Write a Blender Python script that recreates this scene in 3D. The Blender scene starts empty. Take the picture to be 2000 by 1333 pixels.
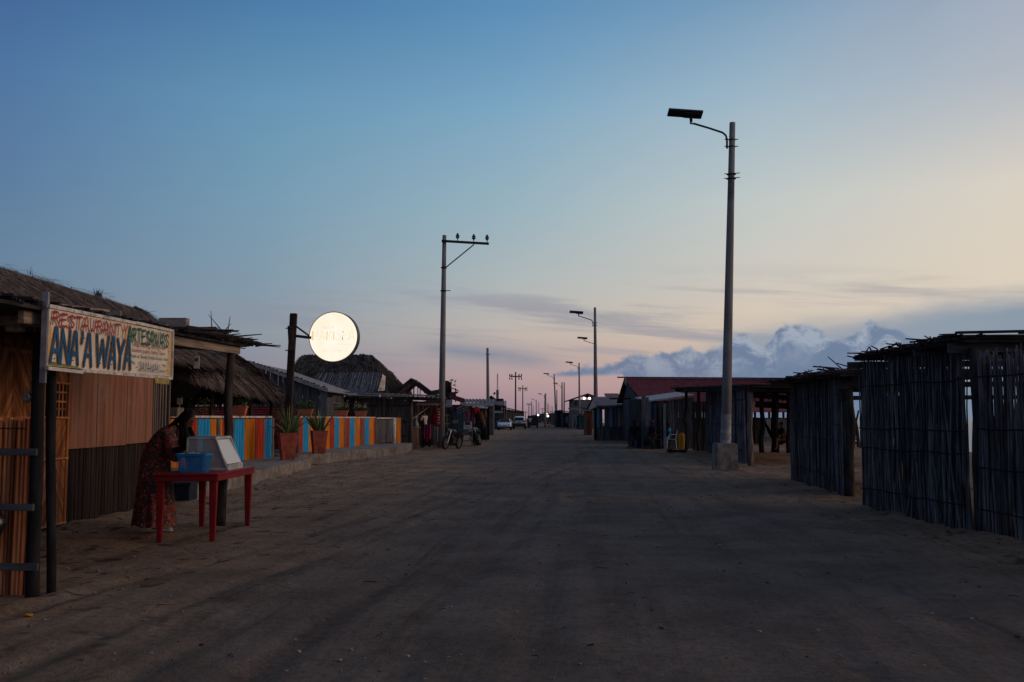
import bpy, bmesh, math, random
import numpy as np
from mathutils import Vector, Matrix, noise as mnoise
random.seed(7); rng=np.random.default_rng(7)
R=math.radians; PI=math.pi
sc=bpy.context.scene
col=sc.collection
# ------------------------------------------------------------------ camera
CAMZ=1.4; F=1944.0; TH=math.atan(151.5/F)
cam_d=bpy.data.cameras.new('camera'); cam=bpy.data.objects.new('camera',cam_d); col.objects.link(cam)
cam.location=(0,0,CAMZ); cam.rotation_euler=(R(90)+TH,0,0)
cam_d.sensor_width=36; cam_d.lens=F/2000*36; cam_d.clip_end=20000; cam_d.clip_start=.05
sc.camera=cam
sc.view_settings.view_transform='Standard'; sc.view_settings.look='None'; sc.view_settings.exposure=0; sc.view_settings.gamma=1
sc.cycles.max_bounces=5; sc.cycles.diffuse_bounces=3; sc.cycles.glossy_bounces=2; sc.cycles.transparent_max_bounces=6
sc.cycles.use_denoising=True
def ray(px,py):
    u=(px-1000)/F; v=(666.5-py)/F
    return Vector((u, math.cos(TH)-v*math.sin(TH), math.sin(TH)+v*math.cos(TH)))
def G(px,py,z=0.0):            # survey point on the level z seen at (px,py)
    d=ray(px,py); k=(z-CAMZ)/d.z; return Vector((d.x*k,d.y*k,z))
def At(px,py,Y):               # survey point at distance Y
    d=ray(px,py); k=Y/d.y; return Vector((d.x*k,Y,CAMZ+d.z*k))
# ------------------------------------------------------------------ objects
def tag(o,label=None,cat=None,group=None,kind=None):
    if label: o['label']=label
    if cat: o['category']=cat
    if group: o['group']=group
    if kind: o['kind']=kind
    return o
def thing(name,label,cat,loc=(0,0,0),rz=0,group=None):
    o=bpy.data.objects.new(name,None); col.objects.link(o); o.empty_display_size=.2
    o.location=loc; o.rotation_euler=(0,0,rz)
    return tag(o,label,cat,group)
def link_mesh(name,me,mat,parent=None,world=True):
    o=bpy.data.objects.new(name,me); col.objects.link(o)
    if mat and not me.materials: me.materials.append(mat)
    if parent:
        o.parent=parent
        if world:
            r=parent
            M=Matrix.LocRotScale(Vector(r.location),r.rotation_euler,Vector((1,1,1)))
            while r.parent:
                r=r.parent; M=Matrix.LocRotScale(Vector(r.location),r.rotation_euler,Vector((1,1,1)))@M
            me.transform(M.inverted())
    return o
def children(o): return [c for c in bpy.data.objects if c.parent==o]
def copy_tree(o,parent=None):
    c=o.copy(); col.objects.link(c); c.parent=parent
    for ch in children(o): copy_tree(ch,c)
    return c
SPLIT={k:k for k in ('beam','loose_board','side_pane','shelf','yellow_patch','rail','barge_board','eave_pole','leaning_slat','roof_rail','batten','clamp_board','corner_slat','apron','door_frame','panel_frame','balcony_post')}
SPLIT.update({'posts':'post','insulators':'insulator','jars':'jar','stones':'stone','cords':'cord','pale_tassels':'tassel','nails':'nail','yellow_patches':'yellow_patch','leaning_slats':'leaning_slat','corner_slats':'corner_slat','dishes':'dish','stub_posts':'stub_post','dry_stalks':'dry_stalk','blossoms':'blossoms','inner_wall':'inner_wall'})
del SPLIT['inner_wall'],SPLIT['blossoms']
class MB:
    def __init__(s): s.v=[]; s.f=[]; s.m=[]; s.mi=0
    def add(s,vs,fs):
        b=len(s.v); s.v.extend([tuple(v) for v in vs]); s.f.extend([tuple(b+i for i in f) for f in fs]); s.m.extend([s.mi]*len(fs)); return s
    def box(s,c,size,rot=None):
        c=Vector(c); h=Vector(size)/2
        vs=[Vector((x*h.x,y*h.y,z*h.z)) for x in(-1,1) for y in(-1,1) for z in(-1,1)]
        if rot is not None: vs=[rot@v for v in vs]
        return s.add([v+c for v in vs],[(0,1,3,2),(4,6,7,5),(0,4,5,1),(2,3,7,6),(0,2,6,4),(1,5,7,3)])
    def bb(s,a,b):
        a=Vector(a);b=Vector(b); return s.box((a+b)/2,[abs(b[i]-a[i]) for i in range(3)])
    def beam(s,p,q,w,h,up=(0,0,1)):
        p=Vector(p);q=Vector(q);d=(q-p); L=d.length; d.normalize(); up=Vector(up)
        x=d.cross(up)
        if x.length<1e-4: x=d.cross(Vector((1,0,0)))
        x.normalize(); z=x.cross(d)
        rot=Matrix((x,d,z)).transposed()
        return s.box((p+q)/2,(w,L,h),rot)
    def path(s,pts,rad,n=6,cap=True):
        pts=[Vector(p) for p in pts]; k=len(pts)
        if not hasattr(rad,'__len__'): rad=[rad]*k
        vs=[];px=None
        for i,p in enumerate(pts):
            d=(pts[min(i+1,k-1)]-pts[max(i-1,0)])
            if d.length<1e-9: d=Vector((0,0,1))
            d.normalize()
            if px is None:
                a=Vector((1,0,0)) if abs(d.x)<.8 else Vector((0,1,0))
                px=d.cross(a).normalized()
            else:
                px=(px-d*px.dot(d)).normalized()
            py=d.cross(px)
            for j in range(n):
                a=2*PI*j/n; vs.append(p+(px*math.cos(a)+py*math.sin(a))*rad[i])
        fs=[]
        for i in range(k-1):
            for j in range(n):
                a=i*n+j;b=i*n+(j+1)%n; fs.append((a,b,b+n,a+n))
        if cap: fs.append(tuple(reversed(range(n)))); fs.append(tuple(range((k-1)*n,k*n)))
        return s.add(vs,fs)
    def tube(s,p,q,r0,r1=None,n=8): return s.path([p,q],[r0,r0 if r1 is None else r1],n)
    def rings(s,rings,cap=True,closed=True):
        k=len(rings);n=len(rings[0]); vs=[v for r in rings for v in r]; fs=[]
        for i in range(k-1):
            for j in range(n if closed else n-1):
                a=i*n+j;b=i*n+(j+1)%n; fs.append((a,b,b+n,a+n))
        if cap and closed: fs.append(tuple(reversed(range(n)))); fs.append(tuple(range((k-1)*n,k*n)))
        return s.add(vs,fs)
    def lathe(s,prof,c=(0,0,0),n=16,axis=None):
        c=Vector(c); rs=[]
        for r,z in prof:
            ring=[Vector((r*math.cos(2*PI*j/n),r*math.sin(2*PI*j/n),z)) for j in range(n)]
            if axis is not None: ring=[axis@v for v in ring]
            rs.append([v+c for v in ring])
        return s.rings(rs)
    def ball(s,c,r,n=10,m=6,rot=None):
        c=Vector(c); r=Vector((r,r,r)) if not hasattr(r,'__len__') else Vector(r); rs=[]
        for i in range(m+1):
            a=-PI/2+PI*(i+.02)/(m+.04)
            ring=[Vector((r.x*math.cos(a)*math.cos(2*PI*j/n),r.y*math.cos(a)*math.sin(2*PI*j/n),r.z*math.sin(a))) for j in range(n)]
            if rot is not None: ring=[rot@v for v in ring]
            rs.append([v+c for v in ring])
        return s.rings(rs)
    def quad(s,a,b,c,d): return s.add([a,b,c,d],[(0,1,2,3)])
    def slab(s,pts,t):              # polygon extruded by vector t
        n=len(pts); t=Vector(t); pts=[Vector(p) for p in pts]
        return s.add(pts+[p+t for p in pts],[tuple(reversed(range(n))),tuple(range(n,2*n))]+[(i,(i+1)%n,(i+1)%n+n,i+n) for i in range(n)])
    def mesh(s,name,smooth=False):
        me=bpy.data.meshes.new(name); me.from_pydata(s.v,[],s.f)
        if smooth: me.polygons.foreach_set('use_smooth',[True]*len(me.polygons))
        if any(s.m): me.polygons.foreach_set('material_index',s.m)
        me.update(); return me
    def comps(s):
        p=list(range(len(s.v)))
        def f(a):
            while p[a]!=a: p[a]=p[p[a]]; a=p[a]
            return a
        for fc in s.f:
            r=f(fc[0])
            for i in fc[1:]: p[f(i)]=r
        g={}
        for k,fc in enumerate(s.f): g.setdefault(f(fc[0]),[]).append(fc)
        out=[]
        for fs in g.values():
            u=sorted({i for fc in fs for i in fc}); mp={a:b for b,a in enumerate(u)}; m=MB(); m.add([s.v[i] for i in u],[tuple(mp[i] for i in fc) for fc in fs]); out.append(m)
        return out
    def build(s,name,mat,parent=None,smooth=False,mats=None,world=True,bevel=0):
        if name in SPLIT and parent is not None:
            cs=s.comps()
            if 1<len(cs)<=60:
                for c in cs: o=c.build('_'+SPLIT[name],mat,parent,smooth,mats,world,bevel)
                return o
            name=SPLIT[name]
        name=name.lstrip('_')
        me=s.mesh(name,smooth)
        if mats:
            for m in mats: me.materials.append(m)
        if bevel or not smooth:
            bm=bmesh.new(); bm.from_mesh(me)
            bmesh.ops.recalc_face_normals(bm,faces=bm.faces)
            if bevel: bmesh.ops.bevel(bm,geom=bm.edges[:],offset=bevel,segments=2,affect='EDGES',clamp_overlap=True)
            bm.to_mesh(me); bm.free()
        return link_mesh(name,me,mat,parent,world)
def V(*a): return Vector(a[0]) if len(a)==1 else Vector(a)
def lerp(a,b,t): return a+(b-a)*t
def ru(a,b): return random.uniform(a,b)
# ------------------------------------------------------------------ node DSL
class S:
    def __init__(s,nt,sock): s.nt=nt; s.s=sock
    def _op(s,o,op,rev=False,clamp=False):
        n=s.nt.nodes.new('ShaderNodeMath'); n.operation=op; n.use_clamp=clamp
        a,b=(o,s) if rev else (s,o)
        for i,x in enumerate((a,b)):
            if isinstance(x,S): s.nt.links.new(x.s,n.inputs[i])
            elif x is not None: n.inputs[i].default_value=x
        return S(s.nt,n.outputs[0])
    def __add__(s,o): return s._op(o,'ADD')
    def __radd__(s,o): return s._op(o,'ADD')
    def __sub__(s,o): return s._op(o,'SUBTRACT')
    def __rsub__(s,o): return s._op(o,'SUBTRACT',True)
    def __mul__(s,o): return s._op(o,'MULTIPLY')
    def __rmul__(s,o): return s._op(o,'MULTIPLY')
    def __truediv__(s,o): return s._op(o,'DIVIDE')
    def clamp(s): return s._op(0.0,'ADD',clamp=True)
    def absv(s): return s._op(None,'ABSOLUTE')
    def sm(s,a,b):
        n=s.nt.nodes.new('ShaderNodeMapRange'); n.interpolation_type='SMOOTHSTEP'
        s.nt.links.new(s.s,n.inputs[0])
        for k,v in ((1,a),(2,b),(3,0.0),(4,1.0)): n.inputs[k].default_value=v
        return S(s.nt,n.outputs[0])
    def lin(s,a,b,c=0.0,d=1.0):
        n=s.nt.nodes.new('ShaderNodeMapRange'); s.nt.links.new(s.s,n.inputs[0])
        for k,v in ((1,a),(2,b),(3,c),(4,d)): n.inputs[k].default_value=v
        return S(s.nt,n.outputs[0])
    def ramp(s,stops):
        n=s.nt.nodes.new('ShaderNodeValToRGB'); s.nt.links.new(s.s,n.inputs[0]); e=n.color_ramp.elements
        while len(e)>1: e.remove(e[-1])
        for i,(p,c) in enumerate(stops):
            if not hasattr(c,'__len__'): c=(c,c,c)
            el=e[0] if i==0 else e.new(p)
            el.position=p; el.color=(*c,1)
        return S(s.nt,n.outputs[0])
def comb(nt,x,y,z=0.0):
    n=nt.nodes.new('ShaderNodeCombineXYZ')
    for i,v in enumerate((x,y,z)):
        if isinstance(v,S): nt.links.new(v.s,n.inputs[i])
        else: n.inputs[i].default_value=v
    return S(nt,n.outputs[0])
def noise(nt,vec,scale,detail=4,rough=.55,dist=0.0,lac=2.0):
    n=nt.nodes.new('ShaderNodeTexNoise'); n.inputs['Scale'].default_value=scale; n.inputs['Detail'].default_value=detail
    n.inputs['Roughness'].default_value=rough; n.inputs['Distortion'].default_value=dist
    if vec is not None: nt.links.new(vec.s,n.inputs['Vector'])
    return S(nt,n.outputs[0])
def mixc(nt,f,a,b,mode='MIX'):
    n=nt.nodes.new('ShaderNodeMix'); n.data_type='RGBA'; n.blend_type=mode
    if isinstance(f,S): nt.links.new(f.s,n.inputs[0])
    else: n.inputs[0].default_value=f
    for i,x in ((6,a),(7,b)):
        if isinstance(x,S): nt.links.new(x.s,n.inputs[i])
        else: n.inputs[i].default_value=(*x,1)
    return S(nt,n.outputs[2])
def lin(c):   # sRGB 0-255 -> linear
    return tuple(((x/255)/12.92 if x/255<=.04045 else ((x/255+.055)/1.055)**2.4) for x in c)
# ------------------------------------------------------------------ materials
MAT={}
def newmat(name):
    m=bpy.data.materials.new(name); m.use_nodes=True; nt=m.node_tree
    return m,nt,nt.nodes['Principled BSDF']
def mat(name,c1,c2=None,scale=(8,8,8),rough=.8,bump=.0,metal=0,detail=5,island=0.0,spec=.1,lo=.35,hi=.65,bscale=None,grime=None,coat=0):
    if name in MAT: return MAT[name]
    m,nt,b=newmat(name)
    tc=nt.nodes.new('ShaderNodeTexCoord'); mp=nt.nodes.new('ShaderNodeMapping'); nt.links.new(tc.outputs['Object'],mp.inputs[0])
    mp.inputs['Scale'].default_value=scale; v=S(nt,mp.outputs[0])
    nz=noise(nt,v,1.0,detail,.6)
    c2=c2 or tuple(x*.6 for x in c1)
    c=mixc(nt,nz.sm(lo,hi),c1,c2)
    if grime:
        g=noise(nt,S(nt,tc.outputs['Object']),grime[0],4,.65)
        c=mixc(nt,g.sm(.5,.72),c,grime[1])
    if island:
        ge=nt.nodes.new('ShaderNodeNewGeometry'); r=S(nt,ge.outputs['Random Per Island'])
        f=r.lin(0,1,1-island,1+island)
        n=nt.nodes.new('ShaderNodeVectorMath'); n.operation='SCALE'; nt.links.new(c.s,n.inputs[0]); nt.links.new(f.s,n.inputs['Scale']); c=S(nt,n.outputs[0])
    nt.links.new(c.s,b.inputs['Base Color'])
    b.inputs['Roughness'].default_value=rough; b.inputs['Metallic'].default_value=metal; b.inputs['Specular IOR Level'].default_value=spec
    b.inputs['Coat Weight'].default_value=coat
    if bump:
        bn=nt.nodes.new('ShaderNodeBump'); bn.inputs['Distance'].default_value=bump; bn.inputs['Strength'].default_value=.8
        nt.links.new(nz.s,bn.inputs['Height']); nt.links.new(bn.outputs[0],b.inputs['Normal'])
    MAT[name]=m; return m
def emit(name,c,st,base=(.8,.8,.8)):
    if name in MAT: return MAT[name]
    m,nt,b=newmat(name); b.inputs['Base Color'].default_value=(*base,1); b.inputs['Emission Color'].default_value=(*c,1); b.inputs['Emission Strength'].default_value=st
    MAT[name]=m; return m
thatch=mat('thatch',(.21,.155,.125),(.075,.057,.048),(6,6,3),.95,.01,island=.65)
thatch_dark=mat('thatch_dark',(.075,.066,.058),(.03,.027,.025),(3,3,3),.95,.01,island=.6)
stick_dark=mat('stick_dark',(.055,.048,.045),(.02,.018,.018),(5,5,5),.9,island=.6)
reed=mat('reed',(.17,.16,.16),(.07,.067,.07),(9,9,2),.85,.003,island=.75)
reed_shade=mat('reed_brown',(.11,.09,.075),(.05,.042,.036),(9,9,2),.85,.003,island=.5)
bamboo=mat('bamboo',(.6,.25,.1),(.28,.1,.045),(14,14,1.2),.7,.002,island=.5)
bamboo_lo=mat('bamboo_split',(.62,.24,.105),(.28,.1,.048),(14,14,1.2),.7,.002,island=.55)
ply=mat('plywood',(.33,.15,.09),(.17,.075,.045),(3,9,.7),.75,.001,island=.12,grime=(1.9,(.25,.15,.11)),lo=.3,hi=.7)
slat=mat('slat',(.045,.031,.027),(.016,.012,.011),(22,22,1.4),.9,.004,island=.4)
slatgrey=mat('slat_grey',(.12,.12,.125),(.05,.05,.055),(18,18,1.4),.9,.004,island=.4)
slatbrown=mat('slat_brown',(.13,.1,.085),(.055,.042,.038),(18,18,1.4),.9,.004,island=.35)
oldwood=mat('old_wood',(.34,.29,.25),(.17,.14,.12),(3,3,20),.85,.003)
oldwood_y=mat('old_wood_beam',(.36,.3,.25),(.19,.155,.13),(30,1.5,30),.85,.003)
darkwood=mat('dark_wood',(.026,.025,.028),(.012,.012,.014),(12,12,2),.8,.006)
postwood=mat('post_wood',(.075,.062,.056),(.025,.022,.021),(14,14,2.5),.85,.008)
pale_post=mat('pale_post',(.25,.2,.17),(.1,.08,.07),(14,14,2.5),.85,.008)
concrete=mat('concrete',(.3,.27,.235),(.17,.15,.13),(5,5,5),.9,.006,grime=(1.2,(.13,.11,.1)))
pole_con=mat('pole_concrete',(.27,.26,.255),(.19,.18,.175),(9,9,.5),.8,.004,grime=(1.1,(.11,.1,.1)))
steel=mat('galvanised',(.16,.165,.17),(.07,.07,.075),(10,10,10),.5,.0,metal=.6)
black=mat('black_metal',(.02,.021,.024),(.012,.012,.013),(10,10,10),.45,spec=.4)
red_plastic=mat('red_plastic',(.28,.02,.026),(.19,.013,.018),(5,5,5),.42,.0005,grime=(5,(.2,.03,.03)))
white_paint=mat('white_paint',(.72,.7,.66),(.5,.48,.45),(6,6,6),.7,.002,grime=(4,(.25,.22,.2)))
terracotta=mat('terracotta',(.6,.19,.1),(.45,.13,.075),(7,7,7),.8,.002)
potred=mat('pot_red',(.42,.11,.075),(.28,.07,.05),(6,6,6),.7,.002,grime=(3,(.16,.06,.05)))
tblue=mat('painted_blue',(.03,.42,.8),(.02,.3,.6),(9,9,1.5),.6,.001,grime=(3,(.04,.3,.5)))
torange=mat('painted_orange',(.85,.28,.02),(.6,.18,.015),(9,9,1.5),.6,.001,grime=(3,(.5,.19,.03)))
tred=mat('painted_red',(.55,.075,.03),(.38,.045,.02),(9,9,1.5),.6,.001,grime=(3,(.32,.06,.035)))
maroon=mat('maroon_zinc',(.3,.052,.055),(.15,.03,.034),(3,9,9),.65,.001,metal=.0,grime=(1.4,(.1,.03,.03)))
zinc=mat('zinc',(.4,.39,.4),(.24,.24,.245),(4,4,4),.6,.001,metal=.0,grime=(1.5,(.16,.12,.1)))
zinc_dark=mat('zinc_dark',(.13,.11,.13),(.07,.06,.07),(4,4,4),.6,.001,grime=(1.5,(.05,.04,.05)))
rubber=mat('rubber',(.018,.018,.018),(.01,.01,.01),(10,10,10),.85)
hairm=mat('hair',(.009,.007,.006),(.004,.003,.003),(40,40,5),.6,island=.5,spec=.2)
skin_m=mat('skin',(.15,.075,.05),(.12,.06,.04),(9,9,9),.6)
leaf=mat('leaf',(.12,.15,.05),(.055,.08,.028),(20,20,20),.6,island=.5)
leaf2=mat('blade_leaf',(.26,.27,.1),(.06,.1,.04),(60,60,7),.5,island=.35)
flower=mat('flower',(.6,.5,.22),(.5,.45,.35),(20,20,20),.7,island=.3)
white_pl=mat('white_plastic',(.62,.62,.6),(.5,.5,.48),(9,9,9),.5)
carwhite=mat('car_white',(.62,.66,.7),(.58,.62,.66),(2,2,2),.25,spec=.5,coat=.6)
glass_d=mat('dark_glass',(.012,.018,.026),(.01,.013,.02),(2,2,2),.2,spec=.25)
def paint(name,c,rough=.7): return mat(name,c,tuple(x*.8 for x in c),(9,9,9),rough)
# ------------------------------------------------------------------ builders
def corr(mb,o,u,v,L,H,pitch=.18,amp=.022,seg=6,thick=.006,pipe=False):
    """corrugated sheet: waves repeat along unit u (length L), ridges run along vector v*H"""
    o=Vector(o);u=Vector(u).normalized();v=Vector(v).normalized(); n=u.cross(v).normalized()
    k=max(2,int(round(L/pitch*seg))); fr=[];bk=[]
    for i in range(k+1):
        s=L*i/k; a=amp*math.cos(2*PI*s/pitch)
        if pipe:
            xx=(2*((s/pitch)%1)-1)/.86; a=amp*math.sqrt(1-xx*xx) if abs(xx)<1 else -.035
        fr.append(o+u*s+n*a)
    vs=[];fs=[]
    for p in fr: vs+= [p,p+v*H,p+n*thick,p+v*H+n*thick]
    for i in range(k):
        a=4*i;b=a+4
        fs+=[(a,b,b+1,a+1),(a+2,a+3,b+3,b+2),(a,a+2,b+2,b),(a+1,b+1,b+3,a+3)]
    mb.add(vs,fs)
def stickwall(mb,p,q,ztop,zbot=-.03,sp=.03,r=.012,lean=.02,jt=.05,n=5,gap=0.0,splay=0.0,depth=.02,zb_j=0,stray=.06):
    p=Vector(p);q=Vector(q);L=(q-p).length;u=(q-p)/L;nn=V(-u.y,u.x,0); s=0
    ph=ru(0,9)
    while s<L:
        zt=(ztop(s/L) if callable(ztop) else ztop)+ru(-jt,jt)
        wav=.5+.5*mnoise.noise(V(s*2.3+ph,ph,0))
        if random.random()<stray: zt-=ru(.05,.5)
        if random.random()>gap*(1.6*wav):
            b=p+u*s+nn*ru(-depth,depth); ln=ru(-lean,lean)+splay*mnoise.noise(V(s*1.7+ph,3,1)); bend=ru(-.4,.4)*lean
            rr=r*ru(.65,1.3)
            pts=[b+V(0,0,zbot+ru(0,zb_j))+u*(-ln*1.0),b+u*bend+V(0,0,zt*.35),b+u*(bend*-.6+ln*.4)+V(0,0,zt*.7),b+u*ln+V(0,0,zt)]
            mb.path(pts,[rr,rr*1.05,rr*.9,rr*.7],n)
        s+=sp*ru(.75,1.25)
def wires(mb,p,q,zs,r=.006,off=.025,side=1):
    p=Vector(p);q=Vector(q);L=(q-p).length;u=(q-p)/L;nn=V(-u.y,u.x,0)*side
    for z in zs:
        k=max(4,int(L/.35)); mb.path([p+u*(L*i/k)+nn*off+V(0,0,z+ru(-.02,.02)) for i in range(k+1)],r,4)
def planks(mb,p,q,z0,z1,w=.12,t=.018,gap=.006,jt=.02,side=1,topf=None):
    p=Vector(p);q=Vector(q);L=(q-p).length;u=(q-p)/L;nn=V(-u.y,u.x,0)*side; s=0
    ang=math.atan2(u.y,u.x)
    while s<L-.01:
        ww=min(w*ru(.7,1.25),L-s); zt=(topf(s/L) if topf else z1)+ru(-jt,jt)
        c=p+u*(s+ww/2)+nn*ru(0,.008); zb=z0+ru(0,jt)
        mb.box(c+V(0,0,(zb+zt)/2),(ww-gap,t,zt-zb),Matrix.Rotation(ang,3,'Z')@Matrix.Rotation(ru(-.008,.008),3,'Y'))
        s+=ww
def thatch_slope(mb,A,B,C,D,n,bl=.5,bw=.03,thick=.12,over=.15,lift=.05):
    """A,B eave ends ; C,D ridge ends (C above B, D above A). blades run downhill"""
    A,B,C,D=map(Vector,(A,B,C,D)); nn=(B-A).cross(D-A)
    if nn.length<1e-6: nn=(B-A).cross(C-A)
    nn.normalize()
    if nn.z<0: nn=-nn
    mb.slab([A,B,C,D],-nn*thick)
    for _ in range(n):
        v=ru(-.02,1); v=v if random.random()<.75 else ru(-.02,.12)
        s=random.random()
        lo=A.lerp(B,s);hi=D.lerp(C,s); P=lo.lerp(hi,v); dn=(lo-hi)
        if dn.length<.05: continue
        dn.normalize(); sd=nn.cross(dn)
        P=P+nn*max(0,.09*mnoise.noise(P*1.3)+.05*mnoise.noise(P*3.1)); dn=(dn+sd*ru(-.35,.35)+nn*ru(-.06,.03)).normalized(); sd=nn.cross(dn)
        L=bl*ru(.5,1.2); w=bw*ru(.5,1.2); h=ru(.005,lift)
        P=P+nn*h
        e=P+dn*L+nn*ru(-.03,.05)+V(0,0,-ru(0,.05))
        mid=P+dn*L*.5+nn*ru(0,.03)
        mb.add([P-sd*w/2,P+sd*w/2,mid+sd*w/2,mid-sd*w/2,e+sd*w*.15,e-sd*w*.15],[(0,1,2,3),(3,2,4,5)])
def sprigs(mb,c,n,L,w=.01,up=.6,spread=1.0,dirv=V(0,0,1)):
    for _ in range(n):
        d=(dirv*up+V(ru(-1,1),ru(-1,1),ru(-.3,1))*spread*.5).normalized(); l=L*ru(.4,1)
        p=Vector(c)+V(ru(-.05,.05),ru(-.1,.1),0); s=d.cross(V(.3,.5,.1)).normalized()*w
        mb.add([p-s,p+s,p+d*l+V(0,0,-.1*l)],[(0,1,2)])
def gnarl(p,q,r0,r1,k=7,amp=.03,seed=0):
    p=Vector(p);q=Vector(q); pts=[];rad=[]
    for i in range(k+1):
        t=i/k; o=V(mnoise.noise(V(t*3+seed,1,2)),mnoise.noise(V(t*3+seed,5,7)),0)*amp*2*math.sin(PI*min(1,t*1.3)*.9)
        pts.append(p.lerp(q,t)+o); rad.append(lerp(r0,r1,t)*(1+.15*mnoise.noise(V(t*9+seed,0,0))))
    return pts,rad
def stickroof(mb,P0,P1,P2,P3,n,r=.02,ext=.15,lift=.06):
    """sticks run from edge P0-P1 to edge P3-P2"""
    P0,P1,P2,P3=map(Vector,(P0,P1,P2,P3))
    mb.slab([P0,P1,P2,P3],(0,0,-.03))
    for i in range(n):
        s=(i+ru(-.4,.4))/n; s=min(1.01,max(-.01,s)); a=P0.lerp(P1,s);b=P3.lerp(P2,min(1,max(0,s+ru(-.03,.03)))); d=(b-a).normalized()
        a=a-d*ru(-.05,ext)+V(0,0,ru(.0,lift)); b=b+d*ru(-.05,ext)+V(0,0,ru(0,lift)); m=a.lerp(b,.5)+V(ru(-.03,.03),ru(-.03,.03),ru(-.01,.03))
        rr=r*ru(.6,1.3); mb.path([a,m,b],[rr,rr,rr*.8],5)
STK={'A':[[(0,0),(.42,1),(.58,1),(1,0)],[(.2,.33),(.8,.33)]],'N':[[(0,0),(.05,1),(.95,0),(1,1)]],'W':[[(0,1),(.22,0),(.5,.85),(.78,0),(1,1)]],
'Y':[[(0,1),(.5,.48),(1,1)],[(.5,.48),(.45,0)]],"'":[[(.5,1),(.6,.9),(.4,.68)]],'R':[[(0,0),(.05,1),(.7,.97),(.85,.76),(.65,.53),(.05,.5)],[(.4,.5),(1,0)]],
'E':[[(.95,1),(.1,.97),(.05,0),(1,.03)],[(.07,.52),(.75,.55)]],'S':[[(.95,.83),(.6,1),(.2,.93),(.08,.72),(.5,.53),(.92,.35),(.8,.07),(.4,0),(.02,.17)]],
'T':[[(0,.98),(1,1)],[(.5,1),(.5,0)]],'U':[[(0,1),(.05,.25),(.35,0),(.7,.05),(.93,.35),(1,1)]],'I':[[(.5,0),(.5,1)]],'M':[[(0,0),(.1,1),(.5,.35),(.9,1),(1,0)]],
'H':[[(0,0),(0,1)],[(1,0),(1,1)],[(0,.5),(1,.5)]],'P':[[(0,0),(.03,1),(.7,.97),(.9,.75),(.65,.5),(.03,.47)]],'Z':[[(0,1),(.95,.97),(.05,.03),(1,0)]],
'O':[[(.5,1),(.12,.85),(0,.5),(.15,.12),(.5,0),(.85,.12),(1,.5),(.88,.85),(.5,1)]],'.':[[(.4,0),(.6,.02)]],' ':[]}
class Plane:
    def __init__(s,o,u,v): s.o=Vector(o);s.u=Vector(u).normalized();s.v=Vector(v).normalized();s.n=s.u.cross(s.v); s.k=0
    def __call__(s,x,y,n=0): return s.o+s.u*x+s.v*y+s.n*n
def strokes(mb,pl,word,x0,y0,x1,y1,sw,base=.004,slant=0,gapf=.28,wid=None,jit=.03):
    n=len(word); ws=[(wid or {}).get(c,1.0) for c in word]; tot=sum(ws)+gapf*(n-1); k=(x1-x0)/tot; x=x0
    for c,w in zip(word,ws):
        w_=w*k; dy=ru(-jit,jit)*(y1-y0); hh=(y1-y0)*ru(1-jit,1+jit)
        for poly in STK[c]:
            pl.k+=1; nn=base+pl.k*.00012
            pts=[(x+a*w_+slant*b*(y1-y0),y0+dy+b*hh) for a,b in poly]
            for (ax_,ay_),(bx_,by_) in zip(pts[:-1],pts[1:]):
                dx,dyy=bx_-ax_,by_-ay_; l=math.hypot(dx,dyy) or 1; m=sw/2*ru(.94,1.06); pl.k+=1; nn=base+pl.k*.00012; ox,oy=-dyy/l*m,dx/l*m
                mb.add([pl(ax_+ox,ay_+oy,nn),pl(ax_-ox,ay_-oy,nn),pl(bx_-ox,by_-oy,nn),pl(bx_+ox,by_+oy,nn)],[(0,1,2,3)])
            for j,(a,b) in enumerate(pts):
                nd=nn+.00004+ (j%2)*.00003
                mb.add([pl(a+sw*.5*math.cos(t*PI/4),b+sw*.5*math.sin(t*PI/4),nd) for t in range(8)],[tuple(range(8))])
        x+=w_+gapf*k
def ftext(name,txt,size,pl,x,y,mt,parent,off=.004,align='LEFT',shear=0.0):
    cu=bpy.data.curves.new(name,'FONT'); cu.body=txt; cu.size=size; cu.align_x=align; cu.shear=shear; cu.resolution_u=2
    o=bpy.data.objects.new(name,cu); col.objects.link(o); dg=bpy.context.evaluated_depsgraph_get()
    me=bpy.data.meshes.new_from_object(o.evaluated_get(dg)); bpy.data.objects.remove(o)
    M=Matrix((pl.u,pl.v,pl.n)).transposed().to_4x4(); M.translation=pl(x,y,off); me.transform(M); me.materials.clear()
    return link_mesh(name,me,mt,parent)
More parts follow.
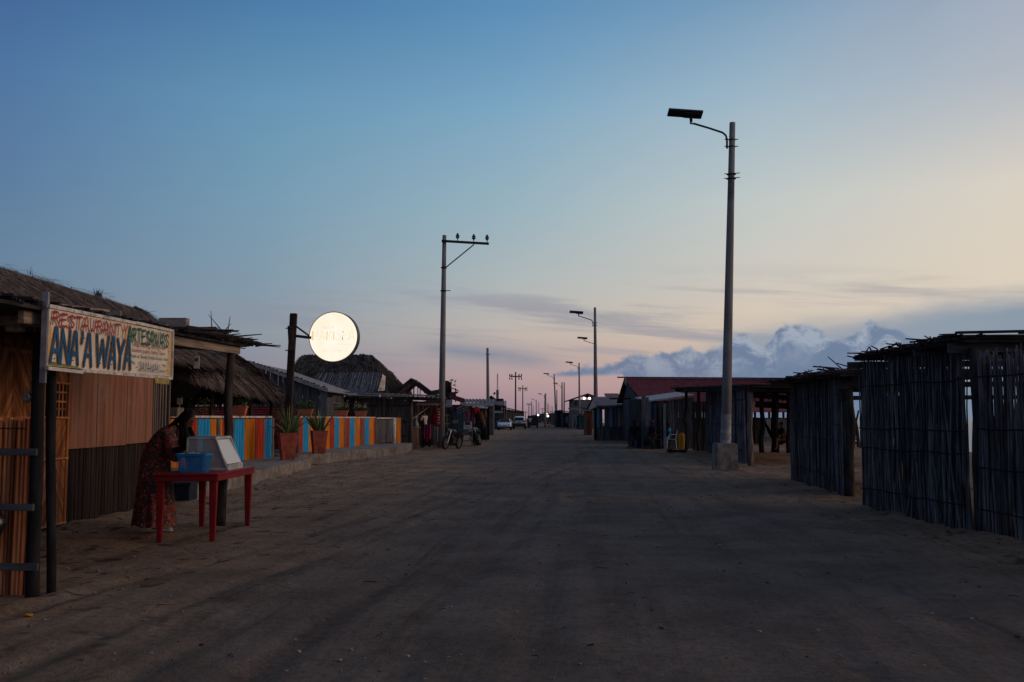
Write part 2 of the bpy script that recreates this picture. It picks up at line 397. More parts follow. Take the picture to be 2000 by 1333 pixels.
def skin_mesh(verts,edges,radii,extra=None,voxel=.02,sub=1):
    """organic surface: skin along the skeleton, plus extra solids, fused by a remesh"""
    me=bpy.data.meshes.new('t'); me.from_pydata([tuple(v) for v in verts],edges,[]); o=bpy.data.objects.new('t',me); col.objects.link(o)
    sk=o.modifiers.new('s','SKIN'); sk.use_smooth_shade=True
    for i,r in enumerate(radii):
        sv=me.skin_vertices[0].data[i]; sv.radius=(r,r) if not hasattr(r,'__len__') else r; sv.use_root=(i==0)
    o.modifiers.new('u','SUBSURF').levels=sub
    dg=bpy.context.evaluated_depsgraph_get(); m2=bpy.data.meshes.new_from_object(o.evaluated_get(dg)); bpy.data.objects.remove(o)
    bm=bmesh.new(); bm.from_mesh(m2)
    if extra:
        me3=extra.mesh('e'); bm.from_mesh(me3)
    bmesh.ops.recalc_face_normals(bm,faces=bm.faces)
    bm.to_mesh(m2); bm.free()
    o=bpy.data.objects.new('t',m2); col.objects.link(o); rm=o.modifiers.new('r','REMESH'); rm.mode='VOXEL'; rm.voxel_size=voxel; rm.use_smooth_shade=True
    s=o.modifiers.new('m','SMOOTH'); s.factor=.5; s.iterations=2
    dg=bpy.context.evaluated_depsgraph_get(); m4=bpy.data.meshes.new_from_object(o.evaluated_get(dg)); bpy.data.objects.remove(o)
    m4.materials.clear()
    m4.polygons.foreach_set('use_smooth',[True]*len(m4.polygons))
    return m4
# ================================================================== WORLD
w=bpy.data.worlds.new('World'); sc.world=w; w.use_nodes=True; nt=w.node_tree; nt.nodes.clear()
tc=nt.nodes.new('ShaderNodeTexCoord'); sp=nt.nodes.new('ShaderNodeSeparateXYZ'); nt.links.new(tc.outputs['Generated'],sp.inputs[0])
X,Y,Z=[S(nt,sp.outputs[i]) for i in range(3)]
az=X._op(Y,'ARCTAN2'); hor=(X*X+Y*Y)._op(None,'SQRT')+.0001; t=Z/hor
cirr=noise(nt,comb(nt,az*2.2,t*9.0,3.0),1.0,5,.55)-.5
tt=((t+cirr*.03)*.5).clamp()
def row(*c): # colours at y=818,760,650,550,400,200,0 then t=.7, zenith
    ys=[818,745,650,550,400,200,0]; ts=[(818-y)/1944*.5 for y in ys]+[.36,.95]
    return [(p,lin(k)) for p,k in zip(ts,c)]
cols=[(-3.14,row((70,72,95),(100,98,116),(96,104,126),(92,106,132),(84,102,134),(80,98,130),(66,88,122),(80,98,126),(104,118,140))),
 (-1.1,row((88,84,104),(92,92,114),(86,100,126),(76,98,130),(64,92,132),(52,84,130),(44,76,124),(60,84,122),(104,118,140))),
 (-.475,row((116,110,130),(114,118,140),(112,130,152),(106,132,156),(94,126,160),(80,118,162),(64,100,150),(60,88,130),(104,118,140))),
 (-.25,row((142,126,142),(140,134,148),(140,152,162),(130,153,170),(118,155,178),(102,148,180),(76,124,168),(72,106,148),(104,118,140))),
 (0.0,row((148,124,140),(180,152,153),(190,180,172),(174,182,183),(152,178,190),(124,166,194),(92,142,184),(82,118,158),(106,120,142))),
 (.25,row((168,136,142),(192,160,155),(216,198,178),(206,200,190),(192,200,198),(158,182,198),(120,156,186),(100,126,158),(110,122,142))),
 (.475,row((190,160,150),(206,182,166),(218,202,184),(220,208,190),(216,208,196),(176,184,194),(156,168,188),(122,136,158),(114,122,140))),
 (1.0,row((225,170,138),(245,196,150),(250,212,166),(246,214,176),(232,208,182),(200,190,182),(160,164,174),(134,142,160),(116,122,140))),
 (2.0,row((210,160,134),(226,182,146),(230,198,162),(222,198,172),(206,190,176),(178,176,178),(146,154,172),(124,134,156),(114,122,140))),
 (3.14,row((70,72,95),(100,98,116),(96,104,126),(92,106,132),(84,102,134),(80,98,130),(66,88,122),(80,98,126),(104,118,140)))]
sky=tt.ramp(cols[0][1])
for i in range(1,len(cols)):
    sky=mixc(nt,az.lin(cols[i-1][0],cols[i][0]),sky,tt.ramp(cols[i][1]))
def az_of(px): return math.atan((px-1000)/1944)
def T(y): return (818-y)/1944
# thin streaks low in the sky
st=noise(nt,comb(nt,az*2.6,t*30+az*2,7.0),1.0,6,.6,.3)
band=t.sm(.035,.07)*(1.0-t.sm(.10,.16))*az.sm(-.5,-.1)
sky=mixc(nt,st.sm(.48,.64)*band*.7,sky,lin((140,143,158)))
# a bluish streak on the left of the street end and the veil over the cumulus
st2=noise(nt,comb(nt,az*5,t*22,1.0),1.0,5,.6)
g=(1.0-((t-(.066-(az+.04)*.11))/.014).absv().clamp())*az.sm(-.12,-.05)*(1.0-az.sm(.0,.07))
sky=mixc(nt,g*st2.sm(.3,.6)*.75,sky,lin((118,130,152)))
line=az.lin(az_of(1380),az_of(2000),T(655),T(588))+(noise(nt,comb(nt,az*4,t*12,2.0),1.0,6,.6)-.5)*.05
veil=(line-t).sm(-.014,.022)*az.sm(az_of(1330),az_of(1480))
sky=mixc(nt,veil*.92,sky,mixc(nt,az.lin(.2,.5),lin((146,158,172)),lin((128,147,166))))
top=noise(nt,comb(nt,az*3,t*7-az*2.0,4.0),1.0,4,.5)
sky=mixc(nt,(top.sm(.5,.75)*az.sm(.25,.5)*t.sm(.25,.4))*.35,sky,lin((135,140,160)))
# cumulus bank
prof=[(1010,745),(1040,735),(1080,727),(1110,727),(1140,715),(1180,712),(1205,708),(1228,695),(1260,694),(1290,690),(1320,689),(1345,680),(1380,690),(1420,672),(1436,656),(1462,656),(1484,684),(1508,668),(1526,642),(1556,636),(1592,645),(1622,668),(1655,668),(1684,652),(1703,634),(1722,647),(1752,652),(1780,668),(1840,690),(2000,708)]
A0,A1=az_of(1000),az_of(2010)
Hs=[((az_of(p)-A0)/(A1-A0),T(y)/.12) for p,y in prof]
azn=az.lin(A0,A1)
Hc=(azn+(noise(nt,comb(nt,az*60,t*60,0.0),1.0,3,.6)-.5)*.012).ramp(Hs)*.12
puff=noise(nt,comb(nt,az*55,t*75,5.0),1.0,6,.62,.35)-.5
Hc=Hc+puff*.017
msk=(Hc-t).sm(-.0018,.0032)*(az.sm(az_of(1040),az_of(1120))*.9+.0).clamp()
bot=(t+(noise(nt,comb(nt,az*14,t*8,9.0),1.0,3)-.5)*.008-az.lin(az_of(1215),az_of(1300),.0415,-.02)).sm(-.001,.004)
shade=((t-Hc+.042)/.03).clamp()
puff2=noise(nt,comb(nt,az*30+.013,t*44,5.0),1.0,7,.66,.5)
lit=(shade*(puff2.sm(.42,.62))*(az.lin(az_of(1150),az_of(1500),.35,1.15))).clamp()
body=mixc(nt,((puff2-.5)*1.2+.5).clamp(),lin((88,112,146)),lin((112,130,158)))
body=mixc(nt,az.lin(.05,.4),body,mixc(nt,.5,body,lin((118,132,158))))
cl=mixc(nt,lit,body,lin((157,168,184)))
rim=(1.0-((Hc-t)/.004).absv().clamp())*.45
cl=mixc(nt,rim,cl,lin((160,165,176)))
sky=mixc(nt,msk*bot*az.lin(az_of(1700),az_of(1900),1.0,.65),sky,cl)
# below the horizon: dark ground tone
sky=mixc(nt,t.sm(-.02,-.001),lin((60,55,55)),sky)
bg=nt.nodes.new('ShaderNodeBackground'); bg.inputs['Strength'].default_value=1.0; nt.links.new(sky.s,bg.inputs['Color'])
ow=nt.nodes.new('ShaderNodeOutputWorld'); nt.links.new(bg.outputs[0],ow.inputs[0])
w.cycles.sampling_method='MANUAL'; w.cycles.sample_map_resolution=1024
sun_d=bpy.data.lights.new('sun','SUN'); sun=bpy.data.objects.new('sun',sun_d); col.objects.link(sun)
sun_d.energy=.7; sun_d.angle=R(30); sun_d.color=(1.0,.6,.36)
sd=V(math.sin(R(97))*math.cos(R(15)),math.cos(R(97))*math.cos(R(15)),math.sin(R(15)))   # towards the afterglow, right of the frame
sun.rotation_euler=sd.to_track_quat('Z','Y').to_euler()
# ================================================================== GROUND
def vnoise(x,y,seed):
    xi=np.floor(x).astype(np.int64); yi=np.floor(y).astype(np.int64); xf=x-xi; yf=y-yi
    def h(a,b):
        n=(a*374761393+b*668265263+seed*982451653)&0x7fffffff; n=((n^(n>>13))*1274126177)&0x7fffffff; return ((n^(n>>16))&0xffff)/65535.0
    u=xf*xf*(3-2*xf); v=yf*yf*(3-2*yf)
    return (h(xi,yi)*(1-u)+h(xi+1,yi)*u)*(1-v)+(h(xi,yi+1)*(1-u)+h(xi+1,yi+1)*u)*v-.5
def fb(x,y,s,o=4):
    r=0;a=1
    for i in range(o): r=r+a*vnoise(x,y,s+i); x=x*2.03+11; y=y*2.03+5; a*=.5
    return r
xs=np.concatenate([[-5000,-1200,-300,-100,-50,-28,-20,-16],np.arange(-13,9,.055),np.arange(9,19.5,.25),[20,20.5,21.5,24,30,60,200,1000,6000]])
ys=[-60,-20,-5,0,1.2,2,2.6]
while ys[-1]<70: ys.append(ys[-1]*1.0085)
ys=np.array(ys+[80,95,110,130,160,200,260,350,500,800,1500,3000,9000])
XX,YY=np.meshgrid(xs,ys)
near=np.clip((75-YY)/45,0,1)*np.clip((14-np.abs(XX))/3,0,1)*np.clip((YY-1.5),0,1)
zz=fb(XX*.35,YY*.3,3,3)*.03
side=np.clip((np.abs(XX-.3)-3.2)/2.0,0,1)
zz+=side*(fb(XX*2.6,YY*2.2,11,4)*.07+np.abs(fb(XX*5,YY*5,15,2))*.035-.02)
zz+=fb(XX*1.3,YY*1.5,27,3)*.012
zz+=fb(XX*6,YY*4,21,3)*.012
wob=fb(XX*0+2,YY*.12,33,2)
for (xa,sl,wd,dp,y0,y1) in [(-2.9,.17,.09,.03,3,26),(-2.72,.17,.05,.022,3,26),(-1.5,.13,.11,.03,3,40),(-4.0,.2,.1,.025,4,22),(-3.5,.12,.08,.022,3,30),(.1,.06,.14,.02,3,60),(1.9,.03,.15,.018,3,60),(3.1,.02,.12,.018,3,60),(-.7,.09,.1,.02,3,50),(-2.2,.2,.08,.02,3,24)]:
    d=XX-(xa+sl*(YY-5)+.35*wob); brk=np.clip(.6+1.6*fb(XX*.5,YY*.35,int(xa*7)+77,2),0,1)
    zz+=1.0*(-dp*np.exp(-(d/wd)**2)+.45*dp*np.exp(-((np.abs(d)-wd*2)/wd)**2)+.006*np.exp(-(d/(wd*1.3))**2)*np.sin(YY*28))*np.clip((y1-YY)/5,0,1)*brk
zz*=near
shore=XX-(18.6+.031*np.maximum(YY,0)+.5*fb(XX*0+1,YY*.1,5,2))
zz=zz-np.clip(shore,0,8)*.16
# the street is the packed middle strip, the rest is loose sand
me=bpy.data.meshes.new('g'); nx,ny=len(xs),len(ys)
co=np.stack([XX,YY,zz],-1).reshape(-1,3)
idx=np.arange(nx*ny).reshape(ny,nx); q=np.stack([idx[:-1,:-1],idx[:-1,1:],idx[1:,1:],idx[1:,:-1]],-1).reshape(-1,4)
cx=co[q].mean(1); isroad=(np.abs(cx[:,0]-(.2+.031*cx[:,1]))<4.3)&(cx[:,1]>-30)&(cx[:,1]<1500)
def npmesh(name,qs,mt):
    used=np.unique(qs); rm=-np.ones(len(co),int); rm[used]=np.arange(len(used)); f=rm[qs]
    m=bpy.data.meshes.new(name); m.vertices.add(len(used)); m.vertices.foreach_set('co',co[used].ravel())
    m.loops.add(f.size); m.loops.foreach_set('vertex_index',f.ravel()); m.polygons.add(len(f)); m.polygons.foreach_set('loop_start',np.arange(0,f.size,4)); m.polygons.foreach_set('loop_total',np.full(len(f),4)); 
    m.update(calc_edges=True); m.validate(); m.polygons.foreach_set('use_smooth',[True]*len(m.polygons)); o=link_mesh(name,m,mt); o['kind']='structure'; return o
m,nt,b=newmat('dirt'); tc=nt.nodes.new('ShaderNodeTexCoord'); P=S(nt,tc.outputs['Object'])
sp=nt.nodes.new('ShaderNodeSeparateXYZ'); nt.links.new(P.s,sp.inputs[0]); gx,gy=S(nt,sp.outputs[0]),S(nt,sp.outputs[1])
edge=((gx-(gy*.031+.9)).absv()+(noise(nt,P,.25,4,.6)-.5)*4.5).sm(1.6,5.2)
n1=noise(nt,P,.9,6,.65); n2=noise(nt,P,14,6,.7); n3=noise(nt,P,90,3,.6)
strk=noise(nt,comb(nt,(gx-gy*.09)*2.6,gy*.1,0.0),1.0,6,.65,.0)
strk2=noise(nt,comb(nt,gx*.35,gy*1.6,4.0),1.0,5,.6,.3)
rd=mixc(nt,n1.sm(.3,.7),(.14,.116,.1),(.23,.192,.163))
sa=mixc(nt,n1.sm(.3,.7),(.25,.168,.115),(.41,.29,.2))
c=mixc(nt,edge,rd,sa)
c=mixc(nt,strk.sm(.5,.72)*.45,c,(.08,.062,.054))
c=mixc(nt,strk2.sm(.55,.8)*.25,c,(.23,.19,.155))
c=mixc(nt,n2.sm(.4,.75)*.5,c,(.065,.05,.044))
fr=noise(nt,comb(nt,(gx-gy*.1+noise(nt,P,.12,1)*.5)*8.0,gy*.12,8.0),1.0,5,.7)
c=mixc(nt,fr.sm(.56,.66)*.45*noise(nt,P,.35,3).sm(.42,.6),c,(.05,.039,.034))
fp=noise(nt,P,3.4,2,.5,.4)
c=mixc(nt,(fp.sm(.6,.68)*(edge*.75+.1)),c,(.06,.043,.035))
c=mixc(nt,(noise(nt,comb(nt,gx*.5,gy*.9,3.0),1.0,5,.65).sm(.55,.72))*.5,c,(.26,.205,.165))
c=mixc(nt,n3.sm(.66,.76)*.5,c,(.3,.27,.24))
for (xa,sl,wd,st_) in ((-2.9,.17,.1,.5),(-1.6,.13,.12,.5),(-3.9,.2,.1,.45),(-.9,.1,.1,.4),(.6,.06,.14,.4),(2.0,.04,.13,.35),(-2.3,.085,.07,.4),(3.4,.03,.12,.3),(-4.6,.12,.09,.4)):
    dd=(gx-(gy-5.0)*sl-xa+(noise(nt,comb(nt,gy*.09,xa,0.0),1.0,1)-.5)*.9).absv()
    tk=(1.0-dd.sm(wd*.55,wd*1.25))*noise(nt,comb(nt,gx*1.2,gy*.5,xa),1.0,4,.7).sm(.4,.62)
    tread=noise(nt,comb(nt,gx*9,gy*26,xa),1.0,1,.5).sm(.35,.65)
    c=mixc(nt,tk*(tread*.5+.5)*st_,c,(.045,.036,.032))
nt.links.new(c.s,b.inputs['Base Color']); b.inputs['Roughness'].default_value=.95; b.inputs['Specular IOR Level'].default_value=.04
bn=nt.nodes.new('ShaderNodeBump'); bn.inputs['Distance'].default_value=.06; bn.inputs['Strength'].default_value=.9
hh=n2*1.1+n3*.4+strk*.7+noise(nt,P,4,5,.6)*.9-fr*.25-fp*.5; nt.links.new(hh.s,bn.inputs['Height']); nt.links.new(bn.outputs[0],b.inputs['Normal'])
dirt=m
npmesh('road',q[isroad],dirt); npmesh('ground',q[~isroad],dirt)
m,nt,b=newmat('sea'); b.inputs['Base Color'].default_value=(.05,.08,.1,1); b.inputs['Roughness'].default_value=.25
tc=nt.nodes.new('ShaderNodeTexCoord'); n1=noise(nt,S(nt,tc.outputs['Object']),.8,5,.6); bn=nt.nodes.new('ShaderNodeBump'); bn.inputs['Distance'].default_value=.3; nt.links.new(n1.s,bn.inputs['Height']); nt.links.new(bn.outputs[0],b.inputs['Normal'])
sb=MB(); sb.quad((17,-200,-.22),(9000,-200,-.22),(9000,12000,-.22),(17,12000,-.22)); o=sb.build('water',m); o['kind']='structure'
# pebbles and litter
pb=MB()
for _ in range(1500):
    y=2.6*math.exp(random.random()*2.3); x=ru(-6,6.0)
    if abs(x)>5.6: continue
    s=ru(.003,.011)*(1+y/14); pb.ball((x,y,s*.2),(s*ru(.8,1.4),s,s*.6),5,3)
tag(pb.build('pebbles',mat('pebble',(.3,.26,.22),(.12,.1,.09),(40,40,40),.9,island=.5)),kind='stuff',label='small pale pebbles scattered over the dirt street')
db=MB()
for _ in range(170):
    y=3*math.exp(random.random()*2.2); x=ru(-5.3,5.3); a=ru(0,6.3); l=ru(.02,.07); p=V(x,y,.012)
    if random.random()<.6: db.path([p,p+V(math.cos(a)*l,math.sin(a)*l,.006),p+V(math.cos(a+.4)*l*1.8,math.sin(a+.4)*l*1.8,.002)],[.003,.003,.002],4)
    else: db.add([p,p+V(math.cos(a)*l,math.sin(a)*l,.008),p+V(math.cos(a+.8)*l,math.sin(a+.8)*l,.012),p+V(math.cos(a+1.4)*l*.7,math.sin(a+1.4)*l*.7,.004)],[(0,1,2,3)])
tag(db.build('debris',mat('debris',(.06,.045,.035),(.02,.016,.014),(40,40,40),.95,island=.7)),kind='stuff',label='dark twigs and dry leaf scraps scattered over the dirt street')
# pavements
def poly_slab(pts,z0,z1,name,mt,bev=.02):
    mb=MB(); mb.slab([(x,y,z0) for x,y in pts],(0,0,z1-z0)); o=mb.build(name,mt,bevel=bev); return o
s1=poly_slab([(-5.55,17.6),(-5.8,28.9),(-6.6,30.2),(-11,30.2),(-11,17.6)],-.1,.25,'pavement',concrete); s1['kind']='structure'
s2=poly_slab([(-6.6,30.75),(-6.25,31.0),(-5.95,31.7),(-5.75,33.2),(-4.9,37.2),(-4.3,40.3),(-4.55,45.8),(-11,45.8),(-11,30.75)],-.1,.3,'pavement',concrete); s2['kind']='structure'
# ================================================================== LEFT NEAR: restaurant
rest=thing('thatched_restaurant','nearest thatched restaurant on the left with plywood and slat wall under a long painted sign','building',(-7,13,0))
# side wall on the street
mb=MB(); planks(mb,(-5.98,12.9,0),(-5.98,17.4,0),-.05,2.35,.07,.02,.008,.03,side=-1); mb.build('slat_wall',slat,rest)
mb=MB()
for a,b_ in ((13.3,14.25),(14.27,15.35),(15.37,16.45)):
    zb=1.0+ru(-.015,.015); mb.box((-5.935,(a+b_)/2,(zb+2.2)/2),(.012,b_-a,2.2-zb),Matrix.Rotation(ru(-.006,.006),3,'X'))
mb.build('plywood_panel',ply,rest)
mb=MB()
for y in (16.52,16.6,16.7,16.82,16.95,17.1,17.28): mb.box((-5.94,y,1.1),(.02,.035,2.2),Matrix.Rotation(ru(-.012,.012),3,'X'))
mb.build('corner_slats',mat('slat_pale',(.26,.2,.165),(.13,.1,.085),(22,22,1.4),.9,.004,island=.3),rest)
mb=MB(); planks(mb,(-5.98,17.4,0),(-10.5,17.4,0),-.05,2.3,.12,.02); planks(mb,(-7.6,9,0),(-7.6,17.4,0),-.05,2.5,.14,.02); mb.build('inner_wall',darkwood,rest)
# woven chevron wall beside the entrance and the woven door leaf
def chevron(mb,pl,x0,x1,y0,y1,up=True,w=.05):
    xm=(x0+x1)/2; n=int((y1-y0+ (x1-x0))/w)
    for side in (-1,1):
        for i in range(n):
            ya=y0+i*w-(x1-x0)/2*1.3; xa,xb=(x0,xm-.003) if side<0 else (x1,xm+.003)
            yb=ya+(x1-x0)/2*1.3
            if not up: ya,yb=yb,ya
            if max(ya,yb)<y0 or min(ya,yb)>y1: continue
            def cl(xs_,ys_,xe,ye):
                dx,dy=xe-xs_,ye-ys_; t0,t1=0,1
                for lo,hi in ((y0,y1),):
                    if dy>0: t0=max(t0,(lo-ys_)/dy); t1=min(t1,(hi-ys_)/dy)
                    elif dy<0: t0=max(t0,(hi-ys_)/dy); t1=min(t1,(lo-ys_)/dy)
                return t0,t1
            t0,t1=cl(xa,ya,xb,yb)
            if t1-t0<.05: continue
            mb.beam(pl(lerp(xa,xb,t0),lerp(ya,yb,t0)),pl(lerp(xa,xb,t1),lerp(ya,yb,t1)),.012,w*.86,up=tuple(pl.v))
pl=Plane((-5.97,11.45,0),(0,1,0),(0,0,1))
mb=MB(); chevron(mb,pl,.03,.95,1.42,2.2,True); chevron(mb,pl,.03,.95,.0,1.36,True)
chevron(mb,pl,.03,.95,2.24,2.6,False)
mb.build('woven_panel',bamboo,rest)
mb=MB()
for z in (1.39,2.22): mb.beam(pl(0,z),pl(.98,z),.05,.05)
for x in (0,.99): mb.tube(pl(x,0),pl(x,2.6),.022)
mb.build('panel_frame',bamboo,rest)
door=None
pl=Plane((-5.9,12.5,0),(0,1,0),(0,0,1))
mb=MB(); chevron(mb,pl,.04,.7,.05,.85,True,.03); chevron(mb,pl,.04,.7,.9,1.4,False,.03); chevron(mb,pl,.04,.7,1.86,2.15,True,.03)
for x in np.arange(.08,.7,.1): mb.tube(pl(x,1.42),pl(x,1.85),.012)
for z in (1.52,1.62,1.74): mb.tube(pl(.04,z),pl(.7,z),.014)
dr=mb.build('door',bamboo,rest)
mb=MB()
for x in (.02,.72): mb.tube(pl(x,0.02,.02),pl(x,2.2,.02),.018)
for z in (.04,.88,1.41,1.86,2.18): mb.tube(pl(0,z,.025),pl(.74,z,.025),.016)
mb.build('door_frame',bamboo,dr)
# posts under the canopy edge
mb=MB(); pts,rad=gnarl(V(G(88,1155).x,8.02,-.1),At(78,650,8.02),.055,.048,9,.01,3); mb.path(pts,rad,10); mb.build('post',darkwood,rest,True)
mb=MB(); pts,rad=gnarl(G(101,1156)+V(0,0,-.1),At(99,640,G(101,1156).y),.036,.042,14,.022,8); mb.path(pts,rad,10); mb.build('post',darkwood,rest,True)
mb=MB(); pts,rad=gnarl((-3.84,13.25,-.1),(-3.78,13.4,2.33),.07,.05,9,.03,5); mb.path(pts,rad,10); mb.build('post',postwood,rest,True)
mb=MB(); mb.beam((-3.82,7.7,2.19),(-3.75,13.62,2.33),.05,.1); mb.beam((-3.85,8.3,2.2),(-6.0,8.3,2.3),.06,.08);mb.box((-3.97,7.93,2.14),(.12,.1,.1)); mb.beam((-3.8,13.1,2.33),(-6.1,13.1,2.45),.05,.09)
for y in (9.5,10.8,12.0): mb.beam((-3.75,y,2.4),(-6.1,y,2.5),.05,.06)
mb.build('beam',oldwood_y,rest,bevel=.004)
# canopy of dark sticks over the beams
mb=MB(); stickroof(mb,(-3.74,4,2.2),(-3.66,13.7,2.41),(-6.3,13.9,2.5),(-6.3,4,2.3),230,.015,.06,.05)
for _ in range(190):
    y=ru(10.8,13.9); a=V(-3.6+ru(-.5,.06),y,2.38+.04*(y-10.8)/3+ru(-.02,.06)); d=V(ru(.1,.5),ru(.5,1),ru(-.02,.12)).normalized(); mb.path([a,a+d*ru(.2,.5)],[.012,.006],4)
for _ in range(8):
    a=V(-3.75+ru(-.1,.1),12.6+ru(-.3,.5),2.46); d=V(ru(-.3,.3),ru(-.2,1),ru(.15,.5)).normalized(); mb.path([a,a+d*ru(.15,.35)],[.009,.003],4)
mb.build('canopy',stick_dark,rest)
mb=MB(); mb.box((-3.9,8.9,2.39),(.16,1.0,.022),Matrix.Rotation(.06,3,'X')); mb.box((-3.72,12.9,2.4),(.05,.5,.05)); mb.box((-3.75,11.0,2.46),(.3,.12,.1)); mb.build('loose_board',oldwood,rest)
# thatched roof behind
mb=MB(); thatch_slope(mb,(-6.0,5,2.5),(-6.15,21.6,2.6),(-8.4,21.9,3.86),(-8.5,5,3.95),15000,.5,.02,.16,lift=.05)
thatch_slope(mb,(-6.15,21.6,2.6),(-10.8,23.2,2.55),(-8.4,21.9,3.86),(-8.4,21.9,3.86),2500,.5,.02,.16,lift=.05)
thatch_slope(mb,(-11,5,2.5),(-10.8,23.2,2.55),(-8.4,21.9,3.86),(-8.5,5,3.95),200,.5,.03,.16)
for _ in range(700):
    y=ru(6,21); a=V(-8.5+ru(-.15,.15),y,3.95+.06*mnoise.noise(V(y*.8,0,0))); d=V(ru(.4,1),ru(-.8,.8),ru(-.45,.0)).normalized(); s=V(0,.012,0) if abs(d.x)>.5 else V(.012,0,0)
    l=ru(.15,.4); mb.add([a-s,a+s,a+d*l],[(0,1,2)])
sprigs(mb,(-8.5,20.3,3.85),45,.3,.014,.9,.7); sprigs(mb,(-8.3,21.9,3.72),60,.45,.008,.2,.4,V(.6,1,-.1)); sprigs(mb,(-8.4,17.2,3.9),5,.25,.006,.9,.4); sprigs(mb,(-7.8,22.0,3.5),60,.4,.008,.3,.4,V(.5,1,-.3))
mb.build('thatch_roof',thatch,rest)
# ------------------------------------------------ painted sign
sgn=thing('painted_sign','long hand painted sign reading restaurant y artesanias above the woman in the patterned dress','sign',(-3.66,7.82,1.8))
L=2.83; pl=Plane((-3.655,7.82,1.815),(0,1,.012),(0,0,1)); H=.455
cream=mat('sign_cream',(.82,.74,.6),(.66,.58,.46),(5,4,6),.7,.0,grime=(3,(.6,.52,.4)))
mb=MB(); mb.slab([pl(0,0,-.012),pl(L,0,-.012),pl(L,H+.02,-.012),pl(0,H,-.012)],pl.n*.012); mb.build('board',cream,sgn)
mb=MB(); fw=.028
mb.beam(pl(-.02,-.02,.004),pl(L*.22,-.03,.004),.03,fw); mb.beam(pl(L*.22,-.015,.0),pl(L+.02,-.02,.0),.03,fw)
mb.beam(pl(-.02,H+.016,.0),pl(L*.63,H+.03,.0),.03,fw); mb.beam(pl(L*.63,H+.035,.003),pl(L+.02,H+.035,.003),.03,fw)
mb.beam(pl(L+.012,-.03,.005),pl(L+.012,H+.05,.005),.03,.02,up=(0,1,0))
mb.build('frame',white_paint,sgn)
mb=MB(); mb.beam((-3.69,7.83,1.68),(-3.69,7.83,2.4),.03,.045); mb.build('mounting_batten',mat('batten',(.33,.32,.36),(.18,.17,.2),(5,5,5),.8,.002),sgn)
pr=paint('paint_red',(.42,.06,.06)); pg=paint('paint_green',(.03,.16,.1)); pbl=paint('paint_blue',(.03,.12,.25)); po=paint('paint_ochre',(.6,.3,.09)); pp=paint('paint_pink',(.5,.2,.2)); pt=paint('paint_teal',(.05,.2,.2))
mb=MB()
yel=[(0.565*L,.455),(.60*L,.462),(.59*L,.34),(.55*L,.3),(.545*L,.4)]
mb.add([pl(x,y,.0012) for x,y in yel],[tuple(range(5))])
mb.add([pl(x,y,.0012) for x,y in ((L-.12,0.01),(L-.003,.01),(L-.003,H+.01),(L-.10,H+.005))],[(0,1,2,3)])
mb.add([pl(x,y,.0013) for x,y in ((0.005,.05),(.045,.03),(.05,.3),(.005,.36))],[(0,1,2,3)])
mb.build('yellow_patches',mat('paint_yellow',(.66,.4,.14),(.66,.5,.3),(4,8,9),.7),sgn)
mb=MB(); mb.add([pl(x,y,.0015) for x,y in ((0.01,.003),(.22*L,.003),(.16*L,.018),(.01,.04))],[(0,1,2,3)]); mb.build('green_patch',paint('paint_moss',(.2,.28,.08)),sgn)
wd={'A':1,'N':1,"'":.4,' ':.2,'W':1.75,'Y':1.05}
random.seed(11); mb=MB(); strokes(mb,pl,"ANA'A WAYA",.03,.035,.592*L,.302,.054,.0018,.07,.2,wd,.02); mb.build('outline_lettering',po,sgn)
random.seed(11); pl.k=0; mb=MB(); strokes(mb,pl,"ANA'A WAYA",.03,.035,.592*L,.302,.038,.0095,.07,.2,wd,.02); mb.build('lettering',pbl,sgn)
pl.k=0; mb=MB(); strokes(mb,pl,"RESTAURANT",.03,.33,.485*L,.432,.02,.017,.12,.25); mb.build('lettering',pr,sgn); mb=MB(); strokes(mb,pl,"Y",.51*L,.325,.54*L,.435,.02,.017,.1); mb.build('lettering',pr,sgn)
mb=MB(); strokes(mb,pl,"ARTESANIAS",.565*L,.3,.95*L,.434,.023,.003,.04,.34,{'I':.35}); mb.build('lettering',pg,sgn)
mb=MB(); strokes(mb,pl,"SAYA",.665*L,.03,.755*L,.112,.0085,.003,.08,.3); mb.build('lettering',paint('paint_navy',(.03,.09,.26)),sgn); mb=MB(); strokes(mb,pl,"WAY.",.765*L,.022,.865*L,.108,.009,.003,.08,.25,{'.':.3,'W':1.4}); mb.build('lettering',paint('paint_navy',(.03,.09,.26)),sgn)
for (txt,x,y,s,mt,wx) in (("Comidas tradicional, Tejidos de la mejor",.605,.262,.058,pp,.33),("Souvenires guajiros, bolsos y Tipicos",.605,.205,.058,pp,.33),("Aceite de Tiburon, Conchas de nacar, Gafas",.6,.15,.052,pt,.36),("Por:",.605,.085,.05,pbl,.04),("Prop.",.905,.098,.04,pt,.04),("Cabo De la",.87,.035,.036,pbl,.07)):
    o=ftext('lettering',txt,s,pl,0,0,mt,None,.003,shear=.15)
    vs=[(pl.u.dot(v.co-pl.o)) for v in o.data.vertices]; wmax=max(vs); k=wx*L/wmax
    for v in o.data.vertices:
        a=pl.u.dot(v.co-pl.o); bb_=pl.v.dot(v.co-pl.o); c_=pl.n.dot(v.co-pl.o); v.co=pl(a*k+x*L,bb_+y,c_)
    o.parent=sgn; o.data.transform(Matrix.Translation(-sgn.location))
mb=MB(); 
for x in np.arange(.1,L,.29):
    for y in (H+.015,-.018,.26,.06): mb.ball(pl(x+ru(-.05,.05),y,.012 if y in(.26,.06) else .016),.006,6,4)
mb.build('nails',black,sgn)
o=MB(); o.box((-3.64,10.35,1.79),(.01,.42,.06)); tag(o.build('paper_scrap',mat('scrap',(.55,.33,.1),(.15,.2,.08),(5,7,5),.8)),'narrow yellow and green scrap tacked under the right end of the painted sign','scrap')
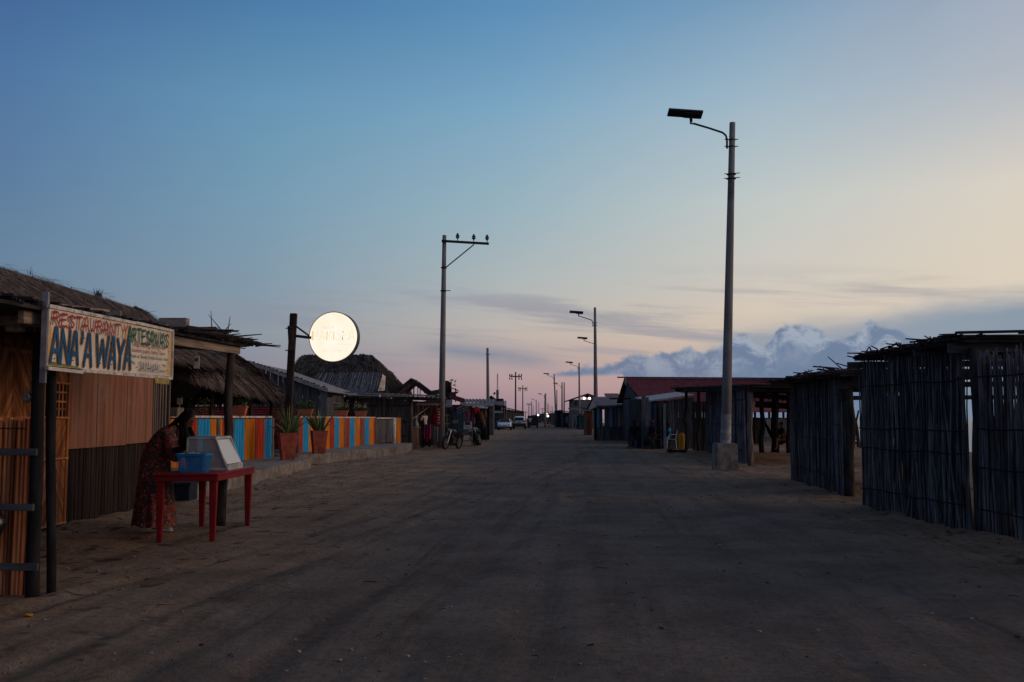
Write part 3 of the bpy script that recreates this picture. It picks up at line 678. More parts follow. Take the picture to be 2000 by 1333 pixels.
# near split-cane fence panel with rails
fn=thing('bamboo_fence','low fence panel of reddish split cane with three dark rails at the left edge','fence',(-4.3,8.1,0))
mb=MB(); stickwall(mb,(-6.6,8.16,0),(-3.86,8.16,0),1.4,-.04,.034,.019,.006,.012,6,0,0,.006,0,0); planks(mb,(-6.6,8.2,0),(-3.86,8.2,0),-.04,1.38,.06,.01,.0,.01,side=1); mb.build('cane_panel',bamboo_lo,fn)
for i,(z,xe) in enumerate(((1.135,-3.77),(.7,-3.78),(.235,-3.73))):
    mb=MB(); mb.beam((-6.5,7.965,z+.02),(xe,7.945,z),.03,.055); mb.build('rail',mat('rail_wood',(.1,.11,.13),(.045,.05,.06),(3,14,14),.75,.004),fn,bevel=.004)
mb=MB(); mb.path([(-5.5,8.1,1.33),(-4.6,8.11,1.325),(-3.9,8.03,1.32)],.005,5); mb.build('wire',black,fn)
# black plastic bag tied to the rail
bgm=mat('black_plastic',(.012,.013,.016),(.008,.008,.01),(9,9,9),.3,.01,spec=.6)
mb=MB(); rs=[]
for i in range(15):
    t_=i/14; z=.72-.46*t_; r=.03+.17*math.sin(PI*min(1,t_*1.05)**.8)+.02*(t_>0)
    if i==14: r=.02
    rs.append([(-4.18+r*math.cos(a)*(1+.18*mnoise.noise(V(math.cos(a)*2,math.sin(a)*2,z*9)))-t_*.09,7.93+r*.55*math.sin(a)*(1+.2*mnoise.noise(V(math.cos(a)*3,math.sin(a)*3,z*7))),z) for a in [2*PI*j/22 for j in range(22)]])
mb.rings(rs)
tag(mb.build('plastic_bag',bgm,smooth=True),'black plastic bag hanging from the middle rail of the cane fence at the left edge','bag')
mb=MB(); mb.path([(-3.88,8.05,2.25),(-3.86,8.04,1.9),(-3.89,8.03,1.7)],.004,5)
for _ in range(26): 
    mb.box((-3.88+ru(-.03,.03),8.0+ru(-.02,.02),1.6+ru(-.07,.07)),(.03,.004,.02),Matrix.Rotation(ru(0,6),3,(ru(-1,1),ru(-1,1),1)))
tag(mb.build('foil_charm',mat('foil',(.3,.3,.3),(.08,.08,.08),(30,30,30),.4,metal=.5)),'crumpled shiny foil bundle hanging by a cord on the black canopy post','ornament')
mb=MB(); c=At(384,708,12.0); mb.box(c,(.065,.01,.15)); mb.tube(c+V(0,0,.07),c+V(0,0,.25),.002); 
o=tag(mb.build('hanging_card',white_paint),'small white card hanging below the weathered beam of the canopy','sign')
mb=MB(); c=At(384,703,11.99); mb.box(c+V(0,-.004,0),(.035,.003,.04)); mb.build('card_picture',paint('cardpic',(.12,.1,.09)),o)
# peel and crumbs
mb=MB(); c=G(55,1207); rs=[]
for i in range(5): rs.append([(c.x+.035*math.cos(a)*math.sin(PI*(i+.3)/4.8),c.y+.025*math.sin(a)*math.sin(PI*(i+.3)/4.8),.01+.018*i/4+.004*math.sin(3*a)) for a in [2*PI*j/12 for j in range(12)]])
mb.rings(rs); tag(mb.build('fruit_peel',paint('peel',(.65,.27,.03))),'small piece of orange fruit peel lying on the dirt in the lower left','peel')
# ------------------------------------------------ red table
tb=thing('plastic_table','red plastic table standing on the sand in front of the nearest restaurant','table',(-3.78,12.35,0))
mb=MB(); mb.slab([(-4.13,11.55,.735),(-3.4,11.6,.735),(-3.4,13.3,.735),(-4.13,13.28,.735)],(0,0,.03)); mb.build('tabletop',red_plastic,tb,bevel=.012)
mb=MB()
for a,b_ in (((-4.11,11.58),(-3.42,11.62)),((-3.42,11.62),(-3.42,13.27)),((-3.42,13.27),(-4.11,13.26)),((-4.11,13.26),(-4.11,11.58))): mb.beam((*a,.705),(*b_,.705),.025,.058)
mb.build('apron',red_plastic,tb,bevel=.006)
for x,y in ((-4.07,11.63),(-3.47,11.67),(-3.47,13.2),(-4.07,13.2)):
    mb=MB(); w0,w1=.038,.028
    mb.rings([[(x+sx*k,y+sy*k,z) for sx,sy in((-1,-1),(1,-1),(1,1),(-1,1))] for k,z in ((w1,-.03),(w1,.03),(w0,.4),(w0+.005,.7))]); mb.build('leg',red_plastic,tb,bevel=.007)
# blue basket
bs=thing('plastic_basket','bright blue perforated plastic basket on the front of the red table','basket',(-3.72,11.92,.765))
bsm=mat('basket_blue',(.02,.24,.55),(.015,.18,.45),(9,9,9),.4)
mb=MB(); cx,cy=-3.79,11.95
def rr(hx,hy,z,k=5,rad=.035):
    out=[]
    for (sx,sy,a0) in ((1,1,0),(-1,1,90),(-1,-1,180),(1,-1,270)):
        for i in range(k): 
            a=R(a0+90*i/(k-1)); out.append((cx+sx*(hx-rad)+rad*math.cos(a),cy+sy*(hy-rad)+rad*math.sin(a),z))
    return out
levels=[.767,.8,.825,.85,.875,.9,.925,.95,.962]
# perforated wall: thin horizontal bands and vertical ribs
def band(z,th=.004): 
    f=(z-.767)/.2; hx=.15+.025*f;hy=.11+.02*f
    mb.rings([rr(hx,hy,z-th),rr(hx,hy,z+th),rr(hx-.003,hy-.003,z+th),rr(hx-.003,hy-.003,z-th),rr(hx,hy,z-th)],cap=False)
for z in levels: band(z,.0032)
mb.rings([rr(.15,.11,.767),rr(.15,.11,.771)])
def rib(ax,t_):
    for f0,f1 in ((0,1),):
        a=(.15,.11);b_=(.175,.13)
        if ax=='x': mb.beam((cx+t_*.15*.8,cy-.11,.767),(cx+t_*.175*.8,cy-.13,.965),.008,.003,up=(0,1,0)); mb.beam((cx+t_*.15*.8,cy+.11,.767),(cx+t_*.175*.8,cy+.13,.965),.008,.003,up=(0,1,0))
        else: mb.beam((cx-.15,cy+t_*.11*.75,.767),(cx-.175,cy+t_*.13*.75,.965),.003,.008,up=(0,1,0)); mb.beam((cx+.15,cy+t_*.11*.75,.767),(cx+.175,cy+t_*.13*.75,.965),.003,.008,up=(0,1,0))
for i in range(13): rib('x',-1+2*i/12)
for i in range(9): rib('y',-1+2*i/8)
mb.build('mesh_body',bsm,bs)
mb=MB(); mb.rings([rr(.176,.131,.96),rr(.19,.145,.962),rr(.19,.145,.985),rr(.178,.133,.988),rr(.172,.128,.98)],cap=False); mb.build('rim',bsm,bs,bevel=0)
mb=MB()
for k in range(9): mb.ball((cx+ru(-.09,.09),cy+ru(-.06,.06),.955+ru(0,.03)),(.045,.035,.025),8,5)
mb.build('wrapped_food',mat('cling',(.3,.38,.5),(.12,.16,.25),(30,30,30),.35),bs)
# glass food case
gc=thing('food_case','small glass food display case with white metal frame and slanted front on the red table','display case',(-3.75,12.7,.765))
sheet=mat('case_white',(.6,.6,.58),(.42,.42,.42),(6,6,6),.4,grime=(4,(.3,.29,.28)))
gm,gnt,gb=newmat('case_glass'); gb.inputs['Base Color'].default_value=(.5,.52,.52,1); gb.inputs['Roughness'].default_value=.15; gb.inputs['Alpha'].default_value=.5
gm2,gnt2,gb2=newmat('case_glass_front'); gb2.inputs['Base Color'].default_value=(.7,.7,.68,1); gb2.inputs['Roughness'].default_value=.3; gb2.inputs['Alpha'].default_value=.85
Y0,Y1=12.34,13.0; xb0,xb1,xt0,xt1=-4.02,-3.5,-4.0,-3.66; zb,zt=.77,1.16
# orientation: slanted pane looks at the street
fr=MB()
for y in (Y0,Y1):
    fr.beam((xb0,y,zb+.01),(xb1,y,zb+.01),.018,.03); fr.beam((xt0,y,zt),(xt1,y,zt),.018,.022); fr.beam((xb1,y,zb),(xt1,y,zt),.02,.028,up=(0,1,0)); fr.beam((xb0,y,zb),(xt0,y,zt),.02,.02,up=(0,1,0))
fr.beam((xb1,Y0,zb+.03),(xb1,Y1,zb+.03),.02,.07); fr.beam((xt1,Y0,zt),(xt1,Y1,zt),.02,.028); fr.beam((xt0,Y0,zt),(xt0,Y1,zt),.018,.02); fr.beam((xb0,Y0,zb),(xb0,Y1,zb),.018,.02)
fr.build('frame',sheet,gc,bevel=.003)
mb=MB(); mb.slab([(xt0,Y0,zt+.014),(xt1,Y0,zt+.014),(xt1,Y1,zt+.014),(xt0,Y1,zt+.014)],(0,0,.006)); mb.build('top_panel',mat('case_top',(.3,.31,.33),(.2,.2,.22),(4,4,4),.3,metal=.3),gc)
mb=MB(); mb.slab([(xb1-.012,Y0+.02,zb+.07),(xb1-.012,Y1-.02,zb+.07),(xt1-.004,Y1-.02,zt-.02),(xt1-.004,Y0+.02,zt-.02)],(-.004,0,-.002)); mb.build('slanted_pane',gm2,gc)
mb=MB(); mb.slab([(xb0+.01,Y0+.003,zb+.02),(xb1-.02,Y0+.003,zb+.02),(xt1-.01,Y0+.003,zt-.01),(xt0+.01,Y0+.003,zt-.01)],(0,.003,0)); mb.slab([(xb0+.01,Y1-.003,zb+.02),(xb1-.02,Y1-.003,zb+.02),(xt1-.01,Y1-.003,zt-.01),(xt0+.01,Y1-.003,zt-.01)],(0,-.003,0)); mb.build('side_pane',gm,gc)
mb=MB(); mb.slab([(xb0+.015,Y0+.01,.95),(xt1-.06,Y0+.01,.95),(xt1-.06,Y1-.01,.95),(xb0+.015,Y1-.01,.95)],(0,0,.006)); mb.slab([(xb0+.01,Y0+.01,.79),(xb1-.03,Y0+.01,.79),(xb1-.03,Y1-.01,.79),(xb0+.01,Y1-.01,.79)],(0,0,.006)); mb.build('shelf',sheet,gc)
mb=MB()
for z in (.815,.975):
    for k in range(12): mb.ball((ru(xb0+.08,xt1-.12),ru(Y0+.05,Y1-.08),z),(.055,.04,.022),8,5,Matrix.Rotation(ru(0,3),3,'Z'))
tag(mb.build('empanadas',mat('fried',(.55,.25,.05),(.42,.15,.03),(30,30,30),.5)),'orange brown fried pastries lying on the shelves inside the glass food case','food')
# ================================================================== WOMAN
wo=thing('person','woman in a long patterned dress with long black hair bending over the red table','person',(-4.45,12.75,0))
wy=12.68
J={}; 
def addj(n,p,r): J[n]=(len(J),V(*p),r)
addj('pel',(-4.52,wy,.88),.13);addj('spi',(-4.46,wy,1.04),.12);addj('che',(-4.36,wy,1.17),.13);addj('nk0',(-4.25,wy,1.27),.06);addj('nk1',(-4.19,wy-.005,1.33),.05);addj('hd',(-4.14,wy-.01,1.38),.06)
for s,n in ((-1,'R'),(1,'L')):   # s=-1 near the camera
    addj('sh'+n,(-4.29,wy+s*.165,1.2),.055)
    if s<0: el=(-4.2,wy-.27,.98); wr=(-4.02,wy-.42,.93+.06)
    else: el=(-4.16,wy+.22,.97); wr=(-3.97,wy-.12,.97+.02)
    addj('el'+n,el,.042); addj('fa'+n,(lerp(el[0],wr[0],.45),lerp(el[1],wr[1],.45),lerp(el[2],wr[2],.45)),.036); addj('wr'+n,wr,.024)
    addj('hi'+n,(-4.53,wy+s*.09,.84),.09); fx=-4.5+.08*(s<0); addj('kn'+n,(fx+.02,wy+s*.1,.46),.06); addj('an'+n,(fx-.02,wy+s*.1,.08),.036); addj('to'+n,(fx+.15,wy+s*.11,.03),.03)
E=[('pel','spi'),('spi','che'),('che','nk0'),('nk0','nk1'),('nk1','hd')]
for n in 'RL': E+=[('che','sh'+n),('sh'+n,'el'+n),('el'+n,'fa'+n),('fa'+n,'wr'+n),('pel','hi'+n),('hi'+n,'kn'+n),('kn'+n,'an'+n),('an'+n,'to'+n)]
ex=MB(); HR=Matrix.Rotation(R(38),3,'Y')   # head pitched down towards +X
hc=V(-4.115,wy-.01,1.40)
def hp(x,y,z): return hc+HR@V(x,y,z)
ex.ball(hc,(.088,.07,.108),16,12,HR); ex.ball(hp(.025,0,-.055),(.06,.052,.06),12,8,HR); ex.ball(hp(.085,0,-.02),(.02,.013,.028),8,6,HR) # jaw, nose
ex.ball(hp(.078,0,-.062),(.015,.024,.01),8,6,HR); ex.ball(hp(.07,0,.028),(.02,.05,.014),8,6,HR); ex.ball(hp(.062,0,-.098),(.02,.022,.016),8,6,HR)
for s in (-1,1): ex.ball(hp(-.01,s*.07,-.01),(.022,.012,.03),8,6,HR)
def hand(ex,wp,dirv,up,side,curl=.5,sc_=1.0):
    d=V(*dirv).normalized(); u=V(*up); sd=d.cross(u).normalized()*side; u=sd.cross(d).normalized()*side; u=u if u.z>0 else -u
    pc=wp+d*.045*sc_; ex.path([wp-d*.01,wp+d*.03*sc_,wp+d*.085*sc_],[.022,.026,.03],8)
    ex.box(wp+d*.055*sc_,(.07*sc_,.075*sc_,.024),Matrix((sd,d,u)).transposed())
    for i,(o,l) in enumerate(((-.03,.066),(-.01,.076),(.01,.07),(.029,.055))):
        b0=wp+d*.085*sc_+sd*o; c=curl*(1+.15*i); p1=b0+(d*math.cos(c*.6)-u*math.sin(c*.6))*l*.5; p2=p1+(d*math.cos(c*1.4)-u*math.sin(c*1.4))*l*.32; p3=p2+(d*math.cos(c*2.1)-u*math.sin(c*2.1))*l*.25
        ex.path([b0-d*.01,p1,p2,p3],[.0095,.009,.008,.006],8)
    b0=wp+d*.03-sd*.03; ex.path([b0,b0-sd*.02+d*.025-u*.01,b0-sd*.018+d*.055-u*.025],[.011,.0105,.008],8)
hand(ex,J['wrR'][1],(.75,.35,-.45),(.4,0,.9),1,.7); hand(ex,J['wrL'][1],(.6,-.7,-.3),(.3,0,.9),-1,.55)
js=sorted(J.values(),key=lambda a:a[0])
bm_=skin_mesh([j[1] for j in js],[(J[a][0],J[b_][0]) for a,b_ in E],[j[2] for j in js],ex,.0075,1)
link_mesh('body',bm_,skin_m,wo)
# hair: cap, long lock falling forward and down the back
mb=MB(); 
random.seed(5)
for k in range(1100):
    a=ru(-1,1); fr_=ru(0,1)
    th=a*PI*.62+PI; 
    start=hp(.02*math.cos(th),.02*math.sin(th)*2,.112)
    # roll over skull then hang
    dirh=V(math.cos(th)*.09,math.sin(th)*.078,0)
    p1=hp(dirh.x*.72,dirh.y*.8,.075); p2=hp(dirh.x*1.08,dirh.y*1.08,.01); p3=hp(dirh.x*1.0,dirh.y*1.12,-.07)
    sd=1 if dirh.y>0 else -1
    if abs(a)>.45: # side locks fall straight down in front of the shoulder
        q=p2.lerp(p3,.7); p4=q+V(ru(-.01,.05),sd*ru(.0,.03),-.12); p5=p4+V(ru(-.01,.05),ru(-.02,.02),-ru(.08,.14)); p6=p5+V(ru(-.02,.04),ru(-.02,.02),-ru(.06,.14))
        pts=[start,p1,p2,q,p4,p5,p6]
    else:
        p3=p3+V(-.02,0,.0); p4=p3+V(-.07,ru(-.03,.03),-.07); p4.x=min(p4.x,-4.2); p5=p4+V(-.09,ru(-.04,.04),-.08); p6=p5+V(-.06,ru(-.03,.03),-.09)
        pts=[start,p1,p2,p3,p4,p5,p6]
    pts=[p+V(ru(-.006,.006),ru(-.006,.006),ru(-.004,.004)) for p in pts]
    mb.path(pts,[.004,.005,.006,.006,.006,.005,.0015],4,cap=False)
mb.ball(hp(-.018,0,.022),(.088,.08,.103),14,10,HR)
mb.build('hair',hairm,wo,smooth=True)
for s in (-1,1):
    mb=MB(); mb.ball(hp(.079,s*.03,.004),(.006,.014,.006),8,6,HR); mb.build('eye',black,wo,smooth=True)
# dress
m,nt,b=newmat('dress_print'); tc=nt.nodes.new('ShaderNodeTexCoord'); P=S(nt,tc.outputs['Object'])
n1=noise(nt,P,9,3,.6,1.2); n2=noise(nt,P,38,4,.7,.6); n3=noise(nt,P,17,2,.5,2.0)
sp=nt.nodes.new('ShaderNodeSeparateXYZ'); nt.links.new(P.s,sp.inputs[0]); pz=S(nt,sp.outputs[2])
c=mixc(nt,n1.sm(.45,.55),(.06,.012,.014),(.26,.028,.02))
c=mixc(nt,n3.sm(.52,.56)*.8,c,(.03,.03,.05)); c=mixc(nt,n2.sm(.56,.62)*.75,c,(.5,.34,.22)); c=mixc(nt,n1.sm(.62,.66)*.6,c,(.35,.12,.04))
nt.links.new(c.s,b.inputs['Base Color']); b.inputs['Roughness'].default_value=.8; dress=m
mb=MB(); rs=[]
ctr=[(.07,-4.5,wy,.235,.3),(.2,-4.5,wy,.225,.29),(.45,-4.5,wy,.2,.265),(.7,-4.51,wy,.175,.235),(.86,-4.515,wy,.165,.22),(.97,-4.49,wy,.155,.205),(1.07,-4.445,wy,.145,.195),(1.16,-4.385,wy,.135,.19),(1.23,-4.33,wy,.115,.17),(1.28,-4.275,wy,.085,.12),(1.305,-4.235,wy,.06,.075)]
N=56
for (z,x,y,rx,ry) in ctr:
    ring=[]; tilt=max(0,(z-.85))*1.35
    for j in range(N):
        a=2*PI*j/N; fold=1+ (0.075*max(0,(1.0-z)))*(math.sin(a*9+z*1.5)+.6*math.sin(a*15+2))
        dx=rx*1.1*math.cos(a)*fold; dy=ry*1.06*math.sin(a)*fold
        ring.append((x+dx*math.cos(tilt*.9),y+dy,z-dx*math.sin(tilt*.9)+.015*math.sin(5*a)*(z<.1)))
    rs.append(ring)
mb.rings(rs,cap=False)
for n in 'RL':
    a,b_,c_=J['sh'+n][1],J['el'+n][1],J['fa'+n][1]
    mb.path([a+V(-.03,0,.02),a.lerp(b_,.35)+V(0,0,.0),a.lerp(b_,.8),b_.lerp(c_,.25)+V(0,0,-.01),b_.lerp(c_,.75)+V(0,0,-.025)],[.085,.09,.085,.085,.1],14,cap=False)
o=mb.build('dress',dress,wo,smooth=True); md=o.modifiers.new('s','SUBSURF'); md.levels=1; md.render_levels=1
for n,s in (('R',-1),('L',1)):
    mb=MB(); t_=J['an'+n][1]; mb.slab([(t_.x-.05,t_.y-.04,.004),(t_.x+.19,t_.y-.05,.004),(t_.x+.21,t_.y,.004),(t_.x+.19,t_.y+.05,.004),(t_.x-.05,t_.y+.04,.004)],(0,0,.015)); mb.path([(t_.x+.06,t_.y-.045,.02),(t_.x+.1,t_.y,.06),(t_.x+.07,t_.y+.045,.02)],.008,6); mb.build('sandal',white_pl,wo)
random.seed(21)
# ================================================================== LEFT MIDDLE: open thatched kiosk
ks=thing('thatched_kiosk','thatched open kiosk with shaggy hipped roof behind the first striped fence','building',(-9,27,0))
e0=V(-7.35,21.5,2.42);e1=V(-7.7,34.2,2.12);b1=V(-11.2,34.2,1.95);b0=V(-11.2,21.5,1.95); r0=V(-9.2,23.5,3.5);r1=V(-9.05,32.0,3.52)
mb=MB(); 
def bulge(A,B,C,D,n,**k):
    A,B,C,D=map(Vector,(A,B,C,D)); nn=(B-A).cross(D-A).normalized(); nn=nn if nn.z>0 else -nn
    M1=A.lerp(D,.5)+nn*.1;M2=B.lerp(C,.5)+nn*.1
    thatch_slope(mb,A,B,M2,M1,int(n*.6),**k); thatch_slope(mb,M1,M2,C,D,int(n*.5),**k)
bulge(e0,e1,r1,r0,13000,bl=.5,bw=.03,thick=.14,lift=.07)
bulge(e1,b1,r1,r1+V(-.01,0,0),2500,bl=.5,bw=.03,thick=.14,lift=.07); bulge(b0,e0,r0,r0+V(-.01,0,0),2500,bl=.5,bw=.03,thick=.14)
thatch_slope(mb,b1,b0,r0,r1,400,.5,.03)
for _ in range(2200):
    s=random.random(); p=e0.lerp(e1,s)+V(ru(-.25,.1),0,ru(-.05,.12)); l=ru(.1,.24)+.08*mnoise.noise(V(s*30,0,0)); d=V(ru(.0,.3),ru(-.2,.2),-1).normalized(); w_=V(0,.014,0); mb.add([p-w_,p+w_,p+d*l],[(0,1,2)])
mb.build('thatch_roof',thatch,ks)
mb=MB()
for x,y in ((-7.95,22.2),(-7.95,26.4),(-8.0,30.5),(-8.1,33.6),(-10.8,33.6),(-10.8,22.2)):
    pts,rad=gnarl((x,y,0),(x,y,2.3),.075,.06,6,.02,y); m2=MB(); m2.path(pts,rad,8); m2.build('post',postwood,ks,True)
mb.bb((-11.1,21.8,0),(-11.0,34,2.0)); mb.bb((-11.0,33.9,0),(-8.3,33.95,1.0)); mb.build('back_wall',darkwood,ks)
mb=MB(); mb.bb((-9.6,24.5,.25),(-9.0,31.5,1.2)); mb.build('counter',mat('counter_blue',(.03,.06,.12),(.02,.04,.08),(4,4,4),.6),ks)
# concrete planter on the rail and price card above it
c=G(345,812,1.45)
mb=MB(); pc=V(-7.98,23.6,1.475); mb.rings([[ (pc.x+sx*k,pc.y+sy*k*1.6,z) for sx,sy in((-1,-1),(1,-1),(1,1),(-1,1))] for k,z in ((.13,1.475),(.15,1.66))]); tag(mb.build('stone_planter',concrete,bevel=.01),'plain pale stone planter on the rail of the first striped fence beside the slat wall','planter')
cp=At(351,782,24.2); pi=MB(); pi.box(cp,(.13,.01,.2)); pi.tube(cp-V(0,0,.05),V(cp.x,cp.y,1.64),.006); o=tag(pi.build('price_card',white_paint),'small white card on a stick above the stone planter under the thatched kiosk eaves','sign')
pi=MB(); pi.box(cp+V(0,-.006,.075),(.13,.003,.05)); pi.box(cp+V(-.02,-.006,.01),(.05,.003,.012)); pi.box(cp+V(.01,-.006,-.03),(.06,.003,.01)); pi.build('card_print',paint('cardblue',(.03,.06,.2)),o)
t_=thing('dark_block','dark navy block added against the end of the pavement behind the red table','dark_block',(-5.85,17.35,0))  # dark block added in front of the pale end face of the pavement
mb=MB(); mb.bb((-6.15,17.1,0),(-5.5,17.56,.29)); mb.build('body',mat('navy_block',(.02,.03,.05),(.012,.018,.03),(6,6,6),.6),t_,bevel=.01)
mb=MB(); mb.bb((-6.18,17.07,.27),(-5.47,17.57,.31)); mb.build('rim',mat('navy_block',(0,0,0)),t_,bevel=.006)
# ------------------------------------------------ striped corrugated fences
def striped(name,label,pts,post_px,caps,start=0,group='striped fences'):
    f=thing(name,label,'fence',(pts[0][0],pts[0][1],.25),0,group)
    P=[V(*p) for p in pts]; segs=[(P[i],P[i+1]) for i in range(len(P)-1)]
    k=start; cols_=[torange,tred,tblue]
    for a,b_ in segs:
        L=(b_-a).length; u=(b_-a).normalized(); s=0
        while s<L-.05:
            l=min(.72,L-s); mb=MB(); p=a+u*s; corr(mb,(p.x,p.y,a.z),u,(0,0,1),l-.004,1.14,.18,.085,12,.006,True); o=mb.build('ribbed_strip',cols_[k%3],f,smooth=False); s+=l; k+=1
    for (x,y) in post_px:
        mb=MB(); pts_,rad=gnarl((x,y,0),(x,y,1.42),.085,.08,5,.01,x); mb.path(pts_,rad,10); mb.build('post',mat('cement_post',(.2,.18,.165),(.12,.105,.095),(9,9,3),.9,.006),f,True)
    for a,b_ in caps:
        mb=MB(); mb.beam((*a,1.445),(*b_,1.445),.11,.055); mb.build('cap_rail',white_paint,f,bevel=.008)
    return f
lf=lambda d:(-7.2-.144*(29.8-d),d)
A=(*lf(23.5),.25);B=(*lf(29.7),.25)
off=.1
striped('striped_fence','first fence of orange, red and blue ribbed strips, behind the red table',[A,B],[(lf(26.0)[0]+.09,26.0),(lf(29.72)[0]+.05,29.75)],[((A[0]+.02,A[1]),(lf(26.3)[0]+.02,26.3)),((lf(26.32)[0]+.03,26.32),(B[0]+.03,B[1]))],0,None)
f2=[(-7.0,32.2,.3),(-6.64,37.9,.3),(-5.98,43.1,.3)]
striped('striped_fence','second fence of orange, red and blue ribbed strips behind the two tall planters',f2,[(-6.92,32.1),(-6.76,34.8),(-6.5,38.6),(-6.2,41.0),(-5.93,43.2)],[((-6.98,32.1),(-6.66,37.5)),((-6.64,37.55),(-6.3,40.4)),((-6.28,40.5),(-5.95,43.15))],1,None)
gt=thing('slatted_gate','low dark gate beside a white post at the far end of the striped fences','gate',(-5.6,44,.3))
mb=MB(); mb.beam((-5.88,43.3,1.42),(-5.12,44.9,1.42),.06,.05); mb.build('cap_rail',white_paint,gt)
mb=MB(); planks(mb,(-5.88,43.3,0),(-5.35,44.4,0),.35,1.36,.2,.02); mb.build('leaf',slatgrey,gt)
mb=MB(); mb.tube((-5.26,44.5,.2),(-5.26,44.5,1.42),.1); mb.build('post',white_paint,gt,True)
mb=MB(); corr(mb,(-5.2,44.62,.3),(.35,.8,0),(0,0,1),.36,1.14,.18,.085,12,.006,True); mb.build('ribbed_strip',torange,gt)
mb=MB(); mb.tube((-5.03,45.05,.2),(-5.03,45.05,1.46),.05); mb.build('post',postwood,gt,True)
# ------------------------------------------------ terracotta window boxes
def flowerbox(name,label,c,w=.42,flowers=True,h=.24,seed=1):
    random.seed(seed); t_=thing(name,label,'planter',c,0,'planters on the striped fences')
    c=V(*c); mb=MB(); d=.11
    mb.rings([[(c.x+sx*k,c.y+sy*kk,c.z+z) for sx,sy in((-1,-1),(1,-1),(1,1),(-1,1))] for k,kk,z in ((w*.4,d*.75,0),(w*.5,d,h-.04),(w*.54,d*1.1,h-.04),(w*.54,d*1.1,h),(w*.46,d*.85,h),(w*.44,d*.8,h-.06))]); mb.build('pot',terracotta,t_,bevel=.004)
    mb=MB(); 
    for _ in range(420):
        p=c+V(ru(-.5,.5)*w*1.25,ru(-.16,.16),h+abs(random.gauss(.06,.13))); a=V(ru(-1,1),ru(-1,1),ru(-.3,1)).normalized(); s=a.cross(V(0,0,1)); s=(s.normalized() if s.length>.01 else V(1,0,0))*ru(.008,.02); l=ru(.03,.07); mb.add([p-s,p+a*l*.5-s*1.4,p+a*l,p+a*l*.5+s*1.4,p+s],[(0,1,2,3,4)])
    for _ in range(26): p=c+V(ru(-.4,.4)*w,ru(-.08,.08),h-.05); mb.path([p,p+V(ru(-.08,.08),ru(-.05,.05),ru(.08,.25))],[.004,.002],4)
    fl=mb.build('foliage',leaf,t_)
    if flowers:
        mb=MB()
        for _ in range(46):
            p=c+V(ru(-.5,.5)*w*1.1,ru(-.14,.1),h+.1+abs(random.gauss(.06,.07))); mb.ball(p+V(0,-.03,.02),(.022,.022,.013),6,3)
        mb.build('blossoms',flower,fl)
yy=27.4; flowerbox('flower_box','terracotta box with a leafy flowering plant, on the rail of the first striped fence',(lf(yy)[0]+.03,yy,1.475),.46,False,.26,31)
flowerbox('flower_box','terracotta box half hidden behind the tall spiky plant, on the second striped fence',(-6.93,33.4,1.475),.5,False,.24,32)
flowerbox('flower_box','left one of the two terracotta boxes with pale blossoms beyond the tall planters',(-6.58,38.5,1.475),.48,True,.24,33)
flowerbox('flower_box','right one of the two terracotta boxes with pale blossoms, nearer the grey gate',(-6.28,41.4,1.475),.48,True,.24,34)
mb=MB(); c=V(lf(25.4)[0]-.15,25.4,.25); random.seed(3)
for _ in range(120):
    p=c+V(ru(-.3,.3),ru(-.2,.2),1.35+ru(0,.3)); a=V(ru(-1,1),ru(-1,1),ru(-.3,1)).normalized(); s=a.cross(V(0,0,1)).normalized()*.02; mb.add([p-s,p+a*.04-s*1.4,p+a*.09,p+a*.04+s*1.4,p+s],[(0,1,2,3,4)])
for _ in range(8): mb.path([c+V(ru(-.05,.05),0,0),c+V(ru(-.2,.2),ru(-.1,.1),1.5)],[.012,.004],5)
tag(mb.build('shrub',leaf),'sparse green shrub growing behind the first striped fence beside the canopy post','plant')
def tallpot(name,label,c,h,w0,w1,seed,rz):
    random.seed(seed); t_=thing(name,label,'planter',c,0,'tall square planters'); c=V(*c); rot=Matrix.Rotation(rz,3,'Z')
    mb=MB(); mb.rings([[c+rot@V(sx*k,sy*k,z) for sx,sy in((-1,-1),(1,-1),(1,1),(-1,1))] for k,z in ((w0,0),(w1,h),(w1-.035,h),(w1-.04,h-.06))]); mb.build('pot',potred,t_,bevel=.006)
    mb=MB()
    for _ in range(46):
        a=ru(0,2*PI); lean=ru(.05,.5)*(1 if random.random()<.75 else 1.7); L=ru(.42,.92); p=c+V(math.cos(a)*ru(0,.13),math.sin(a)*ru(0,.13),h-.06); d=V(math.cos(a)*lean,math.sin(a)*lean,1).normalized(); s=d.cross(V(math.cos(a+.9),math.sin(a+.9),0)).normalized(); w_=ru(.022,.038); vs=[];K=6
        for i in range(K+1):
            tt_=i/K; q=p+d*L*tt_+V(math.cos(a),math.sin(a),0)*.12*lean*tt_*tt_*2-V(0,0,.25*lean*tt_**2*L); ww=w_*(.6+.8*tt_*(1-tt_)*2)*(1-tt_**3)+.001; tw=s*ww
            vs+=[q-tw,q+d.cross(s)*ww*.35,q+tw]
        mb.add(vs,[(3*i+j,3*i+j+1,3*i+j+4,3*i+j+3) for i in range(K) for j in (0,1)])
    mb.build('blades',leaf2,t_,smooth=True)
    if seed%2:
        mb=MB(); 
        for _ in range(5): a=ru(0,6.3); mb.path([c+V(0,0,h-.05),c+V(math.cos(a)*.15,math.sin(a)*.15,h+.5),c+V(math.cos(a)*.35,math.sin(a)*.3,h+.75)],[.01,.007,.003],5)
        mb.build('dry_stalks',stick_dark,t_)
tallpot('tall_planter','left tall square red planter with yellowish sword leaves below the round sign pole',(-6.3,28.1,.25),.75,.17,.265,41,.38)
tallpot('tall_planter','right tall square red planter with dark green sword leaves on the far pavement',(-6.12,31.7,.3),.72,.18,.245,44,.35)
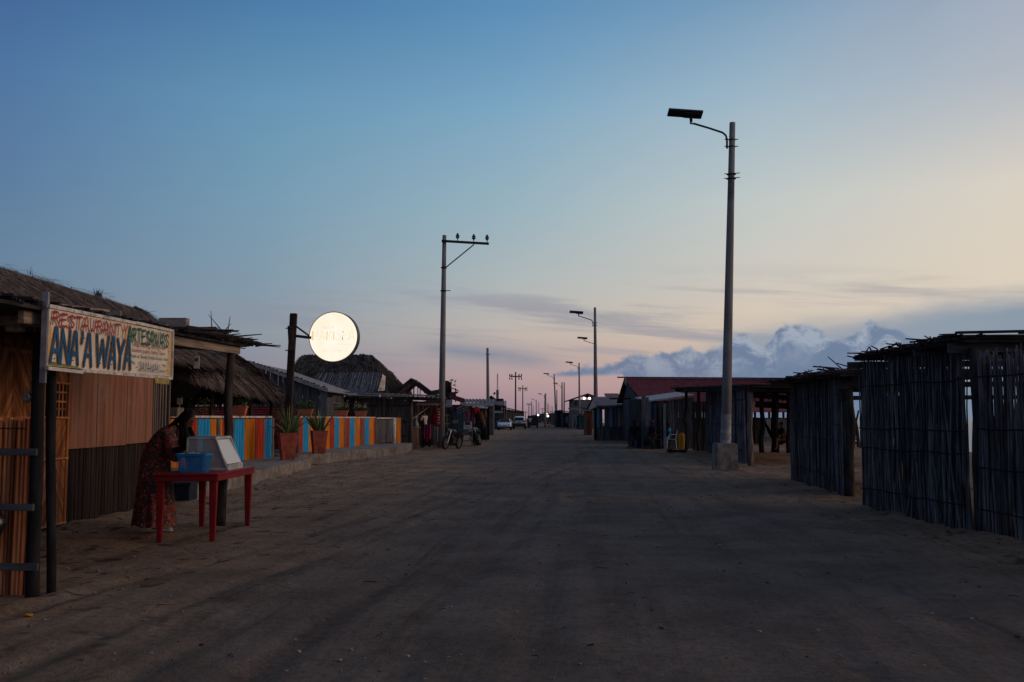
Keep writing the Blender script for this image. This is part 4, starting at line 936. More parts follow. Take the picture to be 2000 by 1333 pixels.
# ------------------------------------------------ round lit sign
rs_=thing('round_lit_sign','glowing round white sign on a dark timber post above the striped fences','sign',(-6.62,29.3,.25))
mb=MB(); mb.rings([[ (lerp(-6.62,-6.46,k)+sx*.095,29.3+sy*.095,z) for sx,sy in((-1,-1),(1,-1),(1,1),(-1,1))] for k,z in ((0,-.1),(.5,2.4),(1,4.5))]); mb.build('post',mat('sign_post',(.05,.035,.03),(.025,.018,.016),(9,9,2),.8,.006),rs_,bevel=.012)
mb=MB(); mb.box((-6.5,29.18,3.75),(.16,.05,.75),Matrix.Rotation(-.07,3,'Y')); mb.build('clamp_board',mat('clampwood',(.11,.06,.045),(.05,.03,.025),(9,9,2),.8,.004),rs_)
sc_c=At(653.5,659,29.3)
mb=MB(); mb.beam((-6.42,29.3,sc_c.z+.04),(sc_c.x-.68,29.3,sc_c.z-.02),.07,.08); mb.beam((-6.42,29.3,sc_c.z+.35),(sc_c.x-.74,29.3,sc_c.z+.03),.05,.05)
for z in (.25,-.4): mb.tube((-6.66,29.15,sc_c.z+z),(-6.45,29.15,sc_c.z+z),.015)
mb.build('bracket',mat('rust',(.07,.035,.028),(.03,.02,.02),(9,9,9),.7,.002),rs_)
ry=Matrix.Rotation(R(-8),3,'Z'); ax=ry@Matrix.Rotation(R(90),3,'X')
mb=MB(); Rr=.735; mb.lathe([(Rr,-.1),(Rr+.012,-.1),(Rr+.012,.12),(Rr,.12),(Rr-.005,.1),(.001,.1)],sc_c,64,ax); mb.build('drum',mat('drum',(.12,.13,.13),(.06,.065,.065),(6,6,6),.5,.0,metal=.4),rs_,smooth=False)
# the -Y side is local +Z after the X rotation
nrm=ax@V(0,0,1)
if nrm.y>0: nrm=-nrm
fc=sc_c+nrm*.128
u_=(ry@V(1,0,0)); pl=Plane(fc,u_,(0,0,1))
m,nt,b=newmat('lit_face'); tc=nt.nodes.new('ShaderNodeTexCoord'); P=S(nt,tc.outputs['Object']); n1=noise(nt,P,1.3,2)
c=mixc(nt,n1.sm(.35,.65),(1.05,.93,.78),(1.0,.87,.66)); nt.links.new(c.s,b.inputs['Emission Color']); b.inputs['Emission Strength'].default_value=1.0; b.inputs['Base Color'].default_value=(.3,.3,.28,1)
mb=MB(); ring=[(Rr-.015)]; mb.add([pl(math.cos(2*PI*j/64)*(Rr-.012),math.sin(2*PI*j/64)*(Rr-.012),0) for j in range(64)],[tuple(range(64))]); lf_=mb.build('lit_face',m,rs_)
g1=emit('glyph_grey',(.78,.7,.58),.8); g2=emit('glyph_yellow',(1,.7,.25),.8); g3=emit('glyph_red',(.6,.35,.3),.6)
def sw(mb,x,y0,y1,w_,n=.004): mb.add([pl(x-w_/2,y0,n),pl(x+w_/2,y0,n),pl(x+w_/2,y1,n),pl(x-w_/2,y1,n)],[(0,1,2,3)])
mb=MB(); strokes(mb,pl,'MAMISHA',-.62,-.1,.66,.18,.012,.002,0,.3,{'I':.3}); mb.build('faint_lettering',g1,lf_)
for x_,y_,w_ in ((-.625,.18,.06),(-.19,.16,.035),(.02,.16,.035)):
    mb=MB(); sw(mb,x_,-.1,y_,w_,.006); mb.build('yellow_stroke',g2,lf_)
mb=MB(); strokes(mb,pl,'A',.48,-.12,.66,.17,.018,.007); mb.build('yellow_letter',g2,lf_)
mb=MB(); sw(mb,.285,-.1,.0,.028,.008); mb.build('red_stroke',g3,lf_); mb=MB(); sw(mb,.3,.11,.17,.024,.008); mb.build('red_stroke',g3,lf_)
ftext('faint_lettering','hostal',.15,pl,-.35,.24,g1,lf_,.004,shear=.2); ftext('faint_lettering','cocina  playa  descanso',.075,pl,-.12,-.26,g1,lf_,.004); ftext('faint_lettering','cabo      Caribe',.1,pl,-.36,-.43,g1,lf_,.004)
random.seed(51)
# ================================================================== LEFT FAR
# maroon corrugated fence behind the planters
t_=thing('zinc_fence','low maroon corrugated zinc fence behind the striped fences','fence',(-9,36,0))
mb=MB()
for k in range(3):
    o=MB(); corr(o,(-12.2,36.2,.3+k*.52),(0,0,1),(1,0,0),.5,4.4,.09,.012,6,.003); o.build('zinc_sheet',maroon,t_)
mb.tube((-7.8,36.25,0),(-7.8,36.25,1.95),.05); mb.build('post',postwood,t_)
# grey plank shed with pale sheet roof
sh=thing('plank_shed','grey plank shed with pale corrugated roof sloping to the street behind the round sign','building',(-9,43,0))
mb=MB(); planks(mb,(-10.9,41.0,0),(-7.6,41.0,0),0,3.0,.16,.02,topf=lambda s:lerp(3.78,2.63,s)); planks(mb,(-7.7,41.4,0),(-7.7,46.8,0),0,2.4,.16,.02); mb.build('wall',slatgrey,sh)
mb=MB(); a=V(-11.1,40.9,3.78); v=V(-7.45,40.9,2.5)-a; corr(mb,a,(0,1,0),v.normalized(),9.0,v.length,.14,.02,6,.004); mb.build('roof',zinc,sh)
mb=MB(); mb.beam(a+V(0,-.03,.0),a+v*.97+V(0,-.05,.0),.05,.13); mb.build('barge_board',mat('bargeboard',(.36,.34,.34),(.2,.19,.2),(9,2,9),.8),sh)
mb=MB(); mb.tube((-7.75,41.1,0),(-7.75,41.1,2.75),.05); mb.bb((-7.95,41.2,2.28),(-7.4,41.3,2.38)); mb.build('post',postwood,sh)
# big thatched hall
bt=thing('thatched_hall','large dark thatched hall rising behind the round sign with a lower skirt of grey canes','building',(-9.5,58,0))
L0=At(592,695,58);L1=At(722,695,58); 
mb=MB(); ez=3.7
fa=V(-13.2,54.6,3.3);fb_=At(760,742,54.8); fb_=V(fb_.x,54.8,3.3); ba=V(-13.6,62,3.0);bb_=V(-6.3,61.5,3.0)
eA=At(555,728,55);eB=V(-7.05,54.8,2.75)
bulge(eA+V(0,0,-.7),eB,L1,L0,5200,bl=.75,bw=.06,thick=.25,lift=.08); bulge(eB,bb_,L1,L1+V(0,.02,0),1600,bl=.7,bw=.06,thick=.25,lift=.08); bulge(ba,eA+V(0,0,-.7),L0,L0+V(0,.02,0),1200,bl=.7,bw=.06,thick=.25,lift=.08); thatch_slope(mb,bb_,ba,L0,L1,200,.5,.05)
for _ in range(300):
    p=L0.lerp(L1,random.random()); s=V(.03,0,0); mb.add([p-s,p+s,p+V(ru(-.2,.2),0,ru(.02,.1))],[(0,1,2)])
mb.build('thatch_roof',thatch_dark,bt)
mb=MB(); planks(mb,(-12.5,56,0),(-7.6,56,0),0,3.0,.25,.03); planks(mb,(-7.6,56,0),(-7.4,61,0),0,3,.25,.03); mb.build('wall',darkwood,bt)
# lower cane skirt, a slope of upright sticks
mb=MB(); c0=At(618,733,54.2);c1=At(742,731,54.0);c2=At(734,766,52.0);c3=At(668,766,52.0)
c3=V(c0.x,52.0,c2.z); mb.slab([c3,c2,c1,c0],(0,.03,-.03)); 
for i in range(150):
    s=i/149; a=c3.lerp(c2,s)+V(ru(-.03,.03),-.03,0); b_=c0.lerp(c1,s)+V(ru(-.06,.06),-.03,ru(-.03,.12)); mb.path([a,a.lerp(b_,.5)+V(ru(-.03,.03),-.02,.02),b_],.022,4)
mb.build('cane_skirt',mat('cane_grey',(.17,.175,.2),(.08,.085,.1),(5,5,5),.85,island=.55),bt)
mb=MB(); q_=[At(742,762,51.9),At(750,732,51.9),At(752,760,51.9)]; q_=[At(738,764,51.9),At(747,731,51.95),At(753,736,52.2),At(751,763,52.2)]; mb.slab(q_,(0,.06,0)); mb.build('end_board',white_paint,bt)
# long plank shop with sheet roof, the stall at its corner
lp=thing('plank_shop','long brown plank shop with thin sheet roof beyond the striped fences','building',(-7,47,0))
mb=MB(); planks(mb,(-9.9,46.0,0),(-4.68,46.0,0),.0,2.32,.17,.02,side=-1); mb.build('wall',slatbrown,lp)
mb=MB(); planks(mb,(-6.2,51.5,0),(-3.7,52.3,0),0,2.3,.2,.02); planks(mb,(-6.2,46.0,0),(-6.2,51.5,0),0,2.3,.3,.02); mb.build('back_wall',mat('backwood',(.09,.08,.085),(.04,.036,.04),(18,18,1.4),.9,island=.4),lp)
mb=MB()
for z in (2.0,1.27,.62): mb.beam((-9.9,45.94,z),(-4.7,45.94,z),.03,.035)
mb.build('batten',stick_dark,lp)
for x in (-8.35,-7.2,-6.1,-4.62):
    mb=MB(); mb.tube((x,45.86,-.05),(x,45.86,2.4),.07 if x>-5 else .05); mb.build('post',mat('round_post',(.14,.13,.125),(.07,.065,.06),(9,9,2),.85,.004),lp,True)
mb=MB(); mb.tube((-3.75,51.9,0),(-3.75,51.9,2.3),.06); mb.build('post',postwood,lp)
mb=MB(); a=V(-10.1,45.3,2.56); u=(V(-3.4,45.6,2.36)-a); corr(mb,a,u.normalized(),V(0,1,.02),u.length,7.0,.2,.02,6,.006); mb.build('roof',mat('sheet_old',(.2,.18,.185),(.1,.085,.09),(2,2,2),.7,.0,grime=(1.2,(.12,.07,.06))),lp)
mb=MB(); mb.beam((-8.1,45.25,2.6),(-3.5,45.5,2.44),.06,.07); mb.beam((-10,45.2,2.5),(-4.7,45.4,2.42),.05,.05); mb.build('eave_pole',mat('eavepole',(.32,.3,.3),(.16,.14,.14),(9,9,9),.7),lp)
for x in (-8.9,-7.6,-6.0): 
    mb=MB(); mb.ball((x,45.15,2.42),(.05,.05,.07),8,6); mb.build('bulb',white_pl,lp,True)
mb=MB(); mb.beam(At(806,818,46.2),At(841,792,47.4),.05,.05); mb.build('awning_prop',oldwood,lp)
mb=MB(); mb.bb((-4.45,46.2,2.02),(-3.5,51.6,2.1)); mb.build('shelf_beam',oldwood_y,lp)
mb=MB(); a=V(-4.5,46.1,2.2); mb.slab([a,a+V(1.1,.2,-.12),a+V(1.15,5,-.12),a+V(0,5,0)],(0,0,.02)); mb.build('awning',mat('awn_pink',(.3,.15,.15),(.2,.1,.1),(3,3,3),.7),lp)
ct=thing('wooden_counter','brown wooden stall counter beside the man in the white shirt','counter',(-4.5,46.6,0))
mb=MB(); planks(mb,(-4.62,46.3,0),(-4.38,46.4,0),.0,.95,.1,.02); planks(mb,(-4.38,46.4,0),(-4.5,48.4,0),0,.95,.25,.02); mb.build('front',mat('counterwood',(.24,.14,.1),(.14,.08,.06),(9,9,2),.8,island=.2),ct)
mb=MB(); mb.slab([(-4.75,46.2,.96),(-4.32,46.3,.96),(-4.44,48.5,.96),(-4.9,48.5,.96)],(0,0,.035)); mb.build('countertop',oldwood,ct)
c=V(-4.48,46.6,.995); mb=MB(); mb.lathe([(.08,0),(.095,.1),(.09,.25),(.05,.32),(.05,.46)],c,14); o=mb.build('glass_jar',mat('jar',(.3,.36,.37),(.12,.15,.16),(20,20,20),.3),smooth=True); tag(o,'pale glass jar standing on the wooden stall counter','jar'); mb=MB(); mb.lathe([(.065,.46),(.065,.5)],c,12); mb.build('lid',white_pl,o)
mb=MB(); c=V(-4.5,47.3,.995); mb.lathe([(.07,0),(.08,.16),(.03,.22),(.03,.26)],c,12); tag(mb.build('bottle',white_pl,smooth=True),'small white bottle beside the glass jar on the stall counter','bottle')
# clothes and bags hanging at the stall
def cloth(name,label,cat,x0,x1,y,z1,z0,mt,fold=.04,group=None,seed=0,taper=0):
    mb=MB(); K=26;M=8; fr=[];n=[]
    for j in range(M+1):
        for i in range(K+1):
            s=i/K; z=lerp(z1,z0+.06*math.sin(s*7+seed),j/M); f=fold*math.sin(s*19+seed+.6*j/M)*(.5+.5*j/M); xm=(x0+x1)/2; k=1-taper*j/M
            fr.append((xm+(lerp(x0,x1,s)-xm)*k,y+f,z)); n.append((xm+(lerp(x0,x1,s)-xm)*k,y+f+.012,z))
    N0=len(fr); mb.v=fr+n
    for j in range(M):
        for i in range(K):
            a=j*(K+1)+i; mb.f.append((a,a+1,a+K+2,a+K+1)); mb.f.append((a+N0,a+K+1+N0,a+K+2+N0,a+1+N0))
    for i in range(K): a=i; mb.f.append((a,a+N0,a+1+N0,a+1)); a=M*(K+1)+i; mb.f.append((a,a+1,a+1+N0,a+N0))
    mb.m=[0]*len(mb.f)
    return tag(mb.build(name,mt,smooth=True),label,cat,group)
cloth('hanging_cloth','purple pink cloth draped beside the man in the white shirt','cloth',At(832,0,48.5).x,At(847,0,48.5).x,48.5,1.12,.35,mat('cl_purple',(.22,.035,.15),(.3,.05,.1),(7,7,7),.8),seed=1)
cloth('hanging_cloth','dark teal cloth hanging low under the purple pink cloth','cloth',At(829,0,48.7).x,At(846,0,48.7).x,48.75,.75,.05,mat('cl_teal',(.02,.05,.06),(.01,.02,.03),(7,7,7),.8),seed=4)
cloth('hanging_sheet','grey white patterned sheet hanging left of the motorcycle wheel','cloth',At(852,0,47).x,At(861,0,47).x,47.0,1.0,.2,mat('cl_grey',(.22,.23,.25),(.1,.11,.13),(14,14,14),.8),seed=2)
mb=MB(); c=At(849,828,48); mb.box((c.x,48,.65),(.09,.03,1.3)); tag(mb.build('plank',mat('pinkplank',(.42,.24,.17),(.3,.17,.12),(9,9,2),.8)),'pale upright plank between the pink cloth and the grey sheet','plank')
mb=MB(); c=At(851,812,47.4)
for k in range(9):
    z=c.z-.42+k*.09; r=.13+.12*math.sin(k*.45); mb.ball((c.x+ru(-.03,.03),47.4,z),(r,r*.6,.075),10,5)
o=tag(mb.build('hanging_bags',mat('bag_red',(.3,.02,.03),(.14,.01,.02),(6,6,20),.85)),'bunch of red woven bags hanging at the corner of the plank shop','bags')
mb=MB()
for k in range(6): mb.ball((c.x+.14,47.3,c.z-.35+k*.13),(.07,.03,.03),8,4)
mb.build('pale_tassels',paint('tassel',(.5,.35,.32)),o)
mb=MB()
for s in (-.1,0,.1): mb.tube((c.x+s,47.4,c.z+.2),(c.x+s*.3,47.4,2.15),.012)
mb.build('cords',paint('redcord',(.22,.02,.03)),o)
# open roof truss
tr=thing('roof_truss','open dark gable truss standing above the plank shop roof','roof frame',(-5.6,56,0))
ap=At(803,743,56); la=At(765,773,56); ra=At(845,775,56)
mb=MB()
for dy in (0,4):
    o_=V(0,dy,0); mb.beam(la+o_,ap+o_,.08,.2); mb.beam(ra+o_,ap+o_,.08,.2); mb.beam(la+o_-V(0,0,.1),ra+o_-V(0,0,.1),.08,.14)
    for px in (795,803,808): p=At(px,752,56)+o_; mb.beam((p.x,p.y,la.z-.1),(p.x,p.y,ap.z-.25),.04,.05)
mb.beam(ap,ap+V(0,4,0),.1,.12)
mb.build('rafters',mat('truss',(.06,.04,.045),(.03,.022,.025),(5,5,5),.85),tr)
mb=MB(); mb.slab([la+V(0,-.1,.08),ap+V(0,-.1,.1),ap+V(0,4.1,.1),la+V(0,4.1,.08)],(0,0,.03)); mb.build('roof_sheet',zinc_dark,tr)
mb=MB()
for x,y in ((la.x+.1,56),(ra.x-.1,56),(la.x+.1,60),(ra.x-.1,60)): mb.tube((x,y,0),(x,y,la.z),.07)
mb.build('posts',postwood,tr)
bk=thing('flat_roof_hut','dark flat roofed hut behind the open truss and the left utility pole','building',(-4.9,63,0))
p0=At(828,766,62);p1=At(868,759,62)
mb=MB(); mb.slab([(p0.x,62,p0.z),(p1.x,62,p1.z),(p1.x,68,p1.z),(p0.x,68,p0.z)],(0,0,-.08)); mb.build('roof',zinc_dark,bk)
mb=MB(); planks(mb,(p0.x+.1,62.2,0),(p1.x-.05,62.2,0),0,2.9,.25,.03); mb.build('wall',slatgrey,bk)
# ------------------------------------------------ dark souvenir stall with lettered board
ds=thing('souvenir_stall','dark stall with a slanted red lettered board just beyond the tall utility pole','stall',(-3.2,56,0))
mb=MB()
x0=At(868,0,57).x; x1=At(907,0,57).x
mb.bb((x0,57.5,0),(x1,57.6,2.2)); mb.bb((x0,54,0),(x0+.06,57.5,2.0)); mb.build('wall',mat('stall_dark',(.05,.05,.06),(.02,.02,.03),(5,5,1),.85),ds)
mb=MB(); mb.bb((At(890,0,54).x,54.0,.1),(At(906,0,54).x,54.06,1.75)); mb.build('blue_panel',mat('panelblue',(.04,.09,.14),(.02,.05,.08),(5,5,1),.7),ds)
mb=MB()
for (px,yt) in ((873,744),(878,747)):
    p=At(px,yt,55); mb.path([(p.x,55,1.9),(p.x+ru(-.03,.03),55,lerp(1.9,p.z,.5)),(p.x,55,p.z)],[.11,.13,.1],8)
mb.build('stub_posts',stick_dark,ds)
mb=MB(); a=At(880,758,54.5);b_=At(894,764,54.5); mb.slab([a,b_,b_+V(0,1.5,0),a+V(0,1.5,0)],(0,0,.05)); mb.tube((a.x+.25,55,2.3),(a.x+.25,55,a.z),.03); mb.ball(At(891,767,54.6),(.12,.1,.06),8,5)
for _ in range(25): p=At(882,752,54.6)+V(ru(-.1,.2),0,ru(-.1,.3)); mb.path([p,p+V(ru(-.1,.1),0,ru(-.08,.1))],.015,4)
mb.build('roof_clutter',mat('clutter',(.11,.09,.065),(.05,.045,.03),(9,9,9),.9,island=.6),ds)
mb=MB(); mb.box(At(885,770,54.7),(.3,.3,.22)); mb.build('green_crate',mat('greencrate',(.05,.09,.05),(.03,.05,.03),(9,9,9),.8),ds)
tl=At(876,769,53.8);trr=At(908,779,53.8);br=At(907,788,53.8);bl_=At(876,779,53.8)
mb=MB(); mb.slab([bl_,br,trr,tl],(0,.04,0)); bd=mb.build('letter_board',mat('board_maroon',(.06,.035,.045),(.035,.02,.03),(5,5,5),.8),ds)
pl=Plane(bl_+V(0,-.03,0),br-bl_,(tl-bl_)); pl.v=(tl-bl_).normalized()
mb=MB(); strokes(mb,pl,'PIZZOS',.1,.06,.84,.22,.028,.004,0,.2); mb.build('lettering',paint('letter_red',(.4,.1,.1)),bd)
mb=MB(); c=At(877,788,53.6); mb.box(c,(.34,.02,.36),Matrix.Rotation(.12,3,'Y')); mb.build('blank_board',mat('blankb',(.3,.3,.36),(.24,.24,.3),(3,3,3),.7),ds)
mb=MB()
for x in (867,872,877): p=At(x,0,53.5); mb.tube((p.x,53.5,.9),(p.x,53.5,1.65),.02)
mb.beam(At(865,795,53.5),At(878,795,53.5),.03,.04);mb.beam(At(865,812,53.5),At(878,811,53.5),.03,.03); mb.beam(At(865,828,53.4),At(878,828,53.4),.1,.07); mb.build('cage_frame',mat('cagew',(.3,.27,.25),(.2,.18,.16),(9,9,9),.8),ds)
mb=MB(); mb.beam(At(892,799,53),At(912,789,53),.05,.06); mb.beam(At(892,804,53),At(913,795,53),.04,.04); mb.beam(At(893,808,53),At(914,800,53),.03,.03); mb.build('leaning_slats',oldwood,ds)
mb=MB(); c=At(889,824,53); mb.box(c,(.26,.3,.18)); tag(mb.build('cardboard_box',mat('carton',(.26,.17,.12),(.18,.12,.08),(5,5,5),.85),bevel=.008),'small brown carton on the ledge of the dark souvenir stall','box')
mb=MB(); c=At(886,838,53); mb.bb((c.x-.7,52.8,.0),(c.x+.35,53.4,.72)); tag(mb.build('wooden_bench',mat('bench_dark',(.06,.05,.05),(.03,.025,.025),(9,9,2),.85)),'dark low wooden bench below the brown carton behind the motorcycle','bench')
# table with white case
tt_=thing('small_table','thin legged blue grey table carrying a small white case in front of the souvenir stall','table',(-2.3,49.5,0))
xa=At(901,0,50).x; xb=At(926,0,50).x
mb=MB(); mb.bb((xa,49.6,.83),(xb,50.5,.87)); mb.build('tabletop',mat('tabblue',(.06,.07,.13),(.04,.045,.09),(3,3,3),.6),tt_)
for x in (xa+.04,xb-.04):
    for y in (49.65,50.45): mb=MB(); mb.tube((x,y,0),(x,y,.83),.02); mb.build('leg',steel,tt_)
mb=MB(); mb.bb((xa+.04,49.66,.3),(xb-.04,49.7,.33)); mb.box((xb-.1,49.6,.42),(.2,.02,.12)); mb.box((xb-.1,49.58,.8),(.2,.02,.09)); mb.build('stretcher',oldwood,tt_)
wc=thing('white_case','small white framed display case standing on the thin legged table','display case',(-2.3,50,.87))
x0=At(910,0,49.9).x;x1=At(922.5,0,49.9).x
mb=MB()
for x in (x0,x1): mb.bb((x-.02,49.8,.87),(x+.02,49.84,1.24)); mb.bb((x-.02,50.16,.87),(x+.02,50.2,1.24))
for z in (.89,1.06,1.23): mb.bb((x0,49.8,z-.015),(x1,49.84,z+.015))
mb.bb((x0,49.8,1.22),(x1,50.2,1.25)); mb.build('frame',white_pl,wc)
mb=MB(); mb.bb((x0+.02,50.0,.9),(x1-.02,50.02,1.22)); mb.build('interior',mat('casedark',(.06,.07,.12),(.1,.1,.14),(9,9,9),.4),wc)
mb=MB()
for i in range(5): mb.lathe([(.03,0),(.03,.1),(.01,.13)],(x0+.06+i*.055,49.9,.905),8)
mb.build('jars',white_pl,wc)
# row of craft stalls further on, with hung bags
cs=thing('craft_stall','craft stall with pale awning and red woven goods hung out beyond the small table','stall',(-2.6,68,0))
mb=MB(); a=At(922,797,62);b_=At(950,799,62); mb.slab([a,b_,b_+V(0,5,.15),a+V(0,5,.15)],(0,0,.05)); mb.build('awning',zinc,cs)
mb=MB(); mb.bb((a.x,66,0),(b_.x+.1,66.1,2.2)); mb.bb((a.x-.1,62,0),(a.x,66,2.2)); mb.build('wall',darkwood,cs)
mb=MB()
for x in (a.x+.1,b_.x-.02): mb.tube((x,62.2,0),(x,62.2,2.1),.035)
mb.build('posts',postwood,cs)
mb=MB(); 
for (px,py,r) in ((914,811,.1),(914,806,.08),(913,816,.07)): mb.ball(At(px,py,58),(r,r,r*1.3),10,6)
mb.tube(At(914,806,58),At(914,792,58),.012); tag(mb.build('hanging_buoy',paint('buoyred',(.4,.03,.05)),smooth=True),'small red and pink buoy hanging on the right of the souvenir stall','buoy')
random.seed(9)
BAGL=['dark red woven bag at the left end of the craft stall row','largest bright red woven bag under the craft stall awning','long magenta woven bag hanging lowest at the left of the craft stall','narrow maroon woven bag right of the bright red one','brown woven bag in the middle of the craft stall row','orange brown woven bag hanging mid height on the craft stall','pinkish woven bag hanging lowest at the right of the craft stall','yellow woven bag at the right end of the craft stall','short dark red woven bag just under the awning edge']
for i,(px,py,w_,h_,c_) in enumerate(((927,803,.22,.42,(.28,.015,.03)),(931,800,.3,.35,(.35,.02,.03)),(926,823,.12,.5,(.4,.05,.16)),(936,807,.16,.4,(.12,.03,.03)),(940,812,.15,.5,(.22,.09,.07)),(943,818,.14,.5,(.3,.13,.1)),(946,826,.14,.5,(.34,.18,.15)),(949,811,.12,.4,(.25,.2,.03)),(947,806,.1,.3,(.2,.05,.06)))):
    Yd=58+i*.45; c=At(px,py,Yd); mb=MB(); mb.lathe([(w_*.15,h_*.5),(w_*.42,h_*.28),(w_*.55,0),(w_*.5,-h_*.35),(w_*.25,-h_*.5)],c,10); mb.tube(c+V(0,0,h_*.4),c+V(0,0,h_*.4+.3),.012); 
    for k in range(4): mb.path([c+V(ru(-.05,.05),0,-h_*.45),c+V(ru(-.07,.07),0,-h_*.75)],.01,4)
    tag(mb.build('woven_bag',mat('bagm%d'%i,c_,tuple(x*.4 for x in c_),(12,12,18),.85),smooth=True),BAGL[i],'bag','woven bags hung at the craft stall')
# pale low building with flat roof behind
wb=thing('low_grey_building','long low building with ribbed grey roof and pale fascia behind the craft stall','building',(-5,95,0))
p=At(905,780,90);q_=At(957,782,90); e=At(905,787,84)
mb=MB(); a=V(p.x,84,e.z); corr(mb,a,(1,0,0),(V(p.x,90,p.z)-a).normalized(),q_.x+.6-p.x,(V(p.x,90,p.z)-a).length,.3,.04,6,.01); mb.build('roof',zinc_dark,wb)
mb=MB(); mb.bb((p.x,83.9,e.z-.28),(q_.x+.5,84.0,e.z-.02)); mb.build('fascia',mat('fasc',(.4,.4,.42),(.3,.3,.32),(3,3,3),.7),wb)
mb=MB(); mb.bb((p.x,84.1,0),(q_.x+.4,90,e.z-.05)); mb.build('wall',mat('wall_dim',(.09,.09,.1),(.05,.05,.06),(2,2,2),.8),wb)
# white two storey house with mast
wh=thing('white_house','white two storey house with grey tower behind the shops on the left','building',(-4,150,0))
def prect(mb,px0,py0,px1,py1,Y,dep,zb=None):
    a=At(px0,py0,Y);b_=At(px1,py1,Y); z0=min(a.z,b_.z) if zb is None else zb; mb.bb((a.x,Y,z0),(b_.x,Y+dep,max(a.z,b_.z)))
whm=mat('wall_white',(.4,.4,.42),(.3,.3,.33),(.5,.5,.5),.85)
mb=MB(); prect(mb,962,783,985,800,150,8,0); prect(mb,945,788,962,800,151,6,0); mb.build('wall',whm,wh)
mb=MB(); prect(mb,954,779,964,790,149.5,5); g=At(954,779,149.5); h=At(964,779,149.5); ap=At(959.5,774,149.5); mb.build('attic_wall',mat('attic',(.22,.22,.26),(.16,.16,.2),(1,1,1),.85),wh)
mb=MB(); mb.slab([g+V(-.3,-.2,0),h+V(.3,-.2,0),ap+V(0,-.2,.1)],(0,5.4,0)); prect(mb,966,779,983,782.5,149.8,7); prect(mb,945,786,963,788,149.8,7); mb.build('roof',darkwood,wh)
mb=MB(); prect(mb,969,762,974,783,154,1.0); mb.build('tower',mat('towerg',(.24,.24,.26),(.18,.18,.2),(1,1,1),.85),wh)
for px in (957,960): mb=MB(); prect(mb,px-1,783,px+.8,787,149.45,.1); mb.build('window',glass_d,wh)
mb=MB(); prect(mb,986,783,989,792,149.9,1,0); mb.build('pillar',mat('pillarw',(.6,.58,.58),(.5,.48,.48),(1,1,1),.8),wh)
an=thing('radio_mast','thin radio mast rising above the white two storey house','mast',(-2.1,154.5,0))
a=At(971.5,762,155);b_=At(971.8,730,155); mb=MB(); 
for s in (-.12,.12): mb.tube(a+V(s,0,-5),b_+V(s*.3,0,0),.03)
for i in range(12): z=lerp(a.z,b_.z,i/12); mb.beam((a.x-.13,155,z),(a.x+.13,155,z+.12),.03,.03)
mb.build('lattice',stick_dark,an)
mb=MB()
for px,py in ((966,768),(965,770),(973,769)): c=At(px,py,154.8); mb.ball(c,(.14,.1,.14),8,5); mb.tube(c,(a.x,155,c.z),.025)
mb.build('dishes',black,an)
# corner shop with pale awning
cg=thing('corner_shop','brown shop with pale blue awning strip beside the parked silver sedan','building',(-3,131,0))
mb=MB(); prect(mb,954,792,985,804,131,6,0); mb.build('wall',mat('cornerw',(.07,.06,.055),(.04,.035,.03),(1,1,1),.85),cg)
mb=MB(); a=At(951,793,130);b_=At(988,793,130); mb.slab([a,At(967,790,130),b_+V(0,0,-.05)],(0,7,0)); prect(mb,953,793,988,794.5,129.8,7.5); mb.build('roof',stick_dark,cg)
mb=MB(); prect(mb,960,803,982,807,129.6,.3); mb.build('awning_strip',mat('awnb',(.3,.33,.45),(.24,.27,.38),(1,1,1),.7),cg)
mb=MB(); prect(mb,979,794,982,801,130.8,.1); mb.build('lit_post',mat('litpost',(.6,.5,.35),(.5,.4,.3),(1,1,1),.7),cg)
mb=MB(); prect(mb,963,809,976,820,130.9,.1,0); mb.build('door',mat('doorgreen',(.035,.06,.055),(.02,.035,.03),(1,1,1),.8),cg)
# long shop row beside the cars
lr=thing('shop_row','long dark row of shops with a continuous sloping roof behind the parked cars','building',(0,150,0))
mb=MB()
p0=V(-.9,139,2.85);p1=V(3.2,206,2.6); ins=V(-5,1,1.0)
mb.slab([p0,p1,p1+ins,p0+ins],(0,0,.12)); mb.build('roof',stick_dark,lr)
mb=MB(); w0=V(-1.6,139.5,0);w1=V(2.4,206,0); u=(w1-w0).normalized(); mb.slab([w0,w1,w1+V(-5,0,0),w0+V(-5,0,0)],(0,0,2.8)); mb.build('wall',mat('roww',(.045,.045,.055),(.025,.025,.03),(.4,.4,.4),.85),lr)
mb=MB()
for i in range(9): p=w0.lerp(w1,i/9)+V(.75,0,0); mb.tube((p.x,p.y,0),(p.x,p.y,2.8),.06)
mb.build('posts',postwood,lr)
mb=MB(); c=At(1001,800,150)
# ================================================================== far end of the street
def hut(name,label,px0,px1,py,Y,dep,mt,roofm,gable=True,group=None):
    t_=thing(name,label,'building',(At((px0+px1)/2,820,Y).x,Y,0),0,group)
    a=At(px0,py,Y);b_=At(px1,py,Y); mb=MB(); mb.bb((a.x,Y,0),(b_.x,Y+dep,a.z)); mb.build('wall',mt,t_)
    mb=MB(); 
    if gable:
        m=(a.x+b_.x)/2; h=(b_.x-a.x)*.16; mb.slab([(a.x-.3,Y-.3,a.z),(b_.x+.3,Y-.3,a.z),(m,Y-.3,a.z+h)],(0,dep+.6,0))
    else: mb.slab([(a.x-.3,Y-.4,a.z+.15),(b_.x+.3,Y-.4,a.z+.0),(b_.x+.3,Y+dep+.3,a.z+.1),(a.x-.3,Y+dep+.3,a.z+.25)],(0,0,.12))
    mb.build('roof',roofm,t_)
    mb=MB(); mb.bb((lerp(a.x,b_.x,.35),Y-.04,0),(lerp(a.x,b_.x,.6),Y+.02,a.z*.8)); mb.build('door',black,t_)
    return t_
